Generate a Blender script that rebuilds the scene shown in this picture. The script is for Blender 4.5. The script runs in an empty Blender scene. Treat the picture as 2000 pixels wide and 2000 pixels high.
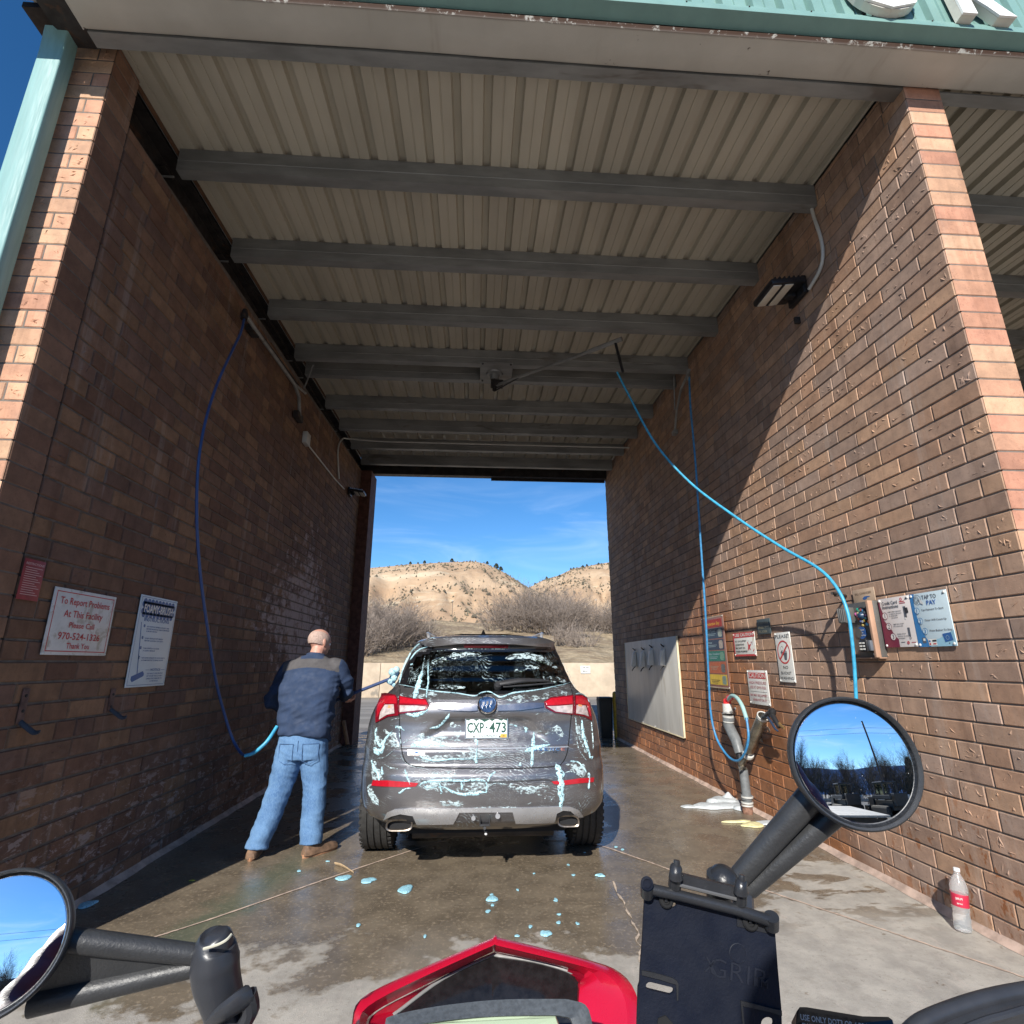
import bpy, bmesh, math, random
import numpy as np
from mathutils import Vector, Matrix, noise
R = math.radians
SKYS, SUNE, EXPO = .13, 4.8, .52
rnd = random.Random(7)
scene = bpy.context.scene
COL = scene.collection
PI = math.pi

# ---------------------------------------------------------------- camera model
H = 1.38
F, PITCH, YAW = 1059.0, R(15.6), R(3.75)
FW = Vector((math.sin(YAW)*math.cos(PITCH), math.cos(YAW)*math.cos(PITCH), math.sin(PITCH)))
RT = Vector((math.cos(YAW), -math.sin(YAW), 0))
UP = RT.cross(FW)
EYE = Vector((0, 0, H))
def ray(px, py): return FW + RT*((px-1000)/F) - UP*((py-1000)/F)
def at(px, py, ax, val):
    d = ray(px, py); return EYE + d*((val-EYE[ax])/d[ax])
def dep(px, py, k): return EYE + ray(px, py)*k

# ---------------------------------------------------------------- materials
def new_mat(name):
    m = bpy.data.materials.new(name); m.use_nodes = True
    nt = m.node_tree; nt.nodes.clear()
    out = nt.nodes.new('ShaderNodeOutputMaterial'); b = nt.nodes.new('ShaderNodeBsdfPrincipled')
    nt.links.new(b.outputs[0], out.inputs[0])
    return m, nt, b
class G:
    """tiny node-graph helper"""
    def __init__(s, nt): s.nt = nt
    def n(s, t, **k):
        x = s.nt.nodes.new('ShaderNode'+t)
        for a, v in k.items(): setattr(x, a, v)
        return x
    def put(s, sock, v):
        if isinstance(v, bpy.types.NodeSocket): s.nt.links.new(v, sock)
        elif v is not None:
            if isinstance(v, (tuple, list)) and len(v) == 3 and sock.type == 'RGBA': v = (*v, 1)
            sock.default_value = v
    def pos(s): return s.n('NewGeometry').outputs['Position']
    def mapping(s, v, scale=(1,1,1), loc=(0,0,0), rot=(0,0,0)):
        m = s.n('Mapping'); s.put(m.inputs[0], v); m.inputs[1].default_value = loc
        m.inputs[2].default_value = rot; m.inputs[3].default_value = scale; return m.outputs[0]
    def noise(s, v, sc, det=4, rough=.55, dist=0, out=0):
        x = s.n('TexNoise'); s.put(x.inputs['Vector'], v); x.inputs['Scale'].default_value = sc
        x.inputs['Detail'].default_value = min(det, 4); x.inputs['Roughness'].default_value = rough
        x.inputs['Distortion'].default_value = dist; return x.outputs[out]
    def vor(s, v, sc, feat='F1', out='Distance'):
        x = s.n('TexVoronoi', feature=feat); s.put(x.inputs['Vector'], v); x.inputs['Scale'].default_value = sc
        return x.outputs[out]
    def math(s, op, a, b=None, c=None, clamp=False):
        x = s.n('Math', operation=op, use_clamp=clamp)
        s.put(x.inputs[0], a); s.put(x.inputs[1], b)
        if c is not None: s.put(x.inputs[2], c)
        return x.outputs[0]
    def step(s, v, lo, hi, a=0., b=1.):
        x = s.n('MapRange', interpolation_type='SMOOTHSTEP'); s.put(x.inputs[0], v)
        x.inputs[1].default_value = lo; x.inputs[2].default_value = hi
        x.inputs[3].default_value = a; x.inputs[4].default_value = b; return x.outputs[0]
    def mix(s, f, a, b, mode='MIX'):
        x = s.n('Mix', data_type='RGBA', blend_type=mode); x.clamp_factor = True
        s.put(x.inputs[0], f); s.put(x.inputs[6], a); s.put(x.inputs[7], b); return x.outputs[2]
    def sep(s, v):
        x = s.n('SeparateXYZ'); s.put(x.inputs[0], v); return x.outputs
    def bump(s, h, strength=.3, dist=.01, nrm=None):
        x = s.n('Bump'); s.put(x.inputs['Height'], h); x.inputs['Strength'].default_value = strength
        x.inputs['Distance'].default_value = dist
        if nrm is not None: s.put(x.inputs['Normal'], nrm)
        return x.outputs[0]
MATS = {}
def M(name, col=(.5,.5,.5), rough=.5, metal=0., var=.12, vs=6., bump=0., bs=60., bd=.002, coat=0., dirt=None, dirtamt=0., spec=None, trans=0., ior=None, alpha=1., stretch=(1,1,1)):
    """simple procedural material: base colour with a little noise variation and bump"""
    if name in MATS: return MATS[name]
    m, nt, b = new_mat(name); g = G(nt); p = g.pos()
    if stretch != (1,1,1): p = g.mapping(p, stretch)
    b.inputs['Roughness'].default_value = rough; b.inputs['Metallic'].default_value = metal
    if var > 0:
        n = g.noise(p, vs, 5, .6)
        lo = tuple(c*(1-var) for c in col); hi = tuple(min(1, c*(1+var)) for c in col)
        c = g.mix(g.step(n, .3, .7), lo, hi)
    else: c = g.mix(0., col, col)
    if dirt:
        d = g.noise(p, vs*.7, 8, .7, .4)
        c = g.mix(g.step(d, .62-dirtamt*.3, .72-dirtamt*.2), c, dirt)
    g.put(b.inputs['Base Color'], c)
    if var > 0: g.put(b.inputs['Roughness'], g.step(g.noise(p, vs*2.3, 4), .3, .7, max(0.02, rough*.85), min(1, rough*1.15)))
    if bump > 0: g.put(b.inputs['Normal'], g.bump(g.noise(p, bs, 4, .6), bump, bd))
    if coat: b.inputs['Coat Weight'].default_value = coat; b.inputs['Coat Roughness'].default_value = .04
    if spec is not None: b.inputs['Specular IOR Level'].default_value = spec
    if trans: b.inputs['Transmission Weight'].default_value = trans
    if ior: b.inputs['IOR'].default_value = ior
    b.inputs['Alpha'].default_value = alpha
    MATS[name] = m; return m

# ---------------------------------------------------------------- mesh building
def tag(o, label=None, cat=None, group=None, kind=None):
    if label: o['label'] = label
    if cat: o['category'] = cat
    if group: o['group'] = group
    if kind: o['kind'] = kind
    return o
def empty(name, loc, label=None, cat=None, group=None, rz=0.):
    o = bpy.data.objects.new(name, None); COL.objects.link(o); o.location = loc; o.rotation_euler.z = rz
    o.empty_display_size = .1
    return tag(o, label, cat, group)
def link(name, me, parent=None):
    o = bpy.data.objects.new(name, me); COL.objects.link(o)
    if parent is not None:
        o.parent = parent; o.matrix_parent_inverse = Matrix.Identity(4)
    return o
def wpos(o):
    v = Vector((0,0,0))
    while o is not None: v += Vector(o.location); o = o.parent
    return v
class MB:
    def __init__(s): s.v = []; s.f = []; s.m = []; s.mats = []; s.sm = []
    def mi(s, mat):
        if mat not in s.mats: s.mats.append(mat)
        return s.mats.index(mat)
    def add(s, vs, fs, mat, smooth=False):
        b = len(s.v); i = s.mi(mat)
        s.v += [tuple(v) for v in vs]
        for f in fs: s.f.append(tuple(b+k for k in f)); s.m.append(i); s.sm.append(smooth)
    def box(s, a, b, mat, bev=0., rot=None, c=None):
        """box between corners a and b; bev chamfers all edges"""
        a = Vector(a); b = Vector(b); lo = Vector(map(min, a, b)); hi = Vector(map(max, a, b))
        if bev <= 0:
            vs = [Vector((x,y,z)) for x in (lo.x,hi.x) for y in (lo.y,hi.y) for z in (lo.z,hi.z)]
            fs = [(0,1,3,2),(4,6,7,5),(0,4,5,1),(2,3,7,6),(0,2,6,4),(1,5,7,3)]
        else:
            bm = bmesh.new(); bmesh.ops.create_cube(bm, size=1)
            for v in bm.verts: v.co = Vector(((lo.x+hi.x)/2+v.co.x*(hi.x-lo.x), (lo.y+hi.y)/2+v.co.y*(hi.y-lo.y), (lo.z+hi.z)/2+v.co.z*(hi.z-lo.z)))
            bmesh.ops.bevel(bm, geom=list(bm.edges), offset=min(bev, .45*min(hi-lo)), segments=2, profile=.6, affect='EDGES')
            bm.verts.index_update(); vs = [v.co.copy() for v in bm.verts]; fs = [[v.index for v in f.verts] for f in bm.faces]; bm.free()
        if rot is not None:
            c = Vector(c) if c is not None else (lo+hi)/2
            vs = [c + rot @ (v-c) for v in vs]
        s.add(vs, fs, mat, bev > 0)
    def tube(s, path, r, mat, n=10, caps=True, smooth=True, spline=0):
        path = [Vector(p) for p in path]
        rs = list(r) if isinstance(r, (list, tuple)) else [r]*len(path)
        if spline: path, rs = catmull(path, rs, spline)
        base = len(s.v); vs = []; fs = []
        t = (path[1]-path[0]).normalized(); u = t.orthogonal().normalized()
        for i, p in enumerate(path):
            t = (path[min(i+1, len(path)-1)]-path[max(i-1, 0)]).normalized()
            u = (u - t*u.dot(t)).normalized(); w = t.cross(u)
            a, b = rs[i] if isinstance(rs[i], tuple) else (rs[i], rs[i])
            for k in range(n):
                an = 2*PI*k/n; vs.append(p+u*(a*math.cos(an))+w*(b*math.sin(an)))
        for i in range(len(path)-1):
            for k in range(n):
                k2 = (k+1) % n; fs.append((i*n+k, i*n+k2, (i+1)*n+k2, (i+1)*n+k))
        if caps: fs.append(tuple(range(n))[::-1]); fs.append(tuple((len(path)-1)*n+k for k in range(n)))
        s.add(vs, fs, mat, smooth)
    def rings(s, rings, mat, caps=True, smooth=True, closed=True):
        n = len(rings[0]); vs = [p for r_ in rings for p in r_]; fs = []
        for i in range(len(rings)-1):
            for k in range(n if closed else n-1):
                k2 = (k+1) % n; fs.append((i*n+k, i*n+k2, (i+1)*n+k2, (i+1)*n+k))
        if caps: fs.append(tuple(range(n))[::-1]); fs.append(tuple((len(rings)-1)*n+k for k in range(n)))
        s.add(vs, fs, mat, smooth)
    def lathe(s, o, axis, prof, mat, n=24, smooth=True):
        """prof = [(radius, distance along axis)]"""
        o = Vector(o); ax = Vector(axis).normalized(); u = ax.orthogonal().normalized(); w = ax.cross(u)
        rs = [[o+ax*h+(u*math.cos(2*PI*k/n)+w*math.sin(2*PI*k/n))*max(r_, 1e-5) for k in range(n)] for r_, h in prof]
        s.rings(rs, mat, True, smooth)
    def poly(s, pts, mat): s.add(pts, [tuple(range(len(pts)))], mat)
    def prism(s, pts, off, mat, smooth=False):
        """closed prism: polygon pts (3D) extruded by vector off"""
        off = Vector(off); n = len(pts); vs = [Vector(p) for p in pts]+[Vector(p)+off for p in pts]
        fs = [tuple(range(n))[::-1], tuple(n+k for k in range(n))]+[(k, (k+1) % n, n+(k+1) % n, n+k) for k in range(n)]
        s.add(vs, fs, mat, smooth)
    def build(s, name, parent=None, sharp=35, fix=True):
        me = bpy.data.meshes.new(name)
        off = wpos(parent) if parent is not None else Vector((0,0,0))
        me.from_pydata([tuple(Vector(v)-off) for v in s.v], [], s.f)
        for m in s.mats: me.materials.append(m)
        me.polygons.foreach_set('material_index', s.m)
        me.polygons.foreach_set('use_smooth', s.sm)
        if fix:
            bm = bmesh.new(); bm.from_mesh(me); bmesh.ops.recalc_face_normals(bm, faces=bm.faces); bm.to_mesh(me); bm.free()
        if any(s.sm): me.set_sharp_from_angle(angle=R(sharp))
        me.update(); return link(name, me, parent)
def catmull(P, rs, k):
    out = []; ro = []
    n = len(P)
    for i in range(n-1):
        p0, p1, p2, p3 = P[max(i-1,0)], P[i], P[i+1], P[min(i+2,n-1)]
        for j in range(k):
            t = j/k
            out.append(.5*((2*p1)+(p2-p0)*t+(2*p0-5*p1+4*p2-p3)*t*t+(3*p1-p0-3*p2+p3)*t**3))
            a, b = rs[i], rs[i+1]
            ro.append(tuple(x*(1-t)+y*t for x, y in zip(a, b)) if isinstance(a, tuple) else a*(1-t)+b*t)
    out.append(P[-1]); ro.append(rs[-1]); return out, ro
def one(name, fn, parent=None, **k):
    mb = MB(); fn(mb); return mb.build(name, parent, **k)

def curve_mesh(splines, thick):
    """2D outlines (first outer, rest holes) -> verts, faces with thickness, in the xy plane"""
    cu = bpy.data.curves.new('c', 'CURVE'); cu.dimensions = '2D'; cu.fill_mode = 'BOTH' if thick > 0 else 'FRONT'; cu.extrude = thick/2
    for sp in splines:
        q = cu.splines.new('POLY'); q.points.add(len(sp)-1); q.use_cyclic_u = True
        for i, p in enumerate(sp): q.points[i].co = (p[0], p[1], 0, 1)
    return _cm(cu)
def _cm(cu):
    o = bpy.data.objects.new('t', cu); COL.objects.link(o)
    dg = bpy.context.evaluated_depsgraph_get(); dg.update()
    me = o.evaluated_get(dg).to_mesh()
    vs = [v.co.copy() for v in me.vertices]; fs = [tuple(p.vertices) for p in me.polygons]
    o.evaluated_get(dg).to_mesh_clear(); bpy.data.objects.remove(o); bpy.data.curves.remove(cu)
    return vs, fs
_tc = {}
def text_mesh(s, bold=0., ext=0.):
    k = (s, bold, ext)
    if k not in _tc:
        cu = bpy.data.curves.new('t', 'FONT'); cu.body = s; cu.size = 1; cu.offset = bold; cu.extrude = ext; cu.resolution_u = 6 if ext > .02 else 2
        cu.fill_mode = 'BOTH' if ext > 0 else 'FRONT'
        _tc[k] = _cm(cu)
    return _tc[k]
def put_text(mb, s, org, ux, uy, h, mat, align='c', width=None, bold=.012, ext=0., slant=0.):
    """text with cap height h; org = left/centre/right of the base line"""
    vs, fs = text_mesh(s, bold, ext/(h/.7) if ext else 0.)
    if not vs: return
    x0 = min(v.x for v in vs); x1 = max(v.x for v in vs); sy = h/.7; sx = sy
    if width: sx = width/(x1-x0)
    sh = {'c': (x0+x1)/2, 'l': x0, 'r': x1}[align]
    org = Vector(org); ux = Vector(ux).normalized(); uy = Vector(uy).normalized(); un = ux.cross(uy)
    mb.add([org+ux*((v.x-sh)*sx+v.y*sy*slant)+uy*(v.y*sy)+un*(v.z*sy) for v in vs], fs, mat)
# ================================================================ constants of the place
XL, XR = -2.33, 2.73
YP_L, YP_R, YB = 2.68, 2.50, 10.95          # front of the two piers, back of the bay
SUN = Vector((.35, 1, -.66)).normalized()
zb = lambda y: 4.96+.03*(y-2.5)             # underside of the purlins
zc = lambda y: zb(y)+.205                    # underside of the roof sheeting
zl = lambda y: 4.785+.028*max(0,y-3.5)+.027*max(0,y-5.5)               # top of the left brick wall

# ---------------------------------------------------------------- brick
def brick_mat(name, wet=False, bloom=0., rough=.85):
    m, nt, b = new_mat(name); g = G(nt); p = g.pos(); P = g.sep(p)
    at_ = g.n('Attribute', attribute_name='bc').outputs['Color']
    n1 = g.noise(p, 9, 6, .65); n2 = g.noise(p, 55, 5, .7)
    c = g.mix(g.step(n1, .25, .75), g.mix(1., at_, (.80,.78,.76), 'MULTIPLY'), g.mix(1., at_, (1.18,1.14,1.08), 'MULTIPLY'))
    c = g.mix(g.step(n2, .30, .45, .45, 0.), c, g.mix(1., at_, (.55,.5,.46), 'MULTIPLY'))
    ro = rough
    if wet:   # splashed, soaked brick low on the wall around the hose posts
        w = g.noise(p, 1.7, 5, .6, .3)
        yy = g.math('SUBTRACT', P[1], 6.3); yy = g.math('MAXIMUM', g.math('MULTIPLY', yy, .30), g.math('MULTIPLY', yy, -.62))
        zz = g.math('MULTIPLY', P[2], .62)
        v = g.math('ADD', g.math('MULTIPLY', g.math('SUBTRACT', w, .5), 1.1), g.math('SUBTRACT', 1.72, g.math('ADD', yy, zz)))
        k = g.step(v, .0, .5)
        # splashes near the ground at the front
        w2 = g.noise(g.mapping(p, (1, 1, .6)), 11, 6, .7)
        k2 = g.math('MULTIPLY', g.step(w2, .56, .61), g.math('MULTIPLY', g.step(P[2], .85, .35), g.step(P[1], 4.6, 3.2, 0., 1.)))
        k = g.math('MAXIMUM', k, k2)
        c = g.mix(k, c, g.mix(1., c, (.78,.53,.35), 'MULTIPLY'))
        ro = g.step(k, 0, 1, rough, .42)
    if bloom > 0:  # pale mineral bloom
        q = g.noise(g.mapping(p, (1, 1, 1.4)), 5.5, 6, .75, .2)
        yy = g.math('MULTIPLY', g.math('ABSOLUTE', g.math('SUBTRACT', P[1], 7.6)), .16)
        zz = g.math('MULTIPLY', g.math('ABSOLUTE', g.math('SUBTRACT', P[2], 1.9)), .22)
        v = g.math('SUBTRACT', q, g.math('ADD', yy, zz))
        c = g.mix(g.step(v, .22, .42, 0, bloom), c, (.55,.44,.42))
        q2 = g.noise(g.mapping(p, (1, 1, 2.2)), 8, 6, .75, .5)
        k2 = g.math('MULTIPLY', g.step(q2, .53, .62, 0, bloom*.7), g.step(P[2], 1.0, .4))
        c = g.mix(k2, c, (.5,.42,.4))
    run = g.noise(g.mapping(p, (7,7,.5)), 1., 4, .7)
    c = g.mix(g.step(run, .54, .68, 0, .38), c, g.mix(1., c, (.55,.5,.46), 'MULTIPLY')); c = g.mix(g.step(run, .42, .30, 0, .14), c, (.62,.58,.53))
    g.put(b.inputs['Base Color'], c); g.put(b.inputs['Roughness'], ro)
    h = g.math('ADD', g.math('MULTIPLY', n2, .5), g.noise(p, 160, 3, .6))
    g.put(b.inputs['Normal'], g.bump(h, .5, .003)); b.inputs['Specular IOR Level'].default_value = .35
    return m
PAL = {'wall': [(.36,.238,.175),(.40,.268,.195),(.33,.222,.168),(.385,.24,.165),(.35,.25,.20),(.43,.275,.185)],
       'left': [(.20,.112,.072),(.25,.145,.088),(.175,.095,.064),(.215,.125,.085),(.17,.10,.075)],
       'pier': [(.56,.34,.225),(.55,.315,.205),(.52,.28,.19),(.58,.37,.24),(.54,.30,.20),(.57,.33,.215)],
       'stripe': [(.55,.33,.215),(.49,.25,.17),(.57,.36,.24),(.47,.235,.16),(.54,.30,.20),(.51,.27,.18)]}
def brickwork(name, parent, o, u, n, ulen, top, mat, pal, L=.32, CH=.107, bond=.5, chips=0., joint=.010, inset=.006, z0=0., lens=None, seed=1, rand=.5, slabt=.02):
    """bricks as geometry. o origin, u direction along the wall, n outward normal; top(uu) = height"""
    r_ = random.Random(seed); V = []; Fc = []; C = []; MI = []
    u = Vector(u); n = Vector(n); o = Vector(o); z = Vector((0,0,1))
    def P(a, h, d): return o+u*a+z*h+n*d
    def face(pts, c, mi=0):
        b = len(V); V.extend(pts); Fc.append(tuple(range(b, b+len(pts)))); C.append((c, len(pts))); MI.append(mi)
    k = 0; h = z0
    while h < max(top(0), top(ulen))-.02:
        a = 0.
        if lens: seq = list(lens(k))
        else:
            seq = []; off = (k % 2)*(bond*L + r_.uniform(-.03,.03))
            if off > .02: seq.append(off)
            while sum(seq) < ulen: seq.append(L*(1 if r_.random() > rand else r_.choice([.5,.5,.62,.75,1.0])))
        for l in seq:
            a1 = min(a+l, ulen); h1 = min(h+CH, top((a+a1)/2))
            if a1-a > .04 and h1-h > .02:
                c = Vector(r_.choice(pal)); c = c*r_.uniform(.86, 1.14)
                d = r_.uniform(-.0015, .0015); j = joint/2; e = .004
                q0 = [P(a+j, h+j, -inset), P(a1-j, h+j, -inset), P(a1-j, h1-j, -inset), P(a+j, h1-j, -inset)]
                q1 = [P(a+j+e, h+j+e, d), P(a1-j-e, h+j+e, d), P(a1-j-e, h1-j-e, d), P(a+j+e, h1-j-e, d)]
                face(q1, c)
                for i in range(4): face([q0[i], q0[(i+1)%4], q1[(i+1)%4], q1[i]], c)
                for _ in range(r_.choice([0,2,3,4,5]) if r_.random() < chips else 0):
                    # torn clay flakes: thin irregular ridges standing off the face
                    cx = r_.uniform(a+.03, a1-.03); ch = r_.uniform(h+.02, h1-.02); an = r_.uniform(0, PI)
                    ll = r_.uniform(.010, .032); ww = r_.uniform(.003, .008); hh = r_.uniform(.002, .0065)
                    pts = []
                    for s_, w_ in ((-1,.2),(-.4,1),(.3,.8),(1,.25),(.45,-.7),(-.3,-1)):
                        x = s_*ll*r_.uniform(.8,1.2); y = w_*ww*r_.uniform(.6,1.3)
                        X = cx+x*math.cos(an)-y*math.sin(an); Y = ch+x*math.sin(an)+y*math.cos(an)
                        pts.append((min(max(X, a+.012), a1-.012), min(max(Y, h+.012), h1-.012)))
                    ap = P(cx+r_.uniform(-.3,.3)*ll*math.cos(an), ch+r_.uniform(-.3,.3)*ll*math.sin(an), d+hh)
                    for i in range(6):
                        p_, q_ = pts[i], pts[(i+1)%6]
                        face([P(p_[0], p_[1], d-.0005), P(q_[0], q_[1], d-.0005), ap], c)
            a += l
            if a >= ulen: break
        h += CH; k += 1
    me = bpy.data.meshes.new(name)
    off = wpos(parent)
    # mortar bed and wall body behind the brick faces
    t0, t1 = top(0), top(ulen); mc = Vector((.30,.26,.22))
    b = inset; q = [P(.012,0,-b), P(ulen-.012,0,-b), P(ulen-.012,0+t1,-b), P(.012,t0,-b)]
    bk = [p_-n*slabt for p_ in q]
    face(q, mc, 1); face(bk[::-1], mc, 1)
    for i in range(4): face([q[i], bk[i], bk[(i+1)%4], q[(i+1)%4]], mc, 1)
    me.from_pydata([tuple(v-off) for v in V], [], Fc)
    ca = me.color_attributes.new('bc', 'FLOAT_COLOR', 'CORNER')
    arr = np.concatenate([np.tile([c[0],c[1],c[2],1.], (nn,1)) for c, nn in C]).astype(np.float32).ravel()
    ca.data.foreach_set('color', arr)
    me.materials.append(mat); me.materials.append(MORTAR); me.polygons.foreach_set('material_index', MI)
    bm = bmesh.new(); bm.from_mesh(me); bmesh.ops.recalc_face_normals(bm, faces=bm.faces); bm.to_mesh(me); bm.free()
    me.update(); return link(name, me, parent)

MORTAR = M('mortar', (.15,.125,.105), .9, var=.25, vs=14, bump=.5, bs=120, bd=.003)
MORTAR_L = MORTAR
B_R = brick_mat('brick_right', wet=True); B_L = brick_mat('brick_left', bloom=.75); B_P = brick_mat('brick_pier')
CREAM = M('cream_paint', (.52,.50,.45), .55, var=.10, vs=3, dirt=(.16,.12,.09), dirtamt=-.25, bump=.1)
GALV = M('galvanised', (.27,.27,.26), .55, .35, var=.22, vs=5, dirt=(.17,.155,.14), dirtamt=.1, stretch=(.3,1,1))
SHEET = M('roof_sheet_underside', (.50,.455,.365), .5, .0, var=.12, vs=2.2, dirt=(.20,.17,.13), dirtamt=-.1, stretch=(1,.25,1))
GREEN = M('green_metal', (.175,.31,.28), .5, .0, var=.08, vs=4, coat=.05, bump=.05, bs=20)
TEAL = M('teal_metal', (.20,.36,.345), .62, .0, var=.08, vs=5, stretch=(8,8,.5), bump=.25, bs=25, bd=.002)
DARKSTEEL = M('dark_steel', (.035,.03,.028), .7, .3, var=.4, vs=7, dirt=(.09,.045,.025), dirtamt=.1)
CONC = M('old_concrete', (.50,.40,.29), .85, var=.14, vs=2, dirt=(.28,.24,.19), dirtamt=0., bump=.4, bs=50)
PINK = M('curb_concrete', (.42,.31,.25), .8, var=.3, vs=9, bump=.4, bs=60)

# ---------------------------------------------------------------- the building
bld = empty('car_wash_building', (0, 6.7, 0), 'brown brick car wash bay with ribbed metal ceiling and green fascia', 'building')
brickwork('right_wall', bld, (XR, YP_R+.002, 0), (0,1,0), (-1,0,0), YB-YP_R, lambda a: zc(YP_R+a)-.005, B_R, PAL['wall'], chips=.8, joint=.009, inset=.006, seed=3, slabt=.10)
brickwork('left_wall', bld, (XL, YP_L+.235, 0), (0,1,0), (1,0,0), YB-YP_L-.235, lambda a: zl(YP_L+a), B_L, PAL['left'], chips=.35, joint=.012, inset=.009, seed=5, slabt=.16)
# left pier: return face (short stack of headers) and front face
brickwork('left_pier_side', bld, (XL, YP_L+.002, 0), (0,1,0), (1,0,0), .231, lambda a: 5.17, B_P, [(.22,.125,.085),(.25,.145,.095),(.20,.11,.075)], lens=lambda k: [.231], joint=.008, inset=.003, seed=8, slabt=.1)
brickwork('left_pier_front', bld, (XL-.45, YP_L, 0), (1,0,0), (0,-1,0), .45, lambda a: 5.2, B_P, PAL['pier'], lens=lambda k: [.10,.245,.105] if k % 2 else [.20,.25], chips=.9, joint=.009, inset=.003, seed=9, slabt=.1)
brickwork('right_pier_front', bld, (XR, YP_R, 0), (1,0,0), (0,-1,0), .255, lambda a: 5.2, B_P, PAL['stripe'], lens=lambda k: [.255], joint=.008, inset=.003, seed=11, slabt=.1)
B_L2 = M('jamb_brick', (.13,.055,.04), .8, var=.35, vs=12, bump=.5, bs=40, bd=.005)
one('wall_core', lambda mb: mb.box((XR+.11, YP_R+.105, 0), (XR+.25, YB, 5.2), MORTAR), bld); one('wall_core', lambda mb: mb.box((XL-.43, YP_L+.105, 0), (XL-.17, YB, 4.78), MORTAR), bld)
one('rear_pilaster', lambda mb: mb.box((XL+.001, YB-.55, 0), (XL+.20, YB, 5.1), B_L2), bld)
brickwork('next_bay_wall', bld, (8.0, YP_R, 0), (0,1,0), (-1,0,0), YB-YP_R, lambda a: zc(YP_R+a)-.005, B_L, PAL['wall'], seed=15)
# side wall edge of the building's outer left side
brickwork('outer_left_wall', bld, (XL-.45, YP_L+.002, 0), (0,1,0), (-1,0,0), YB-YP_L, lambda a: 5.15, B_P, PAL['pier'], seed=17, chips=.5)
# concrete curb strips along both walls
for x, s in ((XL, 1), (XR, -1)):
    def f(mb):
        r_ = random.Random(2)
        y = 2.0 if s < 0 else 2.7; pts = []
        while y < YB:
            pts.append((y, .035+r_.uniform(-.008,.012), .012+r_.uniform(0,.006))); y += r_.uniform(.08,.2)
        for (y0, w0, h0), (y1, w1, h1) in zip(pts, pts[1:]):
            mb.add([(x, y0, .002), (x, y0, h0+.02), (x+s*w0*.5, y0, h0), (x+s*w0, y0, .002), (x, y1, .002), (x, y1, h1+.02), (x+s*w1*.5, y1, h1), (x+s*w1, y1, .002)],
                   [(0,1,5,4),(1,2,6,5),(2,3,7,6)], PINK, True)
    one('wall_footing', f, bld)
# ribbed roof sheeting seen from below
def f(mb):
    p = .2205
    for X0, X1 in ((XL-.02, XR+.0), (XR+.26, 8.0)):
        prof = []; x = X0
        while x < X1:
            prof += [(x, 0), (x+.050, 0), (x+.052, .006), (x+.060, .006), (x+.062, 0), (x+.132, 0), (x+.142, .045), (x+.190, .045), (x+.200, 0)]; x += p
        prof.append((x, 0)); prof = [q for q in prof if q[0] <= X1]
        ys = [2.46, YB+.02]
        vs = [(x, y, zc(y)+h) for y in ys for x, h in prof]; n = len(prof)
        mb.add(vs, [(i, i+1, n+i+1, n+i) for i in range(n-1)], SHEET)
    # unseen upper skin, added so no sun leaks past the ribbed sheets
    mb.add([(XL-.5, 2.3, zc(2.3)+.2), (8.4, 2.3, zc(2.3)+.2), (8.4, YB+.1, zc(YB)+.2), (XL-.5, YB+.1, zc(YB)+.2)], [(0,1,2,3)], GALV)
one('ribbed_ceiling', f, bld, fix=False)
PY = [3.42, 4.36, 5.28, 6.18, 6.62, 7.62, 8.48, 9.36, 10.25]
for i, y in enumerate(PY):
    def f(mb):
        z = zb(y); t = zc(y)
        for X0, X1 in ((XL+.0, XR-.005), (XR+.26, 8.0)):
            prof = [(y, t-.004), (y, z), (y+.092, z), (y+.092, z+.022), (y+.086, z+.022), (y+.086, z+.006), (y+.008, z+.006), (y+.008, t-.004)]
            k = 6 if X0 < 0 else 4
            mb.prism([(X0, a, b) for a, b in prof], (X1-X0, 0, 0), GALV)
            # shallow stiffening crease along the web
            mb.prism([(X0, y-.003, z+.09), (X0, y-.003, z+.10), (X0, y+.001, z+.105), (X0, y+.001, z+.085)], (X1-X0, 0, 0), GALV)
    one('purlin', f, bld)
def f(mb):
    z = 5.002
    mb.box((XL-.04, 2.50, z-.0), (XR+.0, 2.508, zc(2.5)), GALV); mb.box((XL-.04, 2.508, z), (XR, 2.59, z+.012), GALV)
    mb.box((XL-.04, 2.582, z+.012), (XR, 2.59, z+.05), GALV)
    mb.box((XR+.26, 2.508, z), (8.0, 2.59, z+.012), GALV)
one('front_beam', f, bld)
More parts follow.
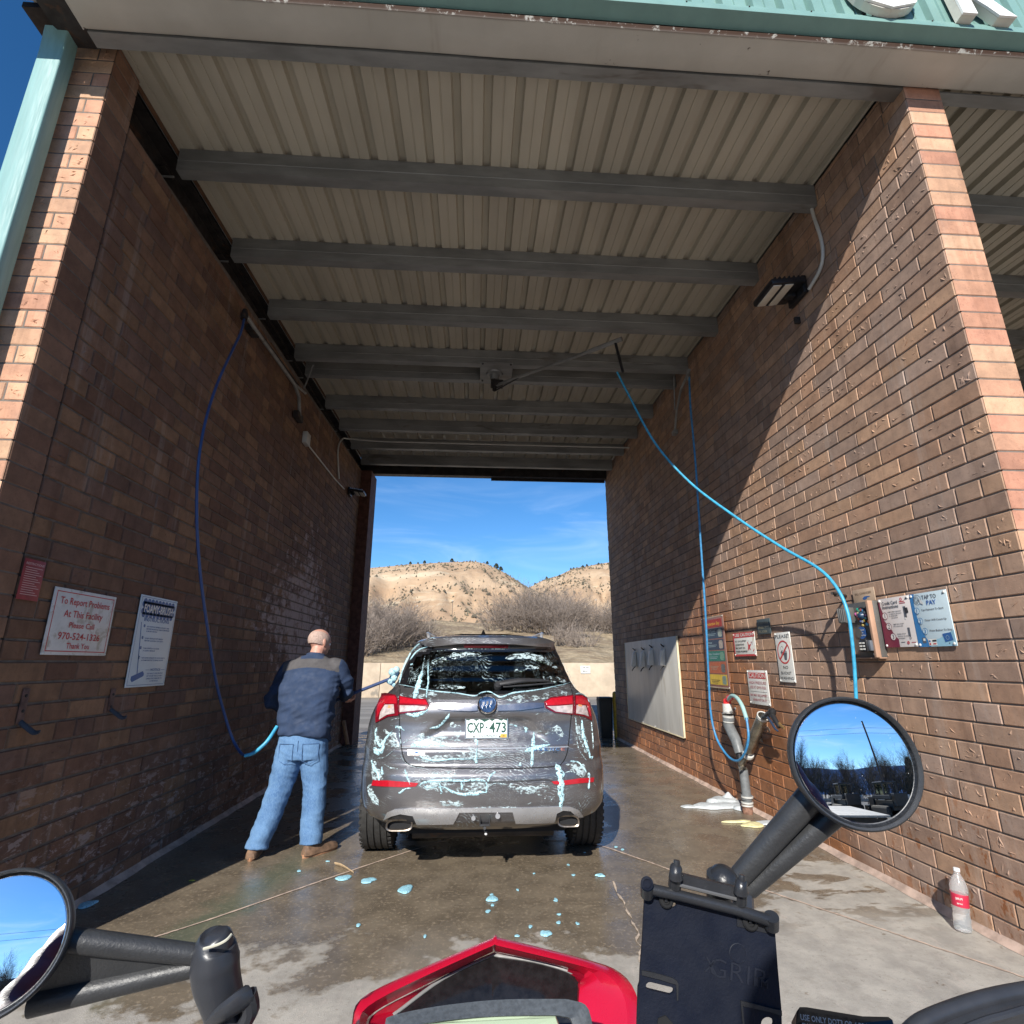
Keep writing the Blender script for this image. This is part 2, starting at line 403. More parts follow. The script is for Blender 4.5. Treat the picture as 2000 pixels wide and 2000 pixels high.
# steel channel above the left wall and over the back opening
def f(mb):
    mb.prism([(XL-.16, 2.93, zl(2.93)-.01), (XL-.16, YB, zl(YB)-.01), (XL-.16, YB, zc(YB)+.15), (XL-.16, 2.93, zc(2.93)+.15)], (-.02, 0, 0), DARKSTEEL)
    mb.prism([(XL-.16, 2.93, zc(2.93)-.03), (XL-.16, YB, zc(YB)-.03), (XL-.16, YB, zc(YB)-.02), (XL-.16, 2.93, zc(2.93)-.02)], (.10, 0, 0), DARKSTEEL)
    mb.prism([(XL-.16, 2.93, zl(2.93)+.06), (XL-.16, YB, zl(YB)+.06), (XL-.16, YB, zl(YB)+.07), (XL-.16, 2.93, zl(2.93)+.07)], (.07, 0, 0), DARKSTEEL)
    mb.prism([(XL-.022, 2.93, zc(2.93)-.035), (XL-.022, YB, zc(YB)-.035), (XL-.022, YB, zc(YB)), (XL-.022, 2.93, zc(2.93))], (-.012, 0, 0), M('rusted_angle', (.13,.065,.035), .8, var=.3))
    for y in PY:   # purlin cleats and bolts
        mb.box((XL-.14, y-.02, zb(y)), (XL-.07, y+.10, zb(y)+.012), DARKSTEEL)
        mb.tube([(XL-.16, y+.04, zb(y)-.03), (XL-.03, y+.04, zb(y)-.03)], .009, GALV, 6)
one('wall_plate', f, bld)
def f(mb):
    y = YB-.04
    mb.box((XL-.2, y-.10, zb(y)-.03), (XR, y-.09, zc(y)), DARKSTEEL); mb.box((XL-.2, y-.09, zb(y)-.03), (XR, y+.06, zb(y)-.015), M('lintel_steel', (.10,.09,.085), .6, .3))
    mb.box((.27, y+.02, zb(y)-.08), (XR-.01, y+.06, zb(y)-.032), DARKSTEEL)
one('rear_lintel', f, bld)
# soffit under the fascia: painted steel, rust stained
SOFF = None
def soffit_mat():
    m, nt, b = new_mat('soffit_paint'); g = G(nt); p = g.pos(); P = g.sep(p)
    c = g.mix(g.step(g.noise(p, 2.5, 5), .3, .7), (.50,.475,.42), (.58,.55,.49))
    e = g.noise(g.mapping(p, (1,1.2,1)), 13, 7, .75, .3)
    edge = g.step(P[1], 2.285, 2.262)      # flaking along the outer edge
    k = g.math('MULTIPLY', g.step(e, .38, .46), edge); c = g.mix(k, c, (.10,.055,.035))
    k = g.step(g.math('ADD', g.noise(p, 7, 6, .7), g.step(P[1], 2.43, 2.50, 0, .06)), .70, .745); c = g.mix(k, c, (.09,.07,.055))
    sc = g.noise(g.mapping(p, (1,.15,1)), 5, 5, .6); c = g.mix(g.step(sc, .60, .75, 0, .5), c, (.26,.20,.15))
    g.put(b.inputs['Base Color'], c); b.inputs['Roughness'].default_value = .5
    g.put(b.inputs['Normal'], g.bump(g.noise(p, 14, 5), .3, .006)); return m
def f(mb):
    sm = soffit_mat()
    xs = np.linspace(XL-.05, 8.2, 40); r_ = random.Random(4)
    vs = []; 
    for x in xs:
        w = r_.uniform(-.003,.003); vs += [(x, 2.255, 5.018+w), (x, 2.27, 5.0+w), (x, 2.36, 5.004+w), (x, 2.47, 5.0+w*1.5), (x, 2.49, 5.012+w), (x, 2.49, 5.06)]
    n = 6; mb.add(vs, [(i*n+k, (i+1)*n+k, (i+1)*n+k+1, i*n+k+1) for i in range(len(xs)-1) for k in range(n-1)], sm, True)
    for k in range(5): mb.add([], [], sm)
    mb.box((XL-.05, 2.2, 5.07), (8.2, 2.49, 5.09), DARKSTEEL)
    mb.box((XL-.056, 2.255, 5.0), (XL-.051, 2.49, 5.07), CREAM)
one('soffit', f, bld, sharp=50)
# green corrugated fascia leaning slightly back
def f(mb):
    z0, z1 = 5.13, 6.7; lean = math.tan(R(5.5)); yf = lambda z: 2.20+(z-5.06)*lean
    X0, X1 = XL-.50, 8.3; p = .19; x = X0; prof = []
    while x < X1:
        prof += [(x, 0), (x+.010, .042), (x+.042, .042), (x+.054, 0), (x+.112, 0), (x+.116, .008), (x+.124, .008), (x+.128, 0)]; x += p
    n = len(prof); vs = [(x, yf(z)+h, z) for z in (z0, z1) for x, h in prof]
    mb.add(vs, [(i, i+1, n+i+1, n+i) for i in range(n-1)], GREEN)
    # drip trim below the sheet
    y = 2.192
    mb.prism([(X0, y+.006, z0+.012), (X0, y-.012, 5.095), (X0, y-.012, 5.07), (X0, y+.075, 5.045), (X0, y+.08, 5.052), (X0, y+.012, 5.10), (X0, y+.02, z0+.012)], (X1-X0, 0, 0), GREEN)
    mb.box((X0, 2.40, 5.1), (X1, 2.42, z1-.02), GALV)
    for i in range(30):
        xx = X0+.2+i*.38; mb.lathe((xx, y-.004, 5.12), (0,-1,0), [(.005,0),(.005,.003),(.002,.005)], DARKSTEEL, 8)
one('fascia', f, bld, fix=False)
# eave box and gutter corner at the upper left
def f(mb):
    z0 = 5.055
    mb.prism([(XL-.052, 2.215, z0-.02), (XL-.245, 2.215, z0-.02), (XL-.245, 2.50, z0-.02), (XL-.18, 2.62, z0-.02), (XL-.052, 2.62, z0-.02)], (0,0,.10), DARKSTEEL)
    mb.prism([(XL-.45, 2.50, 5.17), (XL-.45, YB, 5.17), (XL-.10, YB, 5.17), (XL-.10, 2.50, 5.17)], (0,0,.04), DARKSTEEL)
one('gutter', f, bld)
# downspout: rectangular teal tube with rounded corners in front of the left pier
def f(mb):
    cx, cy, hw, hd = -2.588, YP_L-.088, .068, .044
    def ring(x, y, z, tilt=0):
        pts = []
        for (sx, sy) in ((-1,-1),(1,-1),(1,1),(-1,1)):
            for a in (0, .5, 1):
                an = math.atan2(sy, sx)+(a-.5)*1.2
                pts.append((x+sx*(hw-.007)+math.cos(an)*.009, y+sy*(hd-.007)+math.sin(an)*.009, z+(y+sy*hd-y)*tilt))
        return [Vector(p) for p in pts]
    mb.rings([ring(cx, cy, 0.15), ring(cx, cy, 1.5), ring(cx, cy, 3.0), ring(cx, cy, 4.90), ring(cx, cy-.005, 4.99, .1), ring(cx+.02, cy-.03, 5.07, .3)], TEAL)
    for z in (1.0,): mb.box((cx-.085, cy+.02, z), (cx+.078, cy+.088, z+.03), TEAL, .003)
one('downspout', f, bld, sharp=60)

# ---------------------------------------------------------------- sign letters on the fascia
LETW = M('white_plastic', (.80,.78,.74), .35, var=.04)
LETS = M('letter_side', (.66,.62,.54), .5, var=.08)
def fascia_letter(ch, px, bottom_px, h, label):
    o = at(px, bottom_px, 1, 2.16)
    e = empty('sign_letter', (o.x, 2.2, o.z), label, 'sign letter', 'white letters mounted on the green fascia')
    lean = R(5.5); uy = Vector((0, math.sin(lean), math.cos(lean)))
    def g_(mb): put_text(mb, ch, (o.x, 2.135, o.z), (1,0,0), uy, h, LETW, 'c', bold=.035, ext=.006)
    def g2(mb): put_text(mb, ch, (o.x, 2.165, o.z), (1,0,0), uy, h, LETS, 'c', bold=.035, ext=.022)
    def g3(mb):
        for dx in (-.12, .10): mb.tube([(o.x+dx, 2.19, o.z+.03), (o.x+dx, 2.235, o.z+.03)], .012, DARKSTEEL, 8)
    one('face', g_, e); one('side_band', g2, e); one('standoff', g3, e)
fascia_letter('O', 1736, 20, .37, 'rounded white letter on the green fascia, only its lower curve in frame')
fascia_letter('R', 1924, 36, .38, 'two legged white letter at the top right on the green fascia')
# ================================================================ ground
def ground_mat():
    m, nt, b = new_mat('wet_concrete'); g = G(nt); p = g.pos(); P = g.sep(p)
    fine = g.noise(p, 42, 6, .7); mid = g.noise(p, 5, 6, .65); big = g.noise(p, 1.3, 6, .6, .4)
    # dry slab
    dry = g.mix(g.step(mid, .3, .7), (.31,.285,.25), (.45,.415,.36))
    dry = g.mix(g.step(g.noise(g.mapping(p, (1,.35,1)), 16, 5, .7), .55, .75, 0, .5), dry, (.52,.44,.38))
    dry = g.mix(g.step(fine, .58, .70, 0, .7), dry, (.22,.20,.17)); dry = g.mix(g.step(g.noise(p, 9, 4, .75), .52, .66, 0, .35), dry, (.25,.225,.19))
    wetc = g.mix(g.step(mid, .3, .7), (.125,.100,.072), (.195,.157,.112))
    wetc = g.mix(g.step(fine, .52, .66, 0, .7), wetc, (.34,.27,.19))
    wetc = g.mix(g.step(g.noise(p, 2.1, 5, .6), .55, .7, 0, .4), wetc, (.10,.082,.062))
    # green algae stripe along the left
    gx = g.math('ABSOLUTE', g.math('SUBTRACT', g.math('ADD', P[0], 1.30), g.math('MULTIPLY', g.math('SUBTRACT', P[1], 4.3), .22)))
    gk = g.math('MULTIPLY', g.step(g.math('ADD', gx, g.math('MULTIPLY', mid, .45)), .46, .24), g.step(P[1], 5.2, 4.2))
    wetc = g.mix(g.math('MULTIPLY', gk, .42), wetc, (.10,.15,.10))
    # where it is wet: everything beyond an uneven front
    fr = g.math('ADD', g.step(P[0], .9, 2.4, 3.0, 4.15), g.step(P[0], -2.4, -1.6, .0, .0))
    d = g.math('SUBTRACT', P[1], fr)
    v = g.math('ADD', d, g.math('MULTIPLY', g.math('SUBTRACT', big, .5), 2.2))
    v = g.math('ADD', v, g.math('MULTIPLY', g.math('SUBTRACT', mid, .5), 1.7))
    w = g.step(v, -.10, .16)
    spots = g.step(g.noise(p, 7, 5, .7), .67, .70, 0., .8)
    w = g.math('MAXIMUM', w, g.math('MULTIPLY', spots, g.step(P[1], 1.5, 3.2)))
    blot = g.step(g.noise(g.mapping(p, (1,2.2,1), (3,1,0)), 2.6, 4, .7, .5), .52, .58)
    w = g.math('MAXIMUM', w, g.math('MULTIPLY', blot, g.math('MULTIPLY', g.step(P[1], 3.15, 3.7, 0, .9), g.step(P[0], .7, 1.1))))
    w = g.math('MULTIPLY', w, g.step(P[1], 13.5, 11.8, 0, 1))
    asph = g.mix(g.step(fine, .3, .75), (.16,.145,.125), (.26,.235,.20))
    asph = g.mix(g.step(g.noise(g.mapping(p, (.25,1.,1)), 1.2, 5), .45, .6, 0, .6), asph, (.34,.31,.27))
    dry = g.mix(g.step(P[1], 11.6, 12.6), dry, asph); dry = g.mix(g.step(P[1], -2., -5.), dry, (.13,.125,.115))
    c = g.mix(w, dry, wetc)
    # film of water, shinier where it is deepest
    film = g.step(g.noise(p, 2.6, 4, .6, .3), .40, .62)
    r_w = g.step(film, 0, 1, .34, .09)
    ro = g.n('Mix'); g.put(ro.inputs[0], w); ro.inputs[2].default_value = .82; g.put(ro.inputs[3], r_w)
    g.put(b.inputs['Base Color'], c); g.put(b.inputs['Roughness'], ro.outputs[0])
    h = g.math('ADD', g.math('MULTIPLY', fine, .6), g.noise(p, 190, 3, .6))
    bs = g.n('Bump'); g.put(bs.inputs['Height'], h); g.put(bs.inputs['Strength'], g.step(w, 0, 1, .55, .22)); bs.inputs['Distance'].default_value = .004
    und = g.bump(g.noise(p, 3.5, 3), .10, .02, bs.outputs[0])
    g.put(b.inputs['Normal'], und); b.inputs['Specular IOR Level'].default_value = .5
    return m
def f(mb):
    gm = ground_mat(); s = 1500
    xs = [-s,-300,-60,-8,8,60,300,s]; ys = [-s,-300,-60,-12,0,14,24.35]
    vs = [(x,y,0) for y in ys for x in xs]; n = len(xs)
    mb.add(vs, [(j*n+i, j*n+i+1, (j+1)*n+i+1, (j+1)*n+i) for j in range(len(ys)-1) for i in range(n-1)], gm)
tag(one('ground', f, fix=False), 'concrete slab of the wash bay and lot, soaked in the middle and dry toward the front', kind='structure')
# caulked joints falling to the drain, and a crack
CAULK = M('joint_caulk', (.50,.38,.30), .75, var=.25, vs=20); CRACK = M('pale_crack', (.46,.37,.29), .8, var=.3, vs=30)
def strip(mb, pts, w, mat, z=.004, jit=.25, sub=8, seed=1):
    r_ = random.Random(seed); P = [Vector((p[0], p[1], z)) for p in pts]; Q, _ = catmull(P, [0]*len(P), sub)
    vs = []
    for i, q in enumerate(Q):
        t = (Q[min(i+1,len(Q)-1)]-Q[max(i-1,0)]).normalized(); n = Vector((-t.y, t.x, 0)); ww = w/2*(1+r_.uniform(-jit,jit)*2)
        j = n*r_.uniform(-jit,jit)*w; vs += [q+j+n*ww, q+j-n*ww]
    mb.add(vs, [(2*i,2*i+1,2*i+3,2*i+2) for i in range(len(Q)-1)], mat)
gp = lambda x, y: at(x, y, 2, 0)
def f(mb):
    strip(mb, [gp(300,1832), gp(430,1790), gp(640,1717), gp(810,1660), gp(905,1632)], .014, CAULK, jit=.12, sub=20)
    strip(mb, [gp(1060,1640), gp(1160,1650), gp(1240,1675), gp(1310,1700)], .014, CAULK, jit=.15, sub=20, seed=2)
    strip(mb, [gp(1480,1735), gp(1600,1775), gp(1800,1842), gp(2000,1910), gp(2200,1985)], .013, CAULK, jit=.2, sub=20, seed=3)
tag(one('floor_joint', f, fix=False), 'pale caulked joints running diagonally across the wet floor', kind='structure')
def f(mb):
    strip(mb, [gp(*q) for q in ((1197,1722),(1205,1745),(1218,1760),(1222,1775),(1232,1790),(1236,1806),(1246,1822),(1244,1838),(1252,1852),(1249,1868),(1256,1885))], .008, CRACK, jit=.6, sub=3, seed=5)
tag(one('floor_crack', f, fix=False), 'thin pale crack wandering over the wet floor', kind='structure')

# foam on the ground
FOAM = M('blue_foam', (.33,.62,.72), .5, var=.12, vs=60, bump=.5, bs=160, bd=.003); FOAM.node_tree.nodes['Principled BSDF'].inputs['Subsurface Weight'].default_value = .0
_g = G(FOAM.node_tree); _g.put(FOAM.node_tree.nodes['Principled BSDF'].inputs['Alpha'], _g.step(_g.noise(_g.pos(), 120, 4, .7), .34, .48, .35, 1.))
WFOAM = M('white_foam', (.50,.535,.55), .6, var=.10, vs=30, bump=.6, bs=90, bd=.006)
def blob(mb, c, rx, ry, h, mat, seed=0, n=18):
    r_ = random.Random(seed); ph = [r_.uniform(0, 6.28) for _ in range(3)]
    rs = []
    for k, (q, hh) in enumerate(((1.0, 0.), (.93, .55), (.72, .9), (.35, 1.))):
        ring = []
        for i in range(n):
            a = 2*PI*i/n; w = 1+.16*math.sin(2*a+ph[0])+.10*math.sin(3*a+ph[1])+.06*math.sin(5*a+ph[2])
            ring.append((c[0]+rx*q*w*math.cos(a), c[1]+ry*q*w*math.sin(a), .003+h*hh*(1+.2*math.sin(3*a+ph[1])*(k == 2))))
        rs.append(ring)
    mb.rings(rs, mat, True, True)
big = [((792,1738), .050,.060, 'largest blue foam splash on the floor behind the car'), ((671,1716), .045,.05, 'blue foam splash beside the brown scrap on the floor'),
       ((719,1721), .048,.045, 'comma shaped blue foam splash right of the one beside the scrap'), ((961,1757), .032,.045, 'blue foam splash with smaller drops trailing below it, behind the car'),
       ((1066,1825), .028,.035, 'blue foam drop just above the tip of the red fairing'), ((1172,1711), .034,.024, 'blue foam drop near the pale crack'), ((170,1768), .05,.05, 'blue foam splash in the deep shade below the left wall')]
for i, (p, rx, ry, lab) in enumerate(big):
    o = one('foam_drop', lambda mb: blob(mb, gp(*p), rx, ry, .008, FOAM, i)); tag(o, lab, 'foam', 'drops of blue foam on the floor')
small = [(584,1702),(962,1769),(953,1781),(1011,1739),(1043,1707),(1120,1710),(1216,1660),(1142,1666),(1086,1758),(1092,1787),(1010,1829),(1085,1760),(1036,1811),(1128,1805),(640,1659),(640,1683),(960,1748),(1091,1803),(830,1830),(700,1808),(1203,1655),(1110,1690)]
for i, p in enumerate(small):
    r_ = random.Random(i); o = one('foam_drop', lambda mb: blob(mb, gp(*p), r_.uniform(.008,.016), r_.uniform(.010,.022), .003, FOAM, i+50, 12))
    tag(o, 'tiny blue foam drop spattered on the wet floor behind the car', 'foam', 'tiny drops of blue foam on the wet floor')
def f(mb):
    # drift of white suds below the hose posts, climbing the wall in a peak
    for i, (px, py, rx, ry, h) in enumerate(((1395,1577,.20,.10,.03),(1430,1572,.16,.12,.025),(1350,1577,.10,.05,.015),(1450,1580,.10,.12,.03),(1410,1568,.14,.12,.04))):
        blob(mb, gp(px, py), rx, ry, h, WFOAM, i+7, 26)
    c = at(1424, 1560, 0, 2.69)
    mb.lathe((2.66, c.y-.05, .0), (.05,0,1), [(.12,.0),(.10,.02),(.06,.035),(.035,.055),(.018,.075),(.004,.085)], WFOAM, 16)
tag(one('suds', f, fix=True), 'drift of white suds on the floor against the foot of the hose posts', 'foam', kind='stuff')
YFOAM = M('yellow_suds', (.72,.66,.36), .5, var=.25, vs=15, bump=.4, bs=90)
tag(one('yellow_suds', lambda mb: [blob(mb, gp(px, py), rx, ry, .012, m_, i) for i, (px, py, rx, ry, m_) in enumerate(((1470,1612,.12,.07,YFOAM),(1440,1606,.12,.03,YFOAM),(1495,1608,.10,.06,WFOAM)))]), 'thin yellowish suds on the floor right of the white suds', 'foam', kind='stuff')
def f(mb):
    a = gp(655,1690); b_ = gp(690,1706)
    mb.tube([a+Vector((0,0,.01)), a.lerp(b_,.4)+Vector((0,.01,.014)), b_+Vector((0,0,.008))], [(.006,.016),(.005,.02),(.004,.008)], M('dry_scrap', (.45,.33,.20), .8, var=.3, vs=40), 8, spline=4)
tag(one('scrap', f), 'brown curled scrap lying on the floor near the foam splashes', 'litter')
tag(one('leaf', lambda mb: blob(mb, gp(375,1721), .018, .012, .004, M('yellow_leaf', (.45,.42,.05), .6), 3, 10)), 'small yellow leaf in the shade by the left wall', 'leaf')

# ================================================================ terrain behind
def ridge(tab, Y):
    pts = [(at(px, py, 1, Y).x, at(px, py, 1, Y).z) for px, py in tab]
    def fn(x):
        if x <= pts[0][0]: return pts[0][1]
        for (a, za), (b, zb_) in zip(pts, pts[1:]):
            if x <= b: return za+(zb_-za)*(x-a)/(b-a)
        return pts[-1][1]
    return fn
RA = ridge([(-400,1180),(200,1150),(560,1128),(718,1109),(760,1106),(800,1102),(870,1098),(930,1096),(948,1100),(985,1118),(1020,1140),(1040,1152),(1080,1168),(1150,1200),(1250,1218)], 300)
RB = ridge([(700,1215),(860,1200),(960,1172),(1030,1150),(1045,1141),(1065,1131),(1090,1124),(1120,1110),(1160,1103),(1200,1096),(1400,1080),(1800,1070),(2600,1100)], 430)
sm = lambda t: max(0., min(1., t))**2*(3-2*max(0., min(1., t)))
def terr(x, y):
    bank = 1.22+.115*max(0, y-24.6) if y < 66 else 1.22+.115*41.4-.03*(min(y,120)-66)
    if y < 66: bank += .5*noise.noise(Vector((x*.12, y*.12, 0)))*sm((y-25)/8)+.18*noise.noise(Vector((x*.6, y*.6, 3)))*sm((y-25)/4)
    h = bank
    for Rr, Y, Y0, am, sd in ((RA, 300, 135, 6.5, 0), (RB, 430, 200, 9, 9)):
        if y > Y0:
            t = (y-Y0)/(Y-Y0); xs = x*Y/y; top = Rr(xs)
            rid = 1-abs(noise.fractal(Vector((xs*.035+sd, y*.014, sd)), 1., 2., 5))*1.6
            gul = (1-abs(noise.noise(Vector((xs*.09+y*.01+sd, y*.012, 4+sd)))))
            if t <= 1: v = bank+(top-bank)*(sm(t)*.35+.65*t**1.15)+(rid-.8)*am*math.sin(PI*min(t,1))+(gul-.75)*am*.5*math.sin(PI*min(t,1))
            else: v = top-(y-Y)*.25
            h = max(h, v)
    return h
def hill_mat():
    m, nt, b = new_mat('dry_hillside'); g = G(nt); p = g.pos(); P = g.sep(p)
    n = g.noise(g.mapping(p, (1,1,2.5)), .03, 7, .65); f_ = g.noise(p, .35, 6, .7)
    c = g.mix(g.step(n, .35, .65), (.45,.305,.19), (.54,.395,.26))
    c = g.mix(g.step(g.noise(g.mapping(p, (.5,.5,3)), .06, 6, .7), .55, .68, 0, .8), c, (.60,.50,.35))
    c = g.mix(g.step(f_, .55, .75, 0, .5), c, (.33,.25,.16))
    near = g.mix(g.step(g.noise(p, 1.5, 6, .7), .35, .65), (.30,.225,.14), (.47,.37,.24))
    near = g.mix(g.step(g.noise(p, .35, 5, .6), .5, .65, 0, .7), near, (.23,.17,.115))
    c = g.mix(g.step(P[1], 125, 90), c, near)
    g.put(b.inputs['Base Color'], c); b.inputs['Roughness'].default_value = .95; b.inputs['Specular IOR Level'].default_value = .1
    g.put(b.inputs['Normal'], g.bump(g.math('ADD', f_, g.noise(p, 2.2, 5, .7)), .8, .35)); return m
def f(mb):
    ys = [24.6, 24.9, 25.5]
    while ys[-1] < 120: ys.append(ys[-1]*1.022+.2)
    while ys[-1] < 520: ys.append(ys[-1]+2.6)
    hm = hill_mat(); n = 230; vs = []
    for y in ys:
        for i in range(n):
            t = i/(n-1)*2-1; x = (t*.35+t**3*.95)*y*1.0+.10*y; vs.append((x, y, terr(x, y)))
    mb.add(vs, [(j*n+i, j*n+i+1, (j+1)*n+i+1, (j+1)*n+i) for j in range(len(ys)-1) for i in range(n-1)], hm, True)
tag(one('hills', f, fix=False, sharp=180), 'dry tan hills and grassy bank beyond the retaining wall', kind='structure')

# retaining wall
rw = empty('retaining_wall', (0, 24.5, 0), 'long tan concrete retaining wall below the scrubby bank', 'wall')
def f(mb):
    x = -70.
    while x < 80:
        mb.box((x+.01, 24.25, 0), (x+5.99, 24.6, 1.40), CONC, .01); x += 6.0
one('wall_panels', f, rw)
sg = empty('arrow_sign', (4.78, 24.2, 1.1), 'small white sign with a left arrow on the far retaining wall', 'sign')
WHITE = M('sign_white', (.74,.73,.68), .4, var=.06, vs=8, dirt=(.52,.47,.38), dirtamt=.15); BLACK = M('sign_black', (.03,.03,.035), .5, var=0)
one('board', lambda mb: mb.box((4.57,24.215,.96), (4.99,24.24,1.275), WHITE, .004), sg)
def f(mb):
    put_text(mb, 'ONE WAY', (4.78,24.205,1.19), (1,0,0), (0,0,1), .045, BLACK)
    mb.add([(4.66,24.205,1.06),(4.72,24.205,1.10),(4.72,24.205,1.07),(4.88,24.205,1.07),(4.88,24.205,1.05),(4.72,24.205,1.05),(4.72,24.205,1.02)], [(0,1,6),(2,3,4,5)], BLACK)
one('lettering', f, sg, fix=False)

# scrub: bare twiggy shrubs
TWIG = M('bare_twigs', (.21,.17,.14), .9, var=.3, vs=1.5); TWIG2 = M('bare_twigs_light', (.27,.22,.18), .9, var=.3, vs=1.5)
def shrub_mesh(seed, rad, hgt, mat, nst=50, name='shrub', wid=.024):
    r_ = random.Random(seed); V = []; Fc = []
    def seg(a, b, w0, w1):
        t = (b-a); s = t.cross(Vector((r_.uniform(-1,1), r_.uniform(-1,1), r_.uniform(-1,1)))).normalized()
        q = len(V); V.extend([a-s*w0, a+s*w0, b+s*w1, b-s*w1]); Fc.append((q,q+1,q+2,q+3))
    def grow(p, d, l, w, lev):
        n = 3 if lev < 2 else 2
        for i in range(n):
            d = (d+Vector((r_.gauss(0,.20), r_.gauss(0,.20), r_.gauss(.03,.14)))).normalized(); q = p+d*l/n
            seg(p, q, w, w*.8); p = q; w *= .8
            if lev < 3:
                for _ in range(3 if lev < 2 else 4):
                    dd = (d+Vector((r_.gauss(0,.65), r_.gauss(0,.65), r_.gauss(.1,.5)))).normalized()
                    grow(p, dd, l*r_.uniform(.35,.55), w*.65, lev+1)
    for i in range(nst):
        a = r_.uniform(0, 2*PI); rr = r_.random()**.5
        d = Vector((math.cos(a)*rr*rad/hgt, math.sin(a)*rr*rad/hgt, 1.0)).normalized()
        grow(Vector((math.cos(a)*rr*rad*.35, math.sin(a)*rr*rad*.35, -.1)), d, hgt*r_.uniform(.55,.85)*(1.1-.3*rr), wid*1.3, 1)
    me = bpy.data.meshes.new(name); me.from_pydata([tuple(v) for v in V], [], Fc); me.materials.append(mat); me.update(); return me
SH = [shrub_mesh(11, 2.6, 3.2, TWIG), shrub_mesh(12, 2.2, 2.6, TWIG2), shrub_mesh(13, 3.0, 3.0, TWIG), shrub_mesh(14, 1.6, 1.9, TWIG2, 24)]
def shrub(px, py, Y, k, s, lab):
    p = at(px, py, 1, Y); z = terr(p.x, Y)
    o = link('shrub', SH[k]); o.location = (p.x, Y, z-.1); o.scale = (s, s, s*rnd.uniform(.9,1.1)); o.rotation_euler.z = rnd.uniform(0,6.28)
    tag(o, lab, 'shrub', 'bare brown shrubs on the bank'); return o
SL = [(735,1285,31,0,.95,'bare grey shrub nearest the left jamb of the far opening'),(775,1290,33,2,.9,'bare grey shrub in the middle of the left clump on the bank'),(815,1285,34,1,.85,'rightmost shrub of the left clump, beside the open dry slope'),
      (720,1250,44,1,1.25,'taller pale shrub behind the left clump, against the jamb'),(765,1235,48,0,1.1,'shrub at the back of the left clump below the hill'),
      (700,1290,29,1,.8,'shrub half hidden by the left jamb of the far opening'),
      (1010,1235,46,0,1.25,'leftmost shrub of the big clump above the roof of the car'),(1050,1240,44,2,1.25,'shrub in the big clump right above the antenna side of the roof'),(1090,1245,42,0,1.1,'dense shrub in the heart of the right clump'),
      (1040,1215,58,2,1.5,'tallest shrub at the back of the right clump'),(1100,1215,56,1,1.6,'back shrub of the right clump reaching the saddle of the hills'),(1130,1225,50,2,1.0,'shrub at the right end of the big clump'),
      (1110,1278,36,3,.95,'low shrub in front of the right clump, above the roof corner of the car'),(1140,1282,34,3,.8,'small low shrub on the open slope near the arrow sign'),(1180,1215,52,1,1.1,'separate shrub against the right jamb of the far opening'),
      (975,1235,50,3,1.3,'small shrub at the left foot of the big clump'),(1210,1240,46,0,1.0,'shrub hidden mostly by the right wall edge')]
for a in SL: shrub(*a)
# low dry scrub dotted over the hills
def f(mb):
    g1 = M('sage', (.115,.10,.065), .95, var=.3, vs=.3)
    r_ = random.Random(5); cnt = 0
    while cnt < 6500:
        Y = r_.uniform(140, 425); px = r_.uniform(560, 1330); x = at(px, 1200, 1, Y).x
        if noise.noise(Vector((x*.03, Y*.03, 7)))+r_.uniform(-.5,.5) < -.05: continue
        z = terr(x, Y); s = r_.uniform(.28,.78)*(1.4 if Y > 320 else 1.); cnt += 1
        vs = []
        for k in range(5):
            a = 2*PI*k/5+r_.random(); vs.append((x+s*math.cos(a)*r_.uniform(.7,1.2), Y+s*math.sin(a), z-.1))
        vs.append((x+r_.uniform(-.2,.2), Y, z+s*r_.uniform(.8,1.4)))
        mb.add(vs, [(k, (k+1) % 5, 5) for k in range(5)], g1)
tag(one('sagebrush', f, fix=False), 'small dark clumps of sagebrush dotted over the hillsides', kind='stuff')
def crown_mesh(seed, name='juniper', leaf=(.055,.065,.035), n=420):
    r_ = random.Random(seed); V = []; Fc = []
    for i in range(n):
        a = r_.uniform(0, 2*PI); h = r_.random(); rr = (1-h)**.5*r_.uniform(.4,1.05)
        c = Vector((math.cos(a)*rr, math.sin(a)*rr, .25+h*1.5)); s = r_.uniform(.08,.2)
        u = Vector((r_.gauss(0,1), r_.gauss(0,1), r_.gauss(0,1))).normalized(); w = u.orthogonal().normalized()
        q = len(V); V.extend([c-u*s-w*s*.5, c+u*s-w*s*.5, c+u*s*.4+w*s, c-u*s*.6+w*s*.8]); Fc.append((q,q+1,q+2,q+3))
    me = bpy.data.meshes.new('crown'); me.from_pydata([tuple(v) for v in V], [], Fc); me.materials.append(M('juniper_leaf', leaf, .9, var=.35, vs=1.2)); return me
JC = [crown_mesh(1), crown_mesh(2)]
mbt = MB(); mbt.tube([(0,0,-.3),(0.03,0,.3),(0,0.02,.9)], [.14,.11,.05], M('juniper_bark', (.16,.12,.09), .9), 6); _t = mbt.build('trunk'); JT = _t.data; bpy.data.objects.remove(_t)
def juniper(px, Y, s, lab, grp):
    x = at(px, 1150, 1, Y).x; e = empty('juniper_tree', (x, Y, terr(x, Y)-.1), lab, 'tree', grp)
    c = link('crown', JC[int(px) % 2], e); c.scale = (s,s,s); t = link('trunk', JT, e); t.scale = (s,s,s)
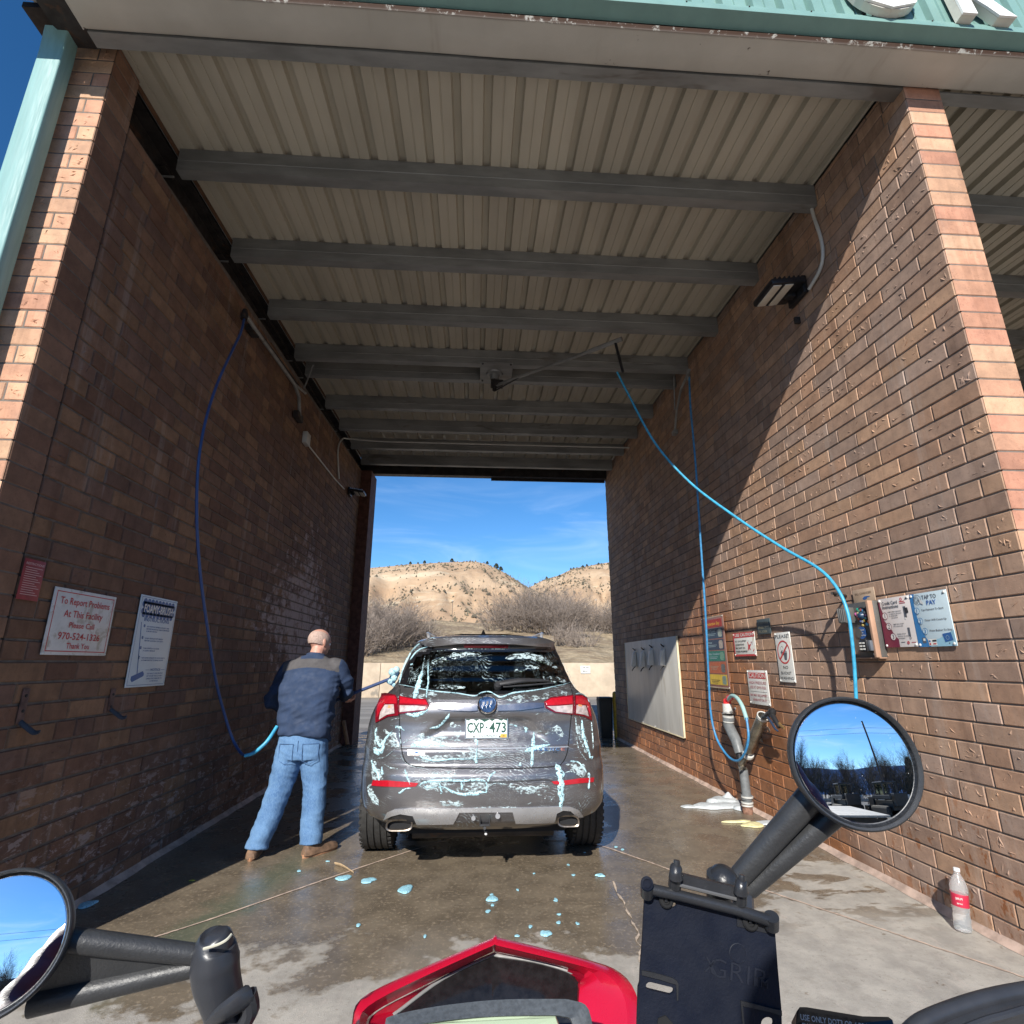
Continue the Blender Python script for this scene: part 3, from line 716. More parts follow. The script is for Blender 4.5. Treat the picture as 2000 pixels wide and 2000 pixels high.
for px, s, lab in ((799,.9,'leftmost dark juniper on the left ridge'),(814,.6,'smallest juniper of the group on the left ridge top'),(827,1.0,'third juniper along the left ridge top'),(881,1.2,'juniper at the highest point of the left ridge'),(951,1.0,'small juniper left of the dark pair on the right shoulder of the ridge'),(969,1.7,'big dark juniper on the right shoulder of the left ridge'),(978,1.4,'juniper right beside the big one on the shoulder of the left ridge')):
    juniper(px, 300, s, lab, 'junipers on the ridges')
for i, px in enumerate((1045,1068,1094,1116,1122,1140,1148,1171,1190)):
    juniper(px, 425-(i%3)*4, .8+.6*((i*7)%4)/4, 'small dark juniper in the row along the right hand ridge', 'junipers along the right hand ridge')
for px, Y, s, lab in ((821,165,1.15,'round green juniper low on the left hill, left of the antenna'),(832,168,.6,'tiny green juniper right of the round one low on the hill'),(846,160,.5,'tiny lone juniper at the foot of the left hill')):
    juniper(px, Y, s, lab, 'junipers on the ridges')
# thin utility posts at the foot of the hills
for px, y0, y1, Y, lab in ((815,1182,1212,120,'thin dark post left of the round juniper at the foot of the hill'),(884,1172,1210,125,'thin pale topped post in the middle of the hillside'),(1164,1170,1205,120,'thin post at the right foot of the hills')):
    a = at(px, y0, 1, Y); z0 = terr(a.x, Y)
    def f(mb):
        mb.tube([(a.x, Y, z0-.2), (a.x, Y, a.z)], .07, M('old_post', (.16,.13,.10), .9), 7); mb.box((a.x-.12, Y-.05, a.z-.3), (a.x+.12, Y+.05, a.z), M('post_top', (.6,.58,.52), .6), .02)
    tag(one('utility_post', f), lab, 'post', 'thin posts at the foot of the hills')

# bin and bollard at the back right corner
bn = empty('trash_bin', (2.58, 11.1, 0), 'tall dark trash bin outside the back right corner of the bay', 'trash bin')
BINM = M('bin_plastic', (.02,.025,.025), .5, var=.2)
def f(mb):
    mb.rings([[(2.55+sx*w, 11.12+sy*w, z) for sx, sy in ((-1,-1),(-.8,-1.1),(.8,-1.1),(1,-1),(1.1,-.8),(1.1,.8),(1,1),(-1,1),(-1.1,.8),(-1.1,-.8))] for w, z in ((.105,0),(.112,.3),(.125,.68),(.128,.70))], BINM, smooth=False)
    mb.box((2.44,11.0,.2),(2.445,11.2,.5),BINM)
one('body', f, bn); one('rim', lambda mb: mb.box((2.415,10.99,.70),(2.685,11.25,.745), BINM, .015), bn)
def f(mb): mb.lathe((2.745, 11.03, 0), (0,0,1), [(.055,0),(.055,.80),(.045,.835),(.02,.85)], M('yellow_paint', (.55,.36,.03), .5, var=.2, vs=12), 16)
tag(one('bollard', f), 'yellow steel bollard right behind the dark bin', 'bollard')
# ================================================================ signs on the walls
RED = M('sign_red', (.55,.035,.04), .4, var=.06, vs=10); BLUE = M('sign_blue', (.035,.12,.33), .4, var=.06)
SCREW = M('screw_head', (.80,.80,.76), .35, .2, var=.05); DRED = M('sign_maroon', (.16,.02,.045), .4, var=.05)
class Sign:
    def __init__(s, name, side, ya, yb, zt, zbm, label, base=WHITE, cat='sign', group=None, tk=.006, off=.010):
        s.x0 = XL+off if side == 'L' else XR-off; s.sx = 1 if side == 'L' else -1
        s.ya, s.yb, s.zt, s.zb_ = ya, yb, zt, zbm; s.w = abs(yb-ya); s.h = zt-zbm
        s.e = empty(name, (s.x0, (ya+yb)/2, zbm), label, cat, group)
        s.uy = Vector((0, 1 if yb > ya else -1, 0)); s.mb = MB(); s.layer = 0; s.tk = tk
        one('board', lambda mb: mb.box((s.x0, ya, zbm), (s.x0+s.sx*tk, yb, zt), base, .0015), s.e)
    def P(s, u, v, l=1): return Vector((s.x0+s.sx*(s.tk+.0011*l), s.ya+s.uy.y*u*s.w, s.zt-v*s.h))
    def rect(s, u0, v0, u1, v1, mat, l=1): s.mb.add([s.P(u0,v1,l), s.P(u1,v1,l), s.P(u1,v0,l), s.P(u0,v0,l)], [(0,1,2,3)], mat)
    def poly(s, pts, mat, l=1): s.mb.add([s.P(u,v,l) for u, v in pts], [tuple(range(len(pts)))], mat)
    def text(s, t, u, v, h, mat, align='c', width=None, l=2, bold=.015):
        """v = base line; h, width as fractions of sign height / width"""
        put_text(s.mb, t, s.P(u, v, l), s.uy, (0,0,1), h*s.h, mat, align, width*s.w if width else None, bold)
    def ring(s, u, v, r0, r1, mat, l=1, n=28):
        """circle in true proportions, r in metres"""
        c = s.P(u, v, l)
        o = [c+s.uy*(r1*math.cos(2*PI*k/n))+Vector((0,0,r1*math.sin(2*PI*k/n))) for k in range(n)]
        if r0 <= 0: s.mb.add(o, [tuple(range(n))], mat); return
        i = [c+s.uy*(r0*math.cos(2*PI*k/n))+Vector((0,0,r0*math.sin(2*PI*k/n))) for k in range(n)]
        s.mb.add(o+i, [(k, (k+1) % n, n+(k+1) % n, n+k) for k in range(n)], mat)
    def border(s, m, t, mat, l=1):
        a, b = m/s.w, m/s.h; ta, tb = t/s.w, t/s.h
        s.rect(a, b, 1-a, b+tb, mat, l); s.rect(a, 1-b-tb, 1-a, 1-b, mat, l); s.rect(a, b+tb, a+ta, 1-b-tb, mat, l); s.rect(1-a-ta, b+tb, 1-a, 1-b-tb, mat, l)
    def screws(s, m=.014, r=.007, pts=None):
        def f(mb):
            for u, v in pts or ((m/s.w, m/s.h), (1-m/s.w, m/s.h), (m/s.w, 1-m/s.h), (1-m/s.w, 1-m/s.h)):
                mb.lathe(s.P(u, v, 0), (s.sx,0,0), [(r,0),(r,.003),(r*.5,.006)], SCREW, 10)
        one('screw_heads', f, s.e)
    def done(s): s.mb.build('artwork', s.e, fix=False)

WORN = M('worn_sign_white', (.72,.70,.66), .45, var=.06, vs=12, dirt=(.50,.46,.38), dirtamt=.35)
s = Sign('notice_sign', 'L', 3.150, 3.676, 1.790, 1.425, 'square white sign with a red telephone number, left of the blue topped sign', WORN)
s.border(.018, .005, RED)
for t, v, w in (('To Report Problems', .235, .80), ('At This Facility', .425, .62), ('Please Call', .585, .40), ('970-524-1326', .765, .66), ('Thank You', .90, .36)):
    s.text(t, .5, v, .105 if w > .5 else .085, RED, width=w, bold=.01)
s.screws(.010, .004); s.done()
s = Sign('instruction_sign', 'L', 3.936, 4.404, 1.843, 1.223, 'tall white sign with a blue scalloped heading on the left wall', M('cool_white', (.66,.72,.74), .4, var=.04))
s.rect(.09, .07, .91, .215, BLUE)
for k in range(9):
    s.ring(.12+k*.095, .07, 0, .022, BLUE, 1, 14); s.ring(.12+k*.095, .215, 0, .020, BLUE, 1, 14)
for v in (.10,.18): s.ring(.09, v, 0, .02, BLUE, 1, 12); s.ring(.91, v, 0, .02, BLUE, 1, 12)
s.text('FOAMY-BRUSH', .5, .185, .085, WHITE, width=.78, l=3, bold=.03); s.text('INSTRUCTIONS', .5, .285, .045, BLUE, width=.68)
rows = [(.345, '1', ['SET SWITCH WHEEL A SHORT TIME', 'BEFORE RELEASING HIGH FOAM FROM', 'A BRUSH HANDLE']), (.475, '2', ['WASH VEHICLE WITH BRUSH', 'BEFORE CLEANING OFF BODY']), (.585, '3', ['TURN SWITCH TO RINSE', 'A CLEAN VEHICLE']), (.69, '4', ['WET DOWN WINDOW TO AVOID RESIDUE', 'A FOAM SWITCH TO RINSE AGAIN'])]
for v, n_, ls in rows:
    s.ring(.20, v-.008, 0, .011, BLUE, 1, 14); s.text(n_, .20, v, .016, WHITE, l=3)
    for k, t in enumerate(ls): s.text(t, .26, v+.004+k*.026, .014, BLUE, 'l', width=min(.62, .021*len(t)), bold=.02)
s.text('NOTICE', .68, .83, .026, BLUE, width=.26)
for a, b in ((.42,.53),(.83,.94)): s.rect(a, .817, b, .821, BLUE)
for k, t in enumerate(('DO NOT USE BRUSH', 'OF YOUR TRUCK BED', 'LIABLE FOR DAMAGE TO', 'A VEHICLE')): s.text(t, .68, .865+k*.028, .014, BLUE, width=.42 if k < 3 else .22, bold=.02)
s.poly([(.09,.885),(.36,.83),(.40,.86),(.39,.885),(.13,.945),(.09,.92)], BLUE)
s.poly([(.215,.86),(.235,.86),(.115,.30),(.10,.30)], BLUE); s.border(.012, .0025, BLUE)
s.screws(.008, .004); s.done()
s = Sign('notice_sign', 'L', 2.909, 3.049, 1.904, 1.695, 'small faded red sign high beside the left pier', M('faded_red', (.30,.045,.05), .5, var=.15, vs=20), tk=.003)
PALE = M('pale_print', (.62,.42,.40), .5, var=.05)
s.text('RESTRICTIONS', .5, .14, .055, PALE, width=.86)
for k in range(13): s.rect(.1, .20+k*.055, .9-.12*((k*5)%3), .215+k*.055, PALE)
s.done()

s = Sign('caution_sign', 'R', 5.706, 5.256, 1.684, 1.450, 'landscape red and white caution sign under the dark plaque', WHITE)
s.rect(.0, .0, 1., .22, RED); s.rect(0, .22, .045, 1, RED); s.rect(.045, .92, 1, 1, RED)
s.text('USE CAUTION', .53, .165, .125, WHITE, width=.84, l=3, bold=.02)
for k, t in enumerate(('ICY OR SLIPPERY', 'CONDITIONS', 'MAY EXIST ON', 'THESE PREMISES')): s.text(t, .09, .40+k*.145, .072, BLACK, 'l', width=(.54,.42,.44,.54)[k])
s.poly([(.66,.42),(.69,.40),(.72,.55),(.80,.50),(.82,.53),(.76,.64),(.78,.74),(.74,.76),(.71,.68),(.67,.78),(.64,.76),(.68,.60)], RED); s.ring(.83, .45, 0, .008, RED, 1, 12)
s.poly([(.88,.78),(.93,.70),(.95,.72),(.90,.84)], RED); s.rect(.86,.40,.875,.55,BLUE); s.rect(.70,.34,.712,.40,BLUE)
s.screws(.016, .008); s.done()
s = Sign('caution_sign', 'R', 5.489, 5.107, 1.316, 1.001, 'portrait white sign with a red caution heading and maroon print, above the empty hose post', WORN)
s.rect(.08, .07, .93, .245, RED); s.text('CAUTION', .505, .215, .13, WHITE, width=.78, l=3, bold=.01)
RP = M('print_red', (.42,.10,.12), .5, var=.05)
s.text('HIGH PRESSURE', .5, .41, .085, RP, width=.84, bold=0); s.text('USE AT OWN RISK', .5, .545, .085, RP, width=.80, bold=0)
s.rect(.10, .625, .92, .633, BLACK); s.text('BAY MAY BE SLIPPERY', .5, .765, .065, RP, width=.84, bold=0.01); s.text('WHEN WET OR ICY', .53, .90, .065, RP, width=.70, bold=0.01)
s.screws(.014, .008); s.done()
s = Sign('prohibition_sign', 'R', 4.889, 4.645, 1.646, 1.222, 'narrow white sign with a red struck circle over a bucket', WHITE)
s.text('PLEASE!', .5, .115, .07, BLACK, width=.90, bold=0)
s.ring(.50, .40, .088, .100, RED, 2, 40)
c = .70; s.poly([(.20,.53),(.24,.56),(.80,.275),(.76,.245)], RED, 3)
GR = M('print_grey', (.10,.11,.13), .5, var=.05)
s.poly([(.46,.42),(.70,.42),(.64,.56),(.50,.56)], GR); s.poly([(.44,.40),(.52,.37),(.64,.37),(.72,.40),(.64,.43),(.52,.43)], M('print_mid', (.25,.26,.28), .5))
s.poly([(.28,.40),(.38,.37),(.50,.44),(.48,.47),(.36,.42),(.33,.46)], GR); s.ring(.40, .33, .018, .021, GR, 1, 16)
s.text('NO', .5, .735, .062, BLACK, width=.32, bold=0); s.text('BUCKET', .5, .845, .055, BLACK, width=.66, bold=0); s.text('WASHING', .5, .945, .055, BLACK, width=.84, bold=0)
s.screws(.012, .008); s.done()
s = Sign('plaque', 'R', 5.180, 4.942, 1.787, 1.645, 'small dark grey plaque with broken lower edge and pale raised letters', M('slate', (.065,.085,.09), .6, var=.15, vs=30))
PT = M('plaque_letter', (.30,.28,.20), .6, var=.1)
for k, t in enumerate(('WASH YOUR', 'FREE', 'TO YOUR')): s.text(t, .10, .36+k*.27, .15, PT, 'l', width=(.80,.42,.64)[k])
s.poly([(.56,.50),(.66,.44),(.66,.48),(.90,.47),(.90,.55),(.66,.54),(.66,.60)], PT); s.done()
# vending poster
s = Sign('poster', 'R', 6.480, 5.900, 1.900, 1.115, 'tall framed poster striped red, blue, green, orange and yellow', M('poster_rose', (.26,.12,.10), .5, var=.1, vs=20), off=.010)
TANF = M('frame_tan', (.42,.33,.24), .6)
for a in ((0,0,1,.018),(0,.982,1,1),(0,.018,.022,.982),(.978,.018,1,.982)): s.rect(*a, TANF, 1)
def pan(v0, v1, c, nm): s.rect(.16, v0, .93, v1, M('poster_'+nm, c, .5, var=.12, vs=30), 1)
pan(.045,.155,(.36,.03,.025),'red'); pan(.17,.315,(.035,.07,.12),'navy'); pan(.33,.475,(.03,.055,.10),'navy2'); pan(.49,.63,(.02,.17,.135),'green'); pan(.645,.80,(.42,.11,.05),'orange'); pan(.815,.955,(.62,.43,.05),'yellow')
YL = M('print_yellow', (.70,.40,.06), .5); PB = M('print_paleblue', (.35,.48,.52), .5)
s.text('Protection Bay', .52, .125, .045, YL, width=.62)
s.text('Dry Towel', .22, .225, .035, PB, 'l', width=.36); s.text('Armor', .22, .385, .03, PB, 'l', width=.2); s.text('Glass Towelette', .22, .545, .03, PB, 'l', width=.48)
for v0, c, n_ in ((.245,PB,2),(.405,PB,2),(.57,PB,2),(.70,TANF,3),(.89,BLACK,3)):
    for k in range(n_): s.rect(.22+.02*k, v0+k*.02, .62-.05*k, v0+.006+k*.02, c, 2)
for v0, c in ((.185,(.35,.40,.36)),(.345,(.40,.34,.30)),(.505,(.15,.30,.22)),(.67,(.12,.13,.13)),(.83,(.20,.27,.22))):
    s.poly([(.72,v0+.02),(.76,v0),(.86,v0),(.89,v0+.02),(.89,v0+.10),(.86,v0+.115),(.76,v0+.115),(.72,v0+.10)], M('pack_%d' % int(v0*1000), c, .5, var=.3, vs=60), 2)
s.screws(.012, .006); s.done()
# bill changer plate
s = Sign('notice_sign', 'R', 3.768, 3.550, 1.887, 1.796, 'small tan plate with a dark blue pointing hand above the control box', M('tan_plate', (.50,.36,.25), .6, var=.08, vs=20), tk=.004)
s.text('BILL CHANGER', .5, .42, .17, M('print_brown', (.16,.11,.08), .6), width=.76, bold=0)
s.poly([(.44,.72),(.54,.60),(.66,.60),(.78,.64),(.78,.69),(.66,.70),(.64,.80),(.54,.86),(.46,.82)], BLUE); s.done()
# card instructions
CW = M('card_sign_white', (.66,.60,.57), .4, var=.05)
s = Sign('card_sign', 'R', 3.529, 3.257, 1.796, 1.480, 'off white credit card instruction sign with a maroon wavy edge', CW)
pts = [(0,0),(.06,.02),(.05,.15),(.10,.30),(.10,.45),(.20,.55),(.30,.66),(.34,.76),(.46,.84),(.46,1),(0,1)]
for (a, b), (c_, d) in zip(pts[1:-2], pts[2:-1]): s.poly([(0,b),(a,b),(c_,d),(0,d)], DRED, 1)
s.text('Credit Card', .12, .135, .066, GR, 'l', width=.50, bold=.02); s.text('Instructions', .12, .215, .066, GR, 'l', width=.52, bold=.02)
for k, (u, v) in enumerate(((.16,.36),(.23,.58),(.31,.79))):
    s.ring(u, v, 0, .0235, CW, 2); s.ring(u, v, .0205, .0235, DRED, 3); s.text(str(k+1), u, v+.042, .085, GR, l=3)
for (u, v, w, t) in ((.27,.30,.42,'INSERT CREDIT CARD FACE'),(.30,.34,.40,'a. magnetic strip down'),(.30,.38,.26,'b. stripe left'),(.36,.42,.20,'and remove'),(.37,.555,.34,'TIMER WILL COUNT'),(.37,.595,.30,'UP to show used'),(.45,.755,.26,'PRESS STOP'),(.46,.795,.34,'button to end'),(.47,.835,.20,'charges')):
    s.text(t, u, v, .022, GR, 'l', width=w, bold=.02)
s.rect(.76,.21,.84,.43,GR); s.rect(.77,.43,.81,.46,WHITE,2); s.poly([(.80,.24),(.90,.24),(.91,.34),(.82,.36)], BLACK, 2); s.rect(.78,.63,.85,.80,GR); s.ring(.83,.83,.005,.008,GR,2,14)
s.rect(.68,.10,.84,.115,RED); s.rect(.68,.13,.86,.15,RP); s.ring(.75,.06,.006,.010,RED,2,12); s.poly([(.86,.075),(.93,.075),(.90,.03)], GR, 2)
s.rect(.52,.90,.64,.915,GR); s.ring(.74,.92,.004,.010,RED,2,12); s.rect(.83,.91,.96,.925,RP)
s.screws(.013, .0085); s.done()
TW = M('tap_sign_white', (.55,.66,.70), .35, var=.05); TB = M('tap_blue', (.045,.19,.42), .35, var=.05); TL = M('tap_pale', (.30,.52,.63), .35, var=.1, vs=5)
s = Sign('payment_sign', 'R', 3.252, 2.980, 1.795, 1.476, 'pale blue tap to pay sign, rightmost of the pair beside the control box', TW)
for (a, b), (c_, d) in zip([(.14,0),(.09,.2),(.11,.45),(.17,.70),(.28,.88)], [(.09,.2),(.11,.45),(.17,.70),(.28,.88),(.34,1)]): s.poly([(0,b),(a,b),(c_,d),(0,d)], TB, 1)
s.poly([(.28,.90),(.60,.86),(1,.72),(1,1),(.34,1)], TL, 1)
s.text('TAP TO', .54, .125, .075, GR, width=.40, bold=.01); s.text('PAY', .58, .235, .082, M('print_blue', (.06,.15,.42), .4), width=.26, bold=.02)
s.ring(.20, .12, .029, .031, GR, 1)
for r_ in (.008,.014,.020): s.ring(.18, .12, r_, r_+.0022, GR, 2, 20)
s.poly([(.27,.10),(.30,.11),(.38,.20),(.35,.22),(.28,.19)], M('print_light', (.6,.6,.58), .5), 3)
for k, (u, v, t, w) in enumerate(((.15,.325,'Tap Payment To Start',.60),(.19,.52,'Timer Will Count Up',.58),(.27,.715,'Press Button To Stop',.62))):
    s.ring(u, v, 0, .0195, TW, 2); s.ring(u, v, .017, .0195, TB, 3); s.text(str(k+1), u, v+.035, .07, TB, l=4); s.text(t, u+.12, v+.01, .032, GR, 'l', width=min(w, .98-u-.12), bold=.02)
s.poly([(.70,.78),(.92,.76),(.95,.90),(.74,.93)], BLUE, 2); s.ring(.82, .85, .010, .012, PB, 3, 18)
s.rect(.14,.83,.24,.93,GR,2); s.rect(.17,.845,.23,.89,WHITE,3); s.poly([(.30,.86),(.52,.86),(.52,.98),(.30,.98)], WHITE, 2); s.rect(.41,.88,.52,.91,BLACK,3); s.ring(.34,.90,0,.006,BLUE,3,10); s.ring(.34,.95,0,.006,RED,3,10); s.rect(.42,.94,.50,.96,RED,3)
s.ring(.84, .95, 0, .004, GR, 2, 8); s.poly([(.90,.07),(.97,.07),(.94,.03)], GR, 2)
s.screws(.013, .0085); s.done()

# ---------------------------------------------------------------- control box
DG = M('box_grey', (.13,.125,.115), .45, .3, var=.15); BR = M('box_copper', (.45,.27,.18), .5, .1, var=.12); BK = M('black_plastic', (.02,.02,.022), .38, var=.1)
cb = empty('control_box', (2.70, 3.67, 1.42), 'grey pay station box with a colourful selector dial beside the card sign', 'control box')
y0, y1, z0, z1, xf = 3.805, 3.545, 1.418, 1.793, 2.665
def f(mb):
    mb.box((XR-.002, y0, z0), (xf+.02, y1, z1), DG, .004); mb.box((xf+.02, y1, z0), (xf-.015, y1+.022, z1), BR, .003); mb.box((xf+.02, y0-.012, z0), (xf-.0, y0, z1-.16), BR, .003)
    mb.box((XR-.01, y0+.001, z0-.006), (xf+.005, y1-.001, z0), BR)
one('housing', f, cb)
def f(mb):
    c = Vector((xf+.018, 3.660, 1.700))
    mb.lathe(c, (-1,0,0), [(.058,0),(.058,.004),(.052,.006)], BK, 36)
    cols = [(.5,.05,.2),(.6,.5,.3),(.1,.35,.2),(.45,.1,.08),(.1,.3,.5),(.55,.55,.5),(.5,.25,.4),(.2,.5,.45),(.5,.35,.05),(.4,.4,.42),(.15,.2,.5),(.5,.08,.06)]
    for k, cc in enumerate(cols):
        a = 2*PI*k/12; d = Vector((0, math.cos(a), math.sin(a)))
        mb.lathe(c+d*.040-Vector((.006,0,0)), (-1,0,0), [(.0085,0),(.0085,.002)], M('dial_%d' % k, cc, .4, var=0), 10)
    mb.lathe(c-Vector((.006,0,0)), (-1,0,0), [(.026,0),(.024,.004),(.018,.012),(.016,.022),(.006,.025)], M('dial_knob', (.02,.05,.10), .35), 24)
    for (yy, zz, cc, rr) in ((3.697,1.745,(.02,.3,.22),.011),(3.722,1.715,(.5,.12,.3),.011),(3.603,1.655,(.7,.16,.05),.013),(3.625,1.640,(.15,.45,.65),.011),(3.668,1.635,(.4,.3,.1),.009)):
        mb.lathe((xf+.019, yy, zz), (-1,0,0), [(rr,0),(rr,.006),(rr*.6,.009)], M('button_%d' % int(yy*1000), cc, .35, var=0), 14)
one('selector_dial', f, cb)
def f(mb):
    mb.box((xf+.02, 3.815, 1.655), (xf-.055, 3.735, 1.765), DG, .008)
    for k in range(4): mb.box((xf-.058, 3.812-k*.02, 1.662), (xf-.055, 3.804-k*.02, 1.757), GALV)
    mb.box((xf-.03, 3.815, 1.66), (xf-.05, 3.822, 1.70), BK)
one('bill_acceptor', f, cb)
def f(mb):
    mb.box((xf+.02, 3.660, 1.455), (xf-.045, 3.585, 1.535), BK, .012); mb.box((xf+.0, 3.588, 1.460), (xf-.035, 3.560, 1.530), M('reader_grey', (.12,.13,.15), .4), .01)
    for k in range(3):
        for j in range(2): mb.box((xf-.047, 3.65-j*.03, 1.468+k*.02), (xf-.045, 3.63-j*.03, 1.478+k*.02), WHITE)
    mb.lathe((xf+.018, 3.600, 1.440), (-1,0,0), [(.006,0),(.006,.008),(.003,.011)], SCREW, 10)
one('card_reader', f, cb)
def f(mb):
    c = Vector((xf+.017, 3.690, 1.585)); n = 24
    mb.lathe(c, (-1,0,0), [(.042,0),(.042,.003)], M('vacuum_blue', (.03,.10,.30), .4), n); mb.lathe(c+Vector((-.001,.03,0)), (-1,0,0), [(.032,0),(.032,.004)], DG, n)
    for k, t in enumerate(('Credit', 'or', 'Tap Here')): put_text(mb, t, c+Vector((-.0045, -.012, .015-k*.018)), (0,-1,0), (0,0,1), .009, WHITE, 'c')
one('sticker', f, cb, fix=True)

# ---------------------------------------------------------------- mat board with four clips
mbd = empty('mat_board', (2.70, 8.65, .455), 'big grey white panel with four clips for hanging car mats', 'panel')
PANEL = M('panel_white', (.50,.49,.46), .4, var=.10, vs=1.6, dirt=(.40,.37,.32), dirtamt=.2, stretch=(1,3,.5)); EDGE = M('panel_edge', (.66,.58,.40), .5)
one('panel', lambda mb: mb.box((XR-.012, 7.35, .462), (XR-.030, 9.95, 1.738), PANEL, .002), mbd)
def f(mb):
    mb.box((XR-.010, 7.33, .455), (XR-.034, 7.349, 1.741), EDGE, .002); mb.box((XR-.010, 9.951, .455), (XR-.034, 9.966, 1.741), EDGE, .002)
    mb.box((XR-.010, 7.35, .448), (XR-.034, 9.95, .461), EDGE, .002)
    for y in (7.9, 8.5, 9.1, 9.6): mb.lathe((XR-.031, y, .475), (-1,0,0), [(.009,0),(.009,.004)], SCREW, 8)
one('frame', f, mbd)
for i, (px, py) in enumerate(((395,690),(505,690),(610,665),(757,662))):
    c = at(1180+px/6.44, 1180+py/6.44, 0, XR-.03)
    e = empty('mat_clip', (XR-.03, c.y, c.z-.12), ('mat clip farthest from the camera on the grey white panel','second mat clip from the far end of the panel','white faced mat clip in the sun just right of the shadow edge','mat clip nearest the camera on the panel')[i], 'clip', 'mat clips on the panel')
    CL = M('clip_white', (.70,.66,.58), .4, var=.06)
    def f(mb):
        mb.prism([(XR-.031, c.y+.035, c.z+.125), (XR-.031, c.y+.035, c.z-.125), (XR-.115, c.y+.035, c.z-.115), (XR-.075, c.y+.035, c.z+.09)], (0,-.07,0), CL)
    one('jaw', f, e)
    def f(mb):
        mb.tube([(XR-.03, c.y, c.z-.11), (XR-.075, c.y, c.z-.15), (XR-.10, c.y, c.z-.19)], .008, DARKSTEEL, 6)
        mb.tube([(XR-.03, c.y-.015, c.z+.14), (XR-.07, c.y-.04, c.z+.165)], .007, DARKSTEEL, 6); mb.tube([(XR-.03, c.y+.02, c.z+.14), (XR-.06, c.y+.04, c.z+.18)], .007, DARKSTEEL, 6)
        mb.tube([(XR-.03, c.y, c.z-.10), (XR-.03, c.y, c.z+.12)], .010, DARKSTEEL, 6)
    one('spring', f, e)

# ---------------------------------------------------------------- hose posts
PVC = M('grey_pvc', (.15,.16,.165), .45, var=.2, vs=14); PVC2 = M('pale_pvc', (.50,.50,.47), .45, var=.12, vs=20, dirt=(.2,.17,.13), dirtamt=.05); STEEL = M('wet_steel', (.26,.235,.19), .3, .6, var=.3, vs=12); RUST = M('rusted_coupling', (.24,.13,.09), .7, .2, var=.4, vs=30)
q_ = lambda x, y, X=2.62: at(1360+x/7.155, 1350+y/7.155, 0, X)
hp = empty('hose_post', (2.64, 5.54, 0), 'forked pipe post holding the sprayer hose and trigger gun on the right wall', 'hose post')
def f(mb):
    p = [q_(720,1690), q_(714,1580), q_(705,1480), q_(680,1280), q_(658,1100)]
    mb.tube(p, .042, PVC, 18)
    mb.tube([p[-1], q_(632,1045), q_(650,985), q_(690,930), q_(715,880)], [.040,.034,.032,.033,.034], STEEL, 16, spline=4)
    mb.tube([q_(640,1060), q_(612,960), q_(590,830)], .034, BK, 14, spline=3)
    mb.lathe(q_(705,1480)-Vector((0,0,.02)), (0,0,1), [(.052,0),(.052,.04)], PVC, 18)
    for z in (1560,1595,1480): mb.lathe(q_(712,z)-Vector((0,0,.004)), (0,0,1), [(.055,0),(.055,.014)], PVC2, 18)
    mb.lathe((2.62, q_(720,1690).y, 0), (0,0,1), [(.045,0),(.048,.02),(.048,.06),(.055,.065),(.055,.085)], RUST, 16)
one('standpipe', f, hp)
def f(mb):
    mb.tube([q_(606,870), q_(560,700), q_(490,560)], [.045,.052,.052], PVC, 20); mb.tube([q_(505,590), q_(470,515), q_(450,470), q_(448,420)], .052, PVC, 20, spline=4)
    mb.tube([q_(450,430), q_(446,340)], .056, PVC2, 20); mb.tube([q_(450,408), q_(448,362)], .058, PVC, 20); mb.tube([q_(446,318), q_(442,300)], .062, GALV, 20)
    mb.tube([q_(446,310), q_(430,175)], [.052,.047], PVC2, 20)
    mb.box(q_(470,300,2.66), q_(540,250,2.72), GALV, .004); mb.tube([q_(480,300), q_(545,240,2.70)], .012, GALV, 8)
one('filled_holster', f, hp)
def f(mb):
    a, b = q_(715,865), q_(930,350); d = (b-a).normalized(); n = 22; u = d.orthogonal().normalized(); w = d.cross(u); r0, r1 = .050, .043
    rr = [[a+d*t+ (u*math.cos(2*PI*k/n)+w*math.sin(2*PI*k/n))*r_ for k in range(n)] for t, r_ in ((0,.03),(.05,r0),((b-a).length,r0),((b-a).length+.004,r1+.003),((b-a).length,r1),(.15,r1),(.149,.001))]
    mb.rings(rr, STEEL, True)
    mb.rings([[b+(u*math.cos(2*PI*k/n)+w*math.sin(2*PI*k/n))*r_+d*h for k in range(n)] for h, r_ in ((-.02,.051),(.006,.053),(.008,.048),(.006,.043),(-.02,.043))], PVC2, False)
    for x, y in ((960,490),(860,640)): mb.tube([q_(x-40,y), q_(x+30,y+20,2.68), q_(x+60,y+60,2.725)], .011, GALV, 8)
    mb.lathe(q_(715,880)-Vector((0,0,.012)), d, [(.052,0),(.055,.012),(.05,.03)], PVC2, 20)
one('open_holster', f, hp)
gun = empty('spray_gun', q_(1020,400,2.60), 'black trigger gun with brass fitting hooked in the open pipe holster', 'spray gun')
def f(mb):
    mb.tube([q_(925,370,2.60), q_(985,340,2.58), q_(1045,295,2.58)], [.020,.024,.026], BK, 12, spline=4)
    mb.tube([q_(1035,290,2.58), q_(1100,400,2.57), q_(1160,505,2.57)], [.026,.022,.017], BK, 12, spline=4)
    mb.lathe(q_(1060,290,2.58), (0,-.3,1), [(.030,-.02),(.034,0),(.03,.02),(.012,.032)], BK, 14)
one('body', f, gun)
one('trigger', lambda mb: mb.tube([q_(1000,370,2.56), q_(1045,430,2.55), q_(1100,520,2.55), q_(1145,560,2.56)], [.012,.012,.010,.007], M('gun_trigger', (.03,.045,.08), .2, var=.1), 10, spline=4), gun)
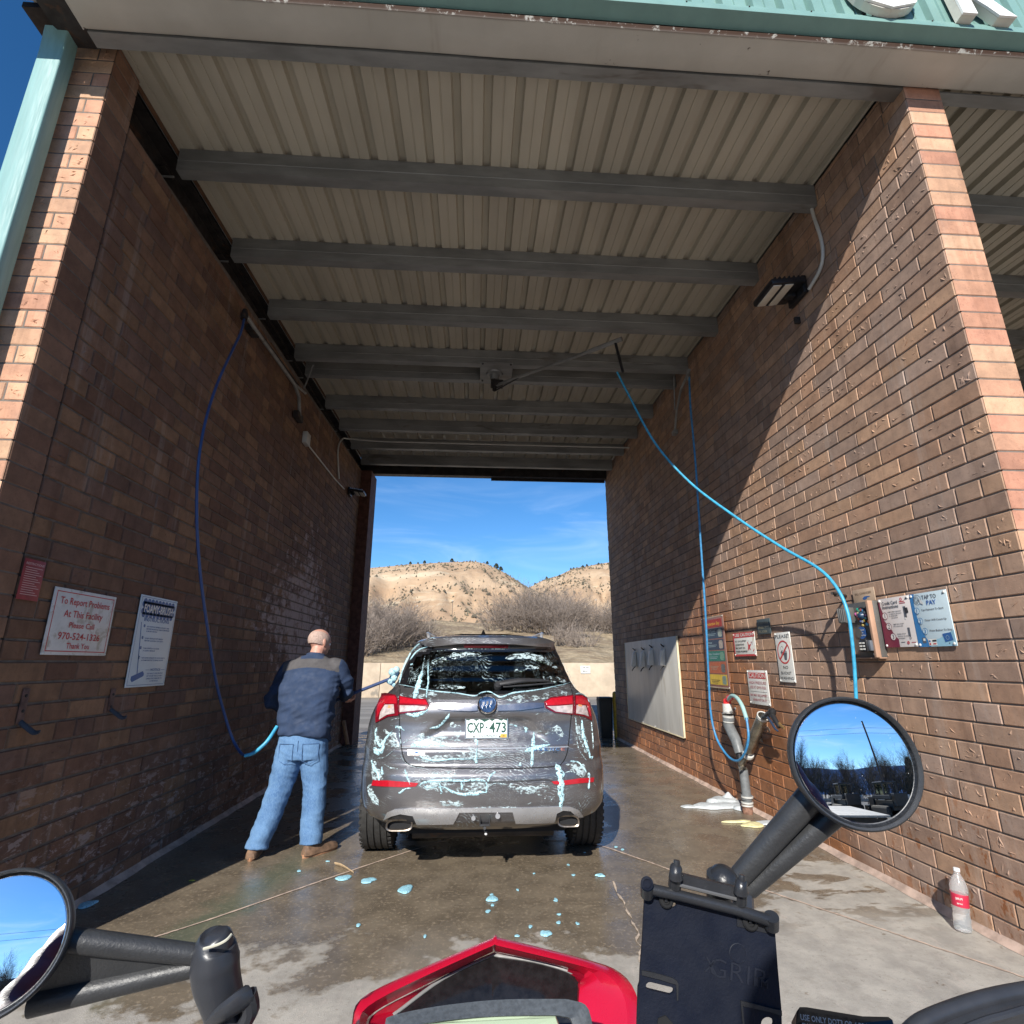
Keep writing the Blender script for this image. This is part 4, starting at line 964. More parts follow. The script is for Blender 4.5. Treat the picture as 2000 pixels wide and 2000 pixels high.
one('brass_fitting', lambda mb: mb.tube([q_(1160,455,2.58), q_(1190,490,2.58), q_(1230,520,2.58)], [.016,.014,.010], M('brass', (.55,.36,.16), .3, .8, var=.1), 10), gun)
def f(mb):
    c = q_(430,160); mb.lathe(c+Vector((0,0,-.02)), (0,0,1), [(.036,0),(.040,.02),(.036,.05),(.022,.06)], REDP, 16); mb.tube([q_(435,140), q_(460,95), q_(500,80)], [.03,.032,.024], REDP, 14)
REDP = M('red_plastic', (.65,.03,.035), .35, var=.12, vs=40)
one('red_nozzle_cap', f, hp)
# hoses
HB = M('blue_hose', (.045,.22,.44), .42, var=.22, vs=25, dirt=(.10,.14,.17), dirtamt=.0, bump=.2, bs=90); HB2 = M('blue_hose_bright', (.045,.33,.53), .42, var=.2, vs=25, dirt=(.12,.20,.24), dirtamt=.0, bump=.2, bs=90); HD = M('navy_hose', (.03,.07,.20), .35, var=.1); HG = M('faded_hose_sleeve', (.33,.52,.50), .5, var=.1)
def hose(name, label, segs, grp=None):
    """segs = [(points, radius, material)] continuous pieces of one hose"""
    e = empty(name, segs[0][0][0], label, 'hose', grp)
    for i, (pts, r_, m_) in enumerate(segs):
        one('hose_body' if i == 0 else 'sleeve', lambda mb: mb.tube(pts, r_, m_, 12, spline=8), e)
h2 = lambda px, py, X: at(px, py, 0, X)
hose('sprayer_hose', 'blue hose hanging straight down the right wall and looping up to the red nozzle cap', [
    ([h2(1346,735,2.52), h2(1349,800,2.49), h2(1358,900,2.47), h2(1368,1050,2.45), h2(1378,1200,2.45), h2(1384,1320,2.46), h2(1388,1390,2.47), h2(1399,1440,2.48), h2(1420,1475,2.48), h2(1440,1486,2.48), h2(1455,1470,2.49), h2(1462,1440,2.50), h2(1458,1402,2.52)], .0112, HB),
    ([h2(1458,1404,2.52), h2(1450,1380,2.55), h2(1440,1364,2.58), h2(1430,1359,2.60), h2(1422,1366,2.61)], .019, HG)])
tip = at(1202, 672, 2, 4.82)
hose('brush_hose', 'bright blue hose swooping from the ceiling boom to a hook on the right wall', [
    ([tip+Vector((0,0,-.35)), Vector((1.62,5.22,4.15)), Vector((1.80,5.05,3.55)), Vector((2.02,4.80,3.05)), Vector((2.25,4.45,2.62)), Vector((2.42,4.10,2.28)), Vector((2.50,3.80,2.06)), Vector((2.525,3.66,1.90)), Vector((2.53,3.59,1.72)), Vector((2.52,3.58,1.5)), Vector((2.51,3.60,1.25)), Vector((2.50,3.65,.98)), Vector((2.48,3.78,.80)), Vector((2.5,3.9,.9)), Vector((2.52,3.93,1.1))], .0115, HB2),
    ([tip+Vector((0,0,.02)), tip+Vector((.03,0,-.15)), tip+Vector((.06,-.02,-.36))], .016, BK)])
one_h = one('wall_hook', lambda mb: (mb.tube([(XR,3.86,1.86),(2.60,3.80,1.87),(2.53,3.72,1.86)], .010, DARKSTEEL, 8), mb.lathe((2.63,3.82,1.868), (0,0,1), [(.016,-.016),(.02,0),(.016,.016)], DARKSTEEL, 10)))
tag(one_h, 'small dark hook on the right wall carrying the bright blue hose', 'hook')
# ceiling boom
bm_ = empty('ceiling_boom', (.18, 6.45, zb(6.4)), 'steel swivel boom on a plate under the ceiling carrying the bright blue hose', 'boom')
def f(mb):
    z = zb(6.35); mb.box((.0,6.13,z-.012),(.42,6.62,z-.001),GALV,.002)
    mb.lathe((.19,6.40,z-.012),(0,0,-1),[(.11,0),(.10,.02),(.06,.03),(.055,.10)],GALV,20)
    for x,y in ((.03,6.16),(.39,6.16),(.03,6.59),(.39,6.59)): mb.lathe((x,y,z-.012),(0,0,-1),[(.012,0),(.012,.01)],DARKSTEEL,6)
one('mounting_plate', f, bm_)
def f(mb):
    z = zb(6.35); mb.tube([(.19,6.40,z-.10),(.19,6.40,z-.26)],.028,DARKSTEEL,12); mb.box((.14,6.34,z-.20),(.30,6.46,z-.13),DARKSTEEL,.006)
    mb.tube([(.30,6.38,z-.16),(.36,6.36,z-.16)],.03,GALV,10)
one('swivel', f, bm_)
ba, bb_ = Vector((.22,6.38,zb(6.35)-.19)), tip+Vector((.01,0,.03))
def f(mb): mb.tube([ba, ba.lerp(bb_,.82), bb_], [.020,.020,.020], GALV, 10); mb.tube([ba.lerp(bb_,.80), bb_+Vector((.05,-.06,.0))], .027, GALV, 10); mb.tube([(.19,6.40,zb(6.35)-.27), ba.lerp(bb_,.25)], .009, BK, 8)
one('arm', f, bm_)
# right wall bracket pipe near the hose top
b2 = empty('wall_boom', (2.70, 5.9, 4.3), 'thin folded steel boom hanging against the top of the right wall', 'boom')
def f(mb):
    mb.tube([h2(1347,722,2.52), h2(1330,760,2.62), h2(1322,800,2.66), h2(1318,845,2.70)], .016, GALV, 10); mb.tube([h2(1316,735,2.66), h2(1318,800,2.70)], .011, GALV, 8)
    mb.tube([h2(1344,722,2.52), h2(1346,742,2.52)], .022, GALV, 10)
one('pipe', f, b2)
one('foot_bracket', lambda mb: mb.box((2.67, h2(1318,845,2.7).y-.05, h2(1318,845,2.7).z-.03), (2.729, h2(1318,845,2.7).y+.05, h2(1318,845,2.7).z+.03), GALV, .006), b2)
# left wall boom
b3 = empty('wall_boom', (XL+.05, 5.8, 4.5), 'long dark steel boom folded along the top of the left wall', 'boom')
def f(mb):
    a = at(478,612,0,XL+.14); b = at(500,645,0,XL+.10); c = at(575,750,0,XL+.10); d = at(584,775,0,XL+.08); e = at(585,812,0,XL+.06)
    mb.tube([a, b, c], .020, GALV, 10); mb.tube([at(505,648,0,XL+.05), at(582,752,0,XL+.05)], .014, DARKSTEEL, 8); mb.tube([c, d, e], .022, GALV, 10); mb.tube([c, at(597,768,0,XL+.05)], .016, GALV, 8)
    mb.box(e-Vector((.05,.10,.06)), e+Vector((.02,.10,.03)), DARKSTEEL, .006); mb.lathe(a+Vector((0,0,-.06)), (0,0,1), [(.03,0),(.035,.04),(.02,.1)], DARKSTEEL, 10)
    mb.tube([at(612,712,0,XL+.25), at(594,758,0,XL+.08)], .010, GALV, 8)
    mb.box(b-Vector((.08,.05,.03)), b+Vector((0,.09,.04)), DARKSTEEL, .005)
one('pipe', f, b3)
HW = 4.62
hose('foam_hose', 'dark blue hose hanging from the left wall boom down to the hip of the man', [
    ([at(477,622,0,XL+.14), at(470,650,0,XL+.16), at(455,682,0,XL+.17), at(425,748,0,XL+.2), at(402,820,0,XL+.22), at(388,900,0,XL+.24), at(384,1000,0,XL+.26), at(390,1110,0,XL+.28), at(405,1225,0,XL+.30), at(422,1330,0,XL+.32), at(440,1400,0,XL+.36), at(455,1445,0,XL+.42), at(470,1470,0,XL+.52), Vector((-1.74,4.62,.70))], .0108, HD),
    ([Vector((-1.745,4.62,.70)), Vector((-1.69,4.62,.715)), Vector((-1.635,4.62,.755)), Vector((-1.59,4.64,.81)), Vector((-1.555,4.70,.90))], .0135, HB2)])

# ---------------------------------------------------------------- lamps, conduits, boxes
CON = M('conduit', (.55,.54,.50), .5, .1, var=.1)
def lamp(loc, s, label, dirx, tilt):
    e = empty('wall_lamp', loc, label, 'lamp')
    x, y, z = loc; LM = M('lamp_black', (.02,.02,.023), .4, .2, var=.1); LW = M('lamp_lens', (.62,.58,.50), .4, var=.1, dirt=(.2,.15,.1), dirtamt=0)
    rot = Matrix.Rotation(tilt*dirx, 3, 'Y'); c = Vector((x+dirx*.02, y, z))
    def f(mb):
        mb.box((x, y-.11*s, z-.07*s), (x+dirx*.04*s, y+.11*s, z+.09*s), LM, .01)
        mb.box((x+dirx*.03*s, y-.15*s, z+.0*s), (x+dirx*.32*s, y+.15*s, z+.05*s), LM, .018, rot, c)
        for k in range(6): mb.box((x+dirx*(.06+.04*k)*s, y-.13*s, z+.05*s), (x+dirx*(.07+.04*k)*s, y+.13*s, z+.075*s), LM, 0, rot, c)
        mb.box((x+dirx*.05*s, y-.03, z-.05*s), (x+dirx*.12*s, y+.03, z+.0), LM, .01)
    one('housing', f, e)
    for k in range(2):
        a = .13+.10*k
        one('lens', lambda mb: mb.box((x+dirx*a*s, y-.13*s, z-.008*s), (x+dirx*(a+.07)*s, y+.13*s, z-.0*s), LW, .003, rot, c), e)
    return e
l1 = at(1568, 560, 0, XR-.01); lamp((XR-.005, l1.y+.06, l1.z-.02), 1.05, 'black floodlight with two pale lenses high on the right wall', -1, R(8))
l2 = at(683, 962, 0, XL+.02); lamp((XL+.005, l2.y, l2.z), .9, 'small black floodlight near the far end of the left wall', 1, R(8))
cr = one('conduit', lambda mb: mb.tube([at(1584,402,0,XR-.03), at(1590,425,0,XR-.02), at(1603,465,0,XR-.02), at(1607,500,0,XR-.02), at(1600,530,0,XR-.02), at(1580,565,0,XR-.03)], .014, CON, 10, spline=6))
tag(cr, 'pale flexible conduit curving down to the floodlight on the right wall', 'conduit')
tag(one('bracket', lambda mb: (mb.box(at(1552,618,0,XR-.05), at(1562,634,0,XR), DARKSTEEL, .005))), 'small black bracket on the right wall below the floodlight', 'bracket')
c1 = one('conduit', lambda mb: (mb.tube([at(604,872,0,XL+.015), at(655,937,0,XL+.015), at(672,955,0,XL+.02)], .011, CON, 8), mb.tube([at(662,935,0,XL+.02), at(660,880,0,XL+.02), at(668,858,0,XL+.03), Vector((XL+.10, 8.85, zb(8.8)-.03)), Vector((XL+.5, 8.95, zb(8.9)-.02)), Vector((XL+1.2, 8.97, zb(8.97)-.02)), Vector((XR-.02, 8.97, zb(8.97)-.02))], .013, CON, 8, spline=6)))
tag(c1, 'thin conduit running down the far left wall and across the ceiling', 'conduit')
jb = at(599, 858, 0, XL+.03)
tag(one('junction_box', lambda mb: mb.box((XL+.0, jb.y-.09, jb.z-.08), (XL+.06, jb.y+.07, jb.z+.08), CON, .006)), 'small pale junction box at the upper end of the left conduit', 'junction box')
# steel hooks on the left wall
for py, lab in (((55,1345,48,1408,66,1452), 'rusty brush hook nearest the camera on the left wall'), ((224,1345,219,1384,238,1413), 'brush hook under the tall blue headed sign')):
    a = at(py[0], py[1], 0, XL+.012); b = at(py[2], py[3], 0, XL+.012)
    e = empty('wall_hook', (XL, a.y, b.z), lab, 'hook', 'brush hooks on the left wall')
    HK = M('hook_steel', (.15,.09,.075), .6, .4, var=.3, vs=20)
    def f(mb):
        mb.box((XL+.003, a.y-.022, b.z-.01), (XL+.010, a.y+.022, a.z), HK, .001)
        for z in (a.z-.035, a.z-.11): mb.lathe((XL+.010, a.y, z), (1,0,0), [(.008,0),(.008,.004)], DARKSTEEL, 8)
    one('plate', f, e)
    def f(mb):
        mb.tube([(XL+.006,a.y,b.z), (XL+.05,a.y,b.z-.03), (XL+.09,a.y,b.z-.055), (XL+.115,a.y,b.z-.05)], [(.013,.005)]*4, M('hook_grey', (.06,.065,.075), .6, .2), 10, spline=5)
    one('arm', f, e)
# stick leaning at the far end of the left wall
st = one('wooden_stick', lambda mb: mb.tube([at(671,1408,1,8.6), at(679,1455,1,8.5)], .028, M('old_wood', (.32,.18,.09), .7, var=.25, vs=10), 8))
tag(st, 'short brown wooden stick leaning in the shade behind the man', 'stick')
# ---------------------------------------------------------------- water bottle
bo = empty('water_bottle', (2.635, 3.23, 0), 'clear plastic water bottle with red label standing by the right wall', 'bottle')
m, nt, b = new_mat('clear_plastic'); b.inputs['Base Color'].default_value = (.92,.95,.95,1); b.inputs['Transmission Weight'].default_value = .8; b.inputs['Roughness'].default_value = .12; b.inputs['IOR'].default_value = 1.2; g = G(nt)
g.put(b.inputs['Normal'], g.bump(g.noise(g.pos(), 60, 3), .3, .004)); PET = m
sc_ = 1.0; lean = Vector((.10,0,1))
def f(mb): mb.lathe((2.63,3.23,.001), lean, [(.026,0),(.036,.004),(.040,.02),(.038,.04),(.040,.06),(.037,.085),(.040,.11),(.0385,.12),(.0385,.175),(.041,.185),(.040,.21),(.030,.245),(.016,.268),(.013,.285)], PET, 28)
one('bottle_body', f, bo)
one('cap', lambda mb: mb.lathe(Vector((2.63,3.23,.001))+lean.normalized()*.283, lean, [(.0155,0),(.0155,.014),(.013,.016)], M('cap_white', (.75,.76,.76), .4), 18), bo)
def f(mb):
    mb.lathe(Vector((2.63,3.23,.001))+lean.normalized()*.118, lean, [(.0392,0),(.0396,.002),(.0396,.058),(.0392,.06)], M('label_red', (.50,.025,.06), .4, var=.1), 30)
one('label', f, bo)
def f(mb):
    c = Vector((2.63,3.23,.001))+lean.normalized()*.148
    for a0, w, t in ((-2.35,.016,'0'),):
        n_ = Vector((math.cos(a0), math.sin(a0), 0)); put_text(mb, 'PURE', c+n_*.0405+Vector((0,0,.008)), (-n_.y*-1, n_.x*-1, 0), (0,0,1), .010, WHITE, 'c', width=.03)
        put_text(mb, 'WATER', c+n_*.0405+Vector((0,0,-.014)), (-n_.y*-1, n_.x*-1, 0), (0,0,1), .007, WHITE, 'c', width=.026)
one('label_print', f, bo, fix=False)
# ================================================================ the car
CX, CY = .08, 3.97
ZT = [ # z, half width, rear y, corner depth, exponent, front y
 (.290,.70,.180,.45,3.0,4.30),(.330,.79,.100,.48,3.0,4.42),(.370,.845,.045,.50,3.0,4.50),(.430,.872,.015,.50,3.1,4.56),(.520,.885,.002,.52,3.1,4.60),
 (.600,.890,.000,.54,3.1,4.62),(.655,.890,.008,.54,3.1,4.62),(.690,.890,.030,.54,3.1,4.61),(.720,.890,.052,.54,3.1,4.60),(.800,.888,.060,.52,3.1,4.55),(.830,.886,.082,.52,3.1,4.53),
 (.920,.880,.098,.50,3.0,4.45),(.985,.866,.104,.48,3.0,4.38),(1.04,.846,.092,.48,2.9,4.15),(1.09,.820,.098,.46,2.8,3.75),(1.130,.790,.118,.46,2.7,3.42),(1.165,.752,.155,.46,2.7,3.28),
 (1.20,.718,.195,.44,2.7,3.20),(1.26,.686,.240,.42,2.7,3.06),(1.34,.655,.290,.40,2.7,2.88),(1.42,.624,.335,.38,2.7,2.68),(1.49,.594,.372,.36,2.7,2.48),(1.525,.578,.352,.36,2.8,2.36),(1.545,.565,.350,.36,2.8,2.28),(1.565,.545,.40,.40,2.8,2.20),
 (1.590,.505,.56,.45,2.6,2.05),(1.615,.44,.85,.45,2.4,1.88),(1.630,.36,1.10,.40,2.3,1.70),(1.636,.20,1.25,.25,2.2,1.55)]
def zpar(z):
    z = max(ZT[0][0], min(ZT[-1][0], z))
    for i in range(len(ZT)-1):
        a, b = ZT[i], ZT[i+1]
        if z <= b[0]:
            t = (z-a[0])/(b[0]-a[0]); p0 = ZT[max(i-1,0)]; p3 = ZT[min(i+2,len(ZT)-1)]
            r = []
            for k in range(1, 6):
                m0 = (b[k]-p0[k])/max(b[0]-p0[0],1e-6)*(b[0]-a[0])*.6; m1 = (p3[k]-a[k])/max(p3[0]-a[0],1e-6)*(b[0]-a[0])*.6
                r.append((2*t**3-3*t*t+1)*a[k]+(t**3-2*t*t+t)*m0+(-2*t**3+3*t*t)*b[k]+(t**3-t*t)*m1)
            return r
    return list(ZT[-1][1:])
def inpoly(x, y, P):
    c = False; n = len(P)
    for i in range(n):
        (x1, y1), (x2, y2) = P[i], P[(i+1) % n]
        if (y1 > y) != (y2 > y) and x < (x2-x1)*(y-y1)/(y2-y1)+x1: c = not c
    return c
def recess(x, z):
    """licence plate recess, a soft trapezoid pressed into the tailgate"""
    if z < .82 or z > 1.03: return 0.
    hw = .30+(1.0-z)*1.15
    e = sm((hw-abs(x))/.045)*sm((1.012-z)/.03)*sm((z-.83)/.09)
    return .030*e
def rsurf(x, z):
    w, yr, c, m, yf = zpar(z); t = min(abs(x)/w, .9995)
    return yr+c*(1-(1-t**m)**(1/m))+recess(x, z)
def cpt(px, py, off=0.):
    """the point of the car's rear surface seen at pixel px,py of the photograph, lifted off the surface by off"""
    Y = CY+.15
    for _ in range(14):
        p = at(px, py, 1, Y); w = zpar(p.z)[0]; x = max(-w*.999, min(w*.999, p.x-CX))
        Y = Y*.4+.6*(CY+rsurf(x, p.z))
    p = at(px, py, 1, Y); nn = cnorm(p); return p+nn*off
def cnorm(p):
    x, z = p.x-CX, p.z; e = .01
    w = zpar(z)[0]*.985; x = max(-w, min(w, x))
    dx = (rsurf(x+e if x < w-e else x, z)-rsurf(x-e if x > -w+e else x, z))/(2*e); dz = (rsurf(x, z+e)-rsurf(x, z-e))/(2*e)
    return Vector((dx, -1, dz)).normalized()
cc = lambda x, y, off=0.: cpt(700+x/4.111, 1220+y/4.111, off)

def paint_mat():
    m, nt, b = new_mat('soapy_grey_paint'); g = G(nt); p = g.pos(); P = g.sep(p)
    base = (.19,.183,.188)
    flake = g.noise(p, 900, 2, .5)
    c = g.mix(g.step(flake, .3, .7), tuple(v*.85 for v in base), tuple(v*1.2 for v in base))
    # thin curved lines and beads of soap left by the brush
    w1 = g.noise(g.mapping(p, (1,1,1)), 2.6, 2, .5, 0, out=1)
    warp = g.n('VectorMath', operation='MULTIPLY_ADD'); g.put(warp.inputs[0], w1); warp.inputs[1].default_value = (.35,.35,.35); g.put(warp.inputs[2], p)
    wv = g.n('TexWave', wave_type='BANDS', bands_direction='Z'); g.put(wv.inputs[0], warp.outputs[0]); wv.inputs['Scale'].default_value = 22; wv.inputs['Distortion'].default_value = 3; wv.inputs['Detail'].default_value = 4; wv.inputs['Detail Scale'].default_value = 2.2
    k1 = g.step(wv.outputs[1], .86, .97)
    k1 = g.math('MULTIPLY', k1, g.step(g.noise(p, 30, 4, .7), .42, .55)); k1 = g.math('MULTIPLY', k1, g.step(g.noise(p, 2.4, 3, .6), .46, .62, 0, .55))
    be = g.vor(g.mapping(p, (1,1,.7)), 210); k2 = g.math('MULTIPLY', g.step(be, .25, .15), g.step(g.noise(p, 3.1, 3), .48, .62)); k2 = g.math('MULTIPLY', k2, .35)
    k3 = g.math('MULTIPLY', g.step(g.noise(g.mapping(p, (1,1,1.8)), 6, 6, .72, .8), .58, .78), .28)
    k = g.math('MAXIMUM', g.math('MAXIMUM', g.math('MULTIPLY', k1, .75), k2), k3)
    c2 = g.mix(k, c, (.55,.70,.74))
    g.put(b.inputs['Base Color'], c2); g.put(b.inputs['Metallic'], g.step(k, 0, .5, .75, 0)); g.put(b.inputs['Roughness'], g.step(k, 0, .5, .30, .5))
    b.inputs['Coat Weight'].default_value = .9; b.inputs['Coat Roughness'].default_value = .06
    g.put(b.inputs['Normal'], g.bump(g.math('ADD', g.math('MULTIPLY', k, .7), g.math('MULTIPLY', g.noise(p, 22, 3), .04)), .6, .004)); return m
def soapy_glass(name, tint, soap=1.):
    m = bpy.data.materials.new(name); m.use_nodes = True; nt = m.node_tree; nt.nodes.clear(); g = G(nt); p = g.pos()
    out = g.n('OutputMaterial'); tr = g.n('BsdfTransparent'); tr.inputs[0].default_value = (*tint, 1)
    gl = g.n('BsdfGlossy'); gl.inputs['Roughness'].default_value = .05; fr = g.n('Fresnel'); fr.inputs[0].default_value = 1.5
    m1 = g.n('MixShader'); g.put(m1.inputs[0], g.math('ADD', fr.outputs[0], .03)); g.put(m1.inputs[1], tr.outputs[0]); g.put(m1.inputs[2], gl.outputs[0])
    df = g.n('BsdfDiffuse'); df.inputs[0].default_value = (.52,.68,.72,1)
    w1 = g.noise(p, 3., 2, .5, 0, out=1); warp = g.n('VectorMath', operation='MULTIPLY_ADD'); g.put(warp.inputs[0], w1); warp.inputs[1].default_value = (.35,.35,.35); g.put(warp.inputs[2], p)
    wv = g.n('TexWave', wave_type='RINGS', rings_direction='Y'); g.put(wv.inputs[0], g.mapping(warp.outputs[0], (1,1,1), (-.2,0,-1.0))); wv.inputs['Scale'].default_value = 17; wv.inputs['Distortion'].default_value = 2; wv.inputs['Detail'].default_value = 4; wv.inputs['Detail Scale'].default_value = 3
    k1 = g.math('MULTIPLY', g.step(wv.outputs[1], .80, .95), g.step(g.noise(p, 40, 5, .7), .44, .56)); k1 = g.math('MULTIPLY', k1, g.step(g.noise(p, 4.5, 4, .6), .50, .66, 0, .9))
    be = g.vor(p, 130); k2 = g.math('MULTIPLY', g.step(be, .30, .18), g.step(g.noise(p, 5, 4, .6), .50, .60, 0, .5))
    k = g.math('MULTIPLY', g.math('MAXIMUM', k1, k2), soap)
    m2 = g.n('MixShader'); g.put(m2.inputs[0], k); g.put(m2.inputs[1], m1.outputs[0]); g.put(m2.inputs[2], df.outputs[0]); g.put(out.inputs[0], m2.outputs[0]); return m
PAINT = paint_mat(); RGLASS = soapy_glass('soapy_rear_glass', (.82,.88,.74), .6); WGLASS = soapy_glass('windscreen_glass', (.72,.80,.70), .0); FRIT = M('black_glass_edge', (.010,.011,.013), .12, var=.1, coat=.8)
SOAPBLK = soapy_glass('soapy_side_glass', (.06,.06,.06), .8)
CHROME = M('chrome', (.72,.72,.74), .12, 1., var=.04); SILVER = M('skid_silver', (.50,.50,.51), .30, .6, var=.06, vs=12); RUB = M('tyre_rubber', (.028,.027,.026), .75, var=.25, vs=30, bump=.4, bs=80); CLAD = M('black_cladding', (.022,.022,.024), .55, var=.15, vs=20)
car = empty('car', (CX, CY+2.2, 0), 'dark grey family car covered in blue soap foam in the wash bay', 'car')
POLYG = [(455,262),(600,222),(830,208),(1250,210),(1530,212),(1590,262),(1672,462),(1450,502),(1150,535),(1000,552),(880,545),(600,512),(392,474)]
GXZ = [(lambda p: (p.x-CX, p.z))(cc(*q)) for q in POLYG]
POLYF = [(430,245),(590,195),(830,180),(1250,182),(1545,186),(1610,242),(1702,468),(1450,522),(1150,560),(1000,572),(930,562),(580,530),(322,482)]
FXZ = [(lambda p: (p.x-CX, p.z))(cc(*q)) for q in POLYF]
def f(mb):
    zs = sorted(set([ZT[0][0]+(ZT[-1][0]-ZT[0][0])*i/72 for i in range(73)]+[z[0] for z in ZT])); N = 64; K = 10
    rows = []
    for z in zs:
        w, yr, c, m_, yf = zpar(z); row = []
        for i in range(N+1):   # rear arc, left to right
            a = -PI/2+PI*i/N; sx = math.sin(a); x = w*(abs(sx)**.86)*(1 if sx >= 0 else -1)
            t = min(abs(x)/w, 1.); y = yr+c*(1-(1-t**m_)**(1/m_))+recess(x, z); row.append((x, y))
        y0 = yr+c; cf = .55 if z < 1.12 else .5
        for i in range(1, K): row.append((w, y0+(yf-cf-y0)*i/K))
        for i in range(25):
            a = PI/2-PI*i/24; sx = math.sin(a); x = w*(abs(sx)**.86)*(1 if sx >= 0 else -1); t = min(abs(x)/w, 1.); row.append((x, yf-cf*(1-(1-t**2.6)**(1/2.6))))
        for i in range(1, K): row.append((-w, yf-cf+(y0-yf+cf)*i/K))
        rows.append([Vector((CX+x, CY+y, z)) for x, y in row])
    n = len(rows[0]); vs = [p for r_ in rows for p in r_]; by = {}
    for j in range(len(rows)-1):
        for k in range(n):
            k2 = (k+1) % n; q = (j*n+k, j*n+k2, (j+1)*n+k2, (j+1)*n+k); c = (vs[q[0]]+vs[q[1]]+vs[q[2]]+vs[q[3]])/4; x, y, z = c.x-CX, c.y-CY, c.z
            mt = PAINT
            if y < 1.0 and k < N and inpoly(x, z, FXZ): mt = RGLASS if inpoly(x, z, GXZ) else FRIT
            elif k < N and 1.495 < z < 1.54 and abs(x) < .50 and y < .6: mt = FRIT
            elif 1.135 < z < 1.50 and y > 2.0 and N+K <= k < N+K+25: mt = WGLASS if 1.16 < z < 1.48 and N+K+2 < k < N+K+21 else FRIT
            elif 1.175 < z < 1.47 and .62 < y < 2.95 and (k >= N+K+23 or N < k < N+K): mt = SOAPBLK
            elif z < .42 and y > .5: mt = CLAD
            by.setdefault(mt.name, (mt, []))[1].append(q)
    top = tuple((len(rows)-1)*n+k for k in range(n)); by['soapy_grey_paint'][1].append(top)
    base = len(mb.v); mb.v += [tuple(v) for v in vs]
    for mt, fs in by.values():
        i = mb.mi(mt)
        for q in fs: mb.f.append(tuple(base+k for k in q)); mb.m.append(i); mb.sm.append(True)
one('body', f, car, sharp=50, fix=False)
def cpatch(mb, poly, off, mat, step=.03, rim=.012):
    """panel lying on the rear surface; poly in photograph pixels of the close-up"""
    P = [cc(*q) for q in poly]; bm = bmesh.new(); vs = [bm.verts.new((p.x, 0, p.z)) for p in P]; bm.faces.new(vs)
    x0, x1 = min(p.x for p in P), max(p.x for p in P); z0, z1 = min(p.z for p in P), max(p.z for p in P)
    for ax, a, b in ((0, x0, x1), (2, z0, z1)):
        n = int((b-a)/step)
        for i in range(1, n+1):
            co = [0,0,0]; no = [0,0,0]; co[ax] = a+(b-a)*i/(n+1); no[ax] = 1
            bmesh.ops.bisect_plane(bm, geom=bm.verts[:]+bm.edges[:]+bm.faces[:], plane_co=co, plane_no=no)
    bm.verts.index_update(); top = []
    be = [e for e in bm.edges if e.is_boundary]
    for v in bm.verts: p = Vector((v.co.x, CY+rsurf(v.co.x-CX, v.co.z), v.co.z)); top.append(p+cnorm(p)*off)
    n = len(top); fs = [tuple(v.index for v in f_.verts) for f_ in bm.faces]; low = [p-cnorm(p)*(off+rim) for p in top]
    fs += [(e.verts[0].index, e.verts[1].index, n+e.verts[1].index, n+e.verts[0].index) for e in be]
    mb.add(top+low, fs, mat, True); bm.free()
def cline(mb, pts, w, off, mat, sub=6, px=True, h=.0):
    """thin raised or flush line following the rear surface; w in metres"""
    P = [Vector((q[0], q[1], 0)) for q in pts]; Q, _ = catmull(P, [0]*len(P), sub) if sub > 1 else (P, 0)
    S = [cc(q.x, q.y, off) for q in Q]; vs = []
    for i, s_ in enumerate(S):
        t = (S[min(i+1,len(S)-1)]-S[max(i-1,0)]).normalized(); n = cnorm(s_); b = t.cross(n).normalized()
        vs += [s_-b*w/2-n*(off+.004), s_-b*w/2, s_+n*h, s_+b*w/2, s_+b*w/2-n*(off+.004)]
    mb.add(vs, [(5*i+k, 5*i+k+1, 5*i+6+k, 5*i+5+k) for i in range(len(S)-1) for k in range(4)], mat, True)
GAPM = M('gap_shade_black', (.006,.006,.007), .8, var=0)
def f(mb):
    cline(mb, [(323,590),(327,660),(330,760),(336,870),(345,970),(358,1050),(385,1105),(435,1132),(560,1145),(1000,1158),(1400,1150),(1590,1135),(1640,1105),(1672,1040),(1688,950),(1702,800),(1715,680),(1725,580)], .007, .0015, GAPM)
    cline(mb, [(325,590),(332,560),(335,520),(328,490)], .006, .0015, GAPM); cline(mb, [(1722,585),(1715,540),(1700,490),(1700,470)], .006, .0015, GAPM)
one('tailgate_gap', f, car, fix=False)
def f(mb):
    cline(mb, [(350,985),(600,990),(1000,992),(1400,988),(1685,980)], .010, .001, SILVER, h=.003)
    cline(mb, [(500,1252),(700,1262),(1000,1262),(1300,1256),(1490,1243),(1560,1258)], .009, .001, PAINT, h=.007)
one('body_crease', f, car, fix=False)
def f(mb):
    cpatch(mb, [(585,640),(700,632),(900,640),(955,650),(955,690),(900,695),(760,690),(640,678)], .012, CHROME2); cpatch(mb, [(1118,650),(1240,640),(1400,632),(1490,635),(1480,665),(1300,688),(1118,692)], .012, CHROME2)
CHROME2 = M('brushed_chrome', (.30,.29,.31), .25, .9, var=.06)
one('chrome_bar', f, car)
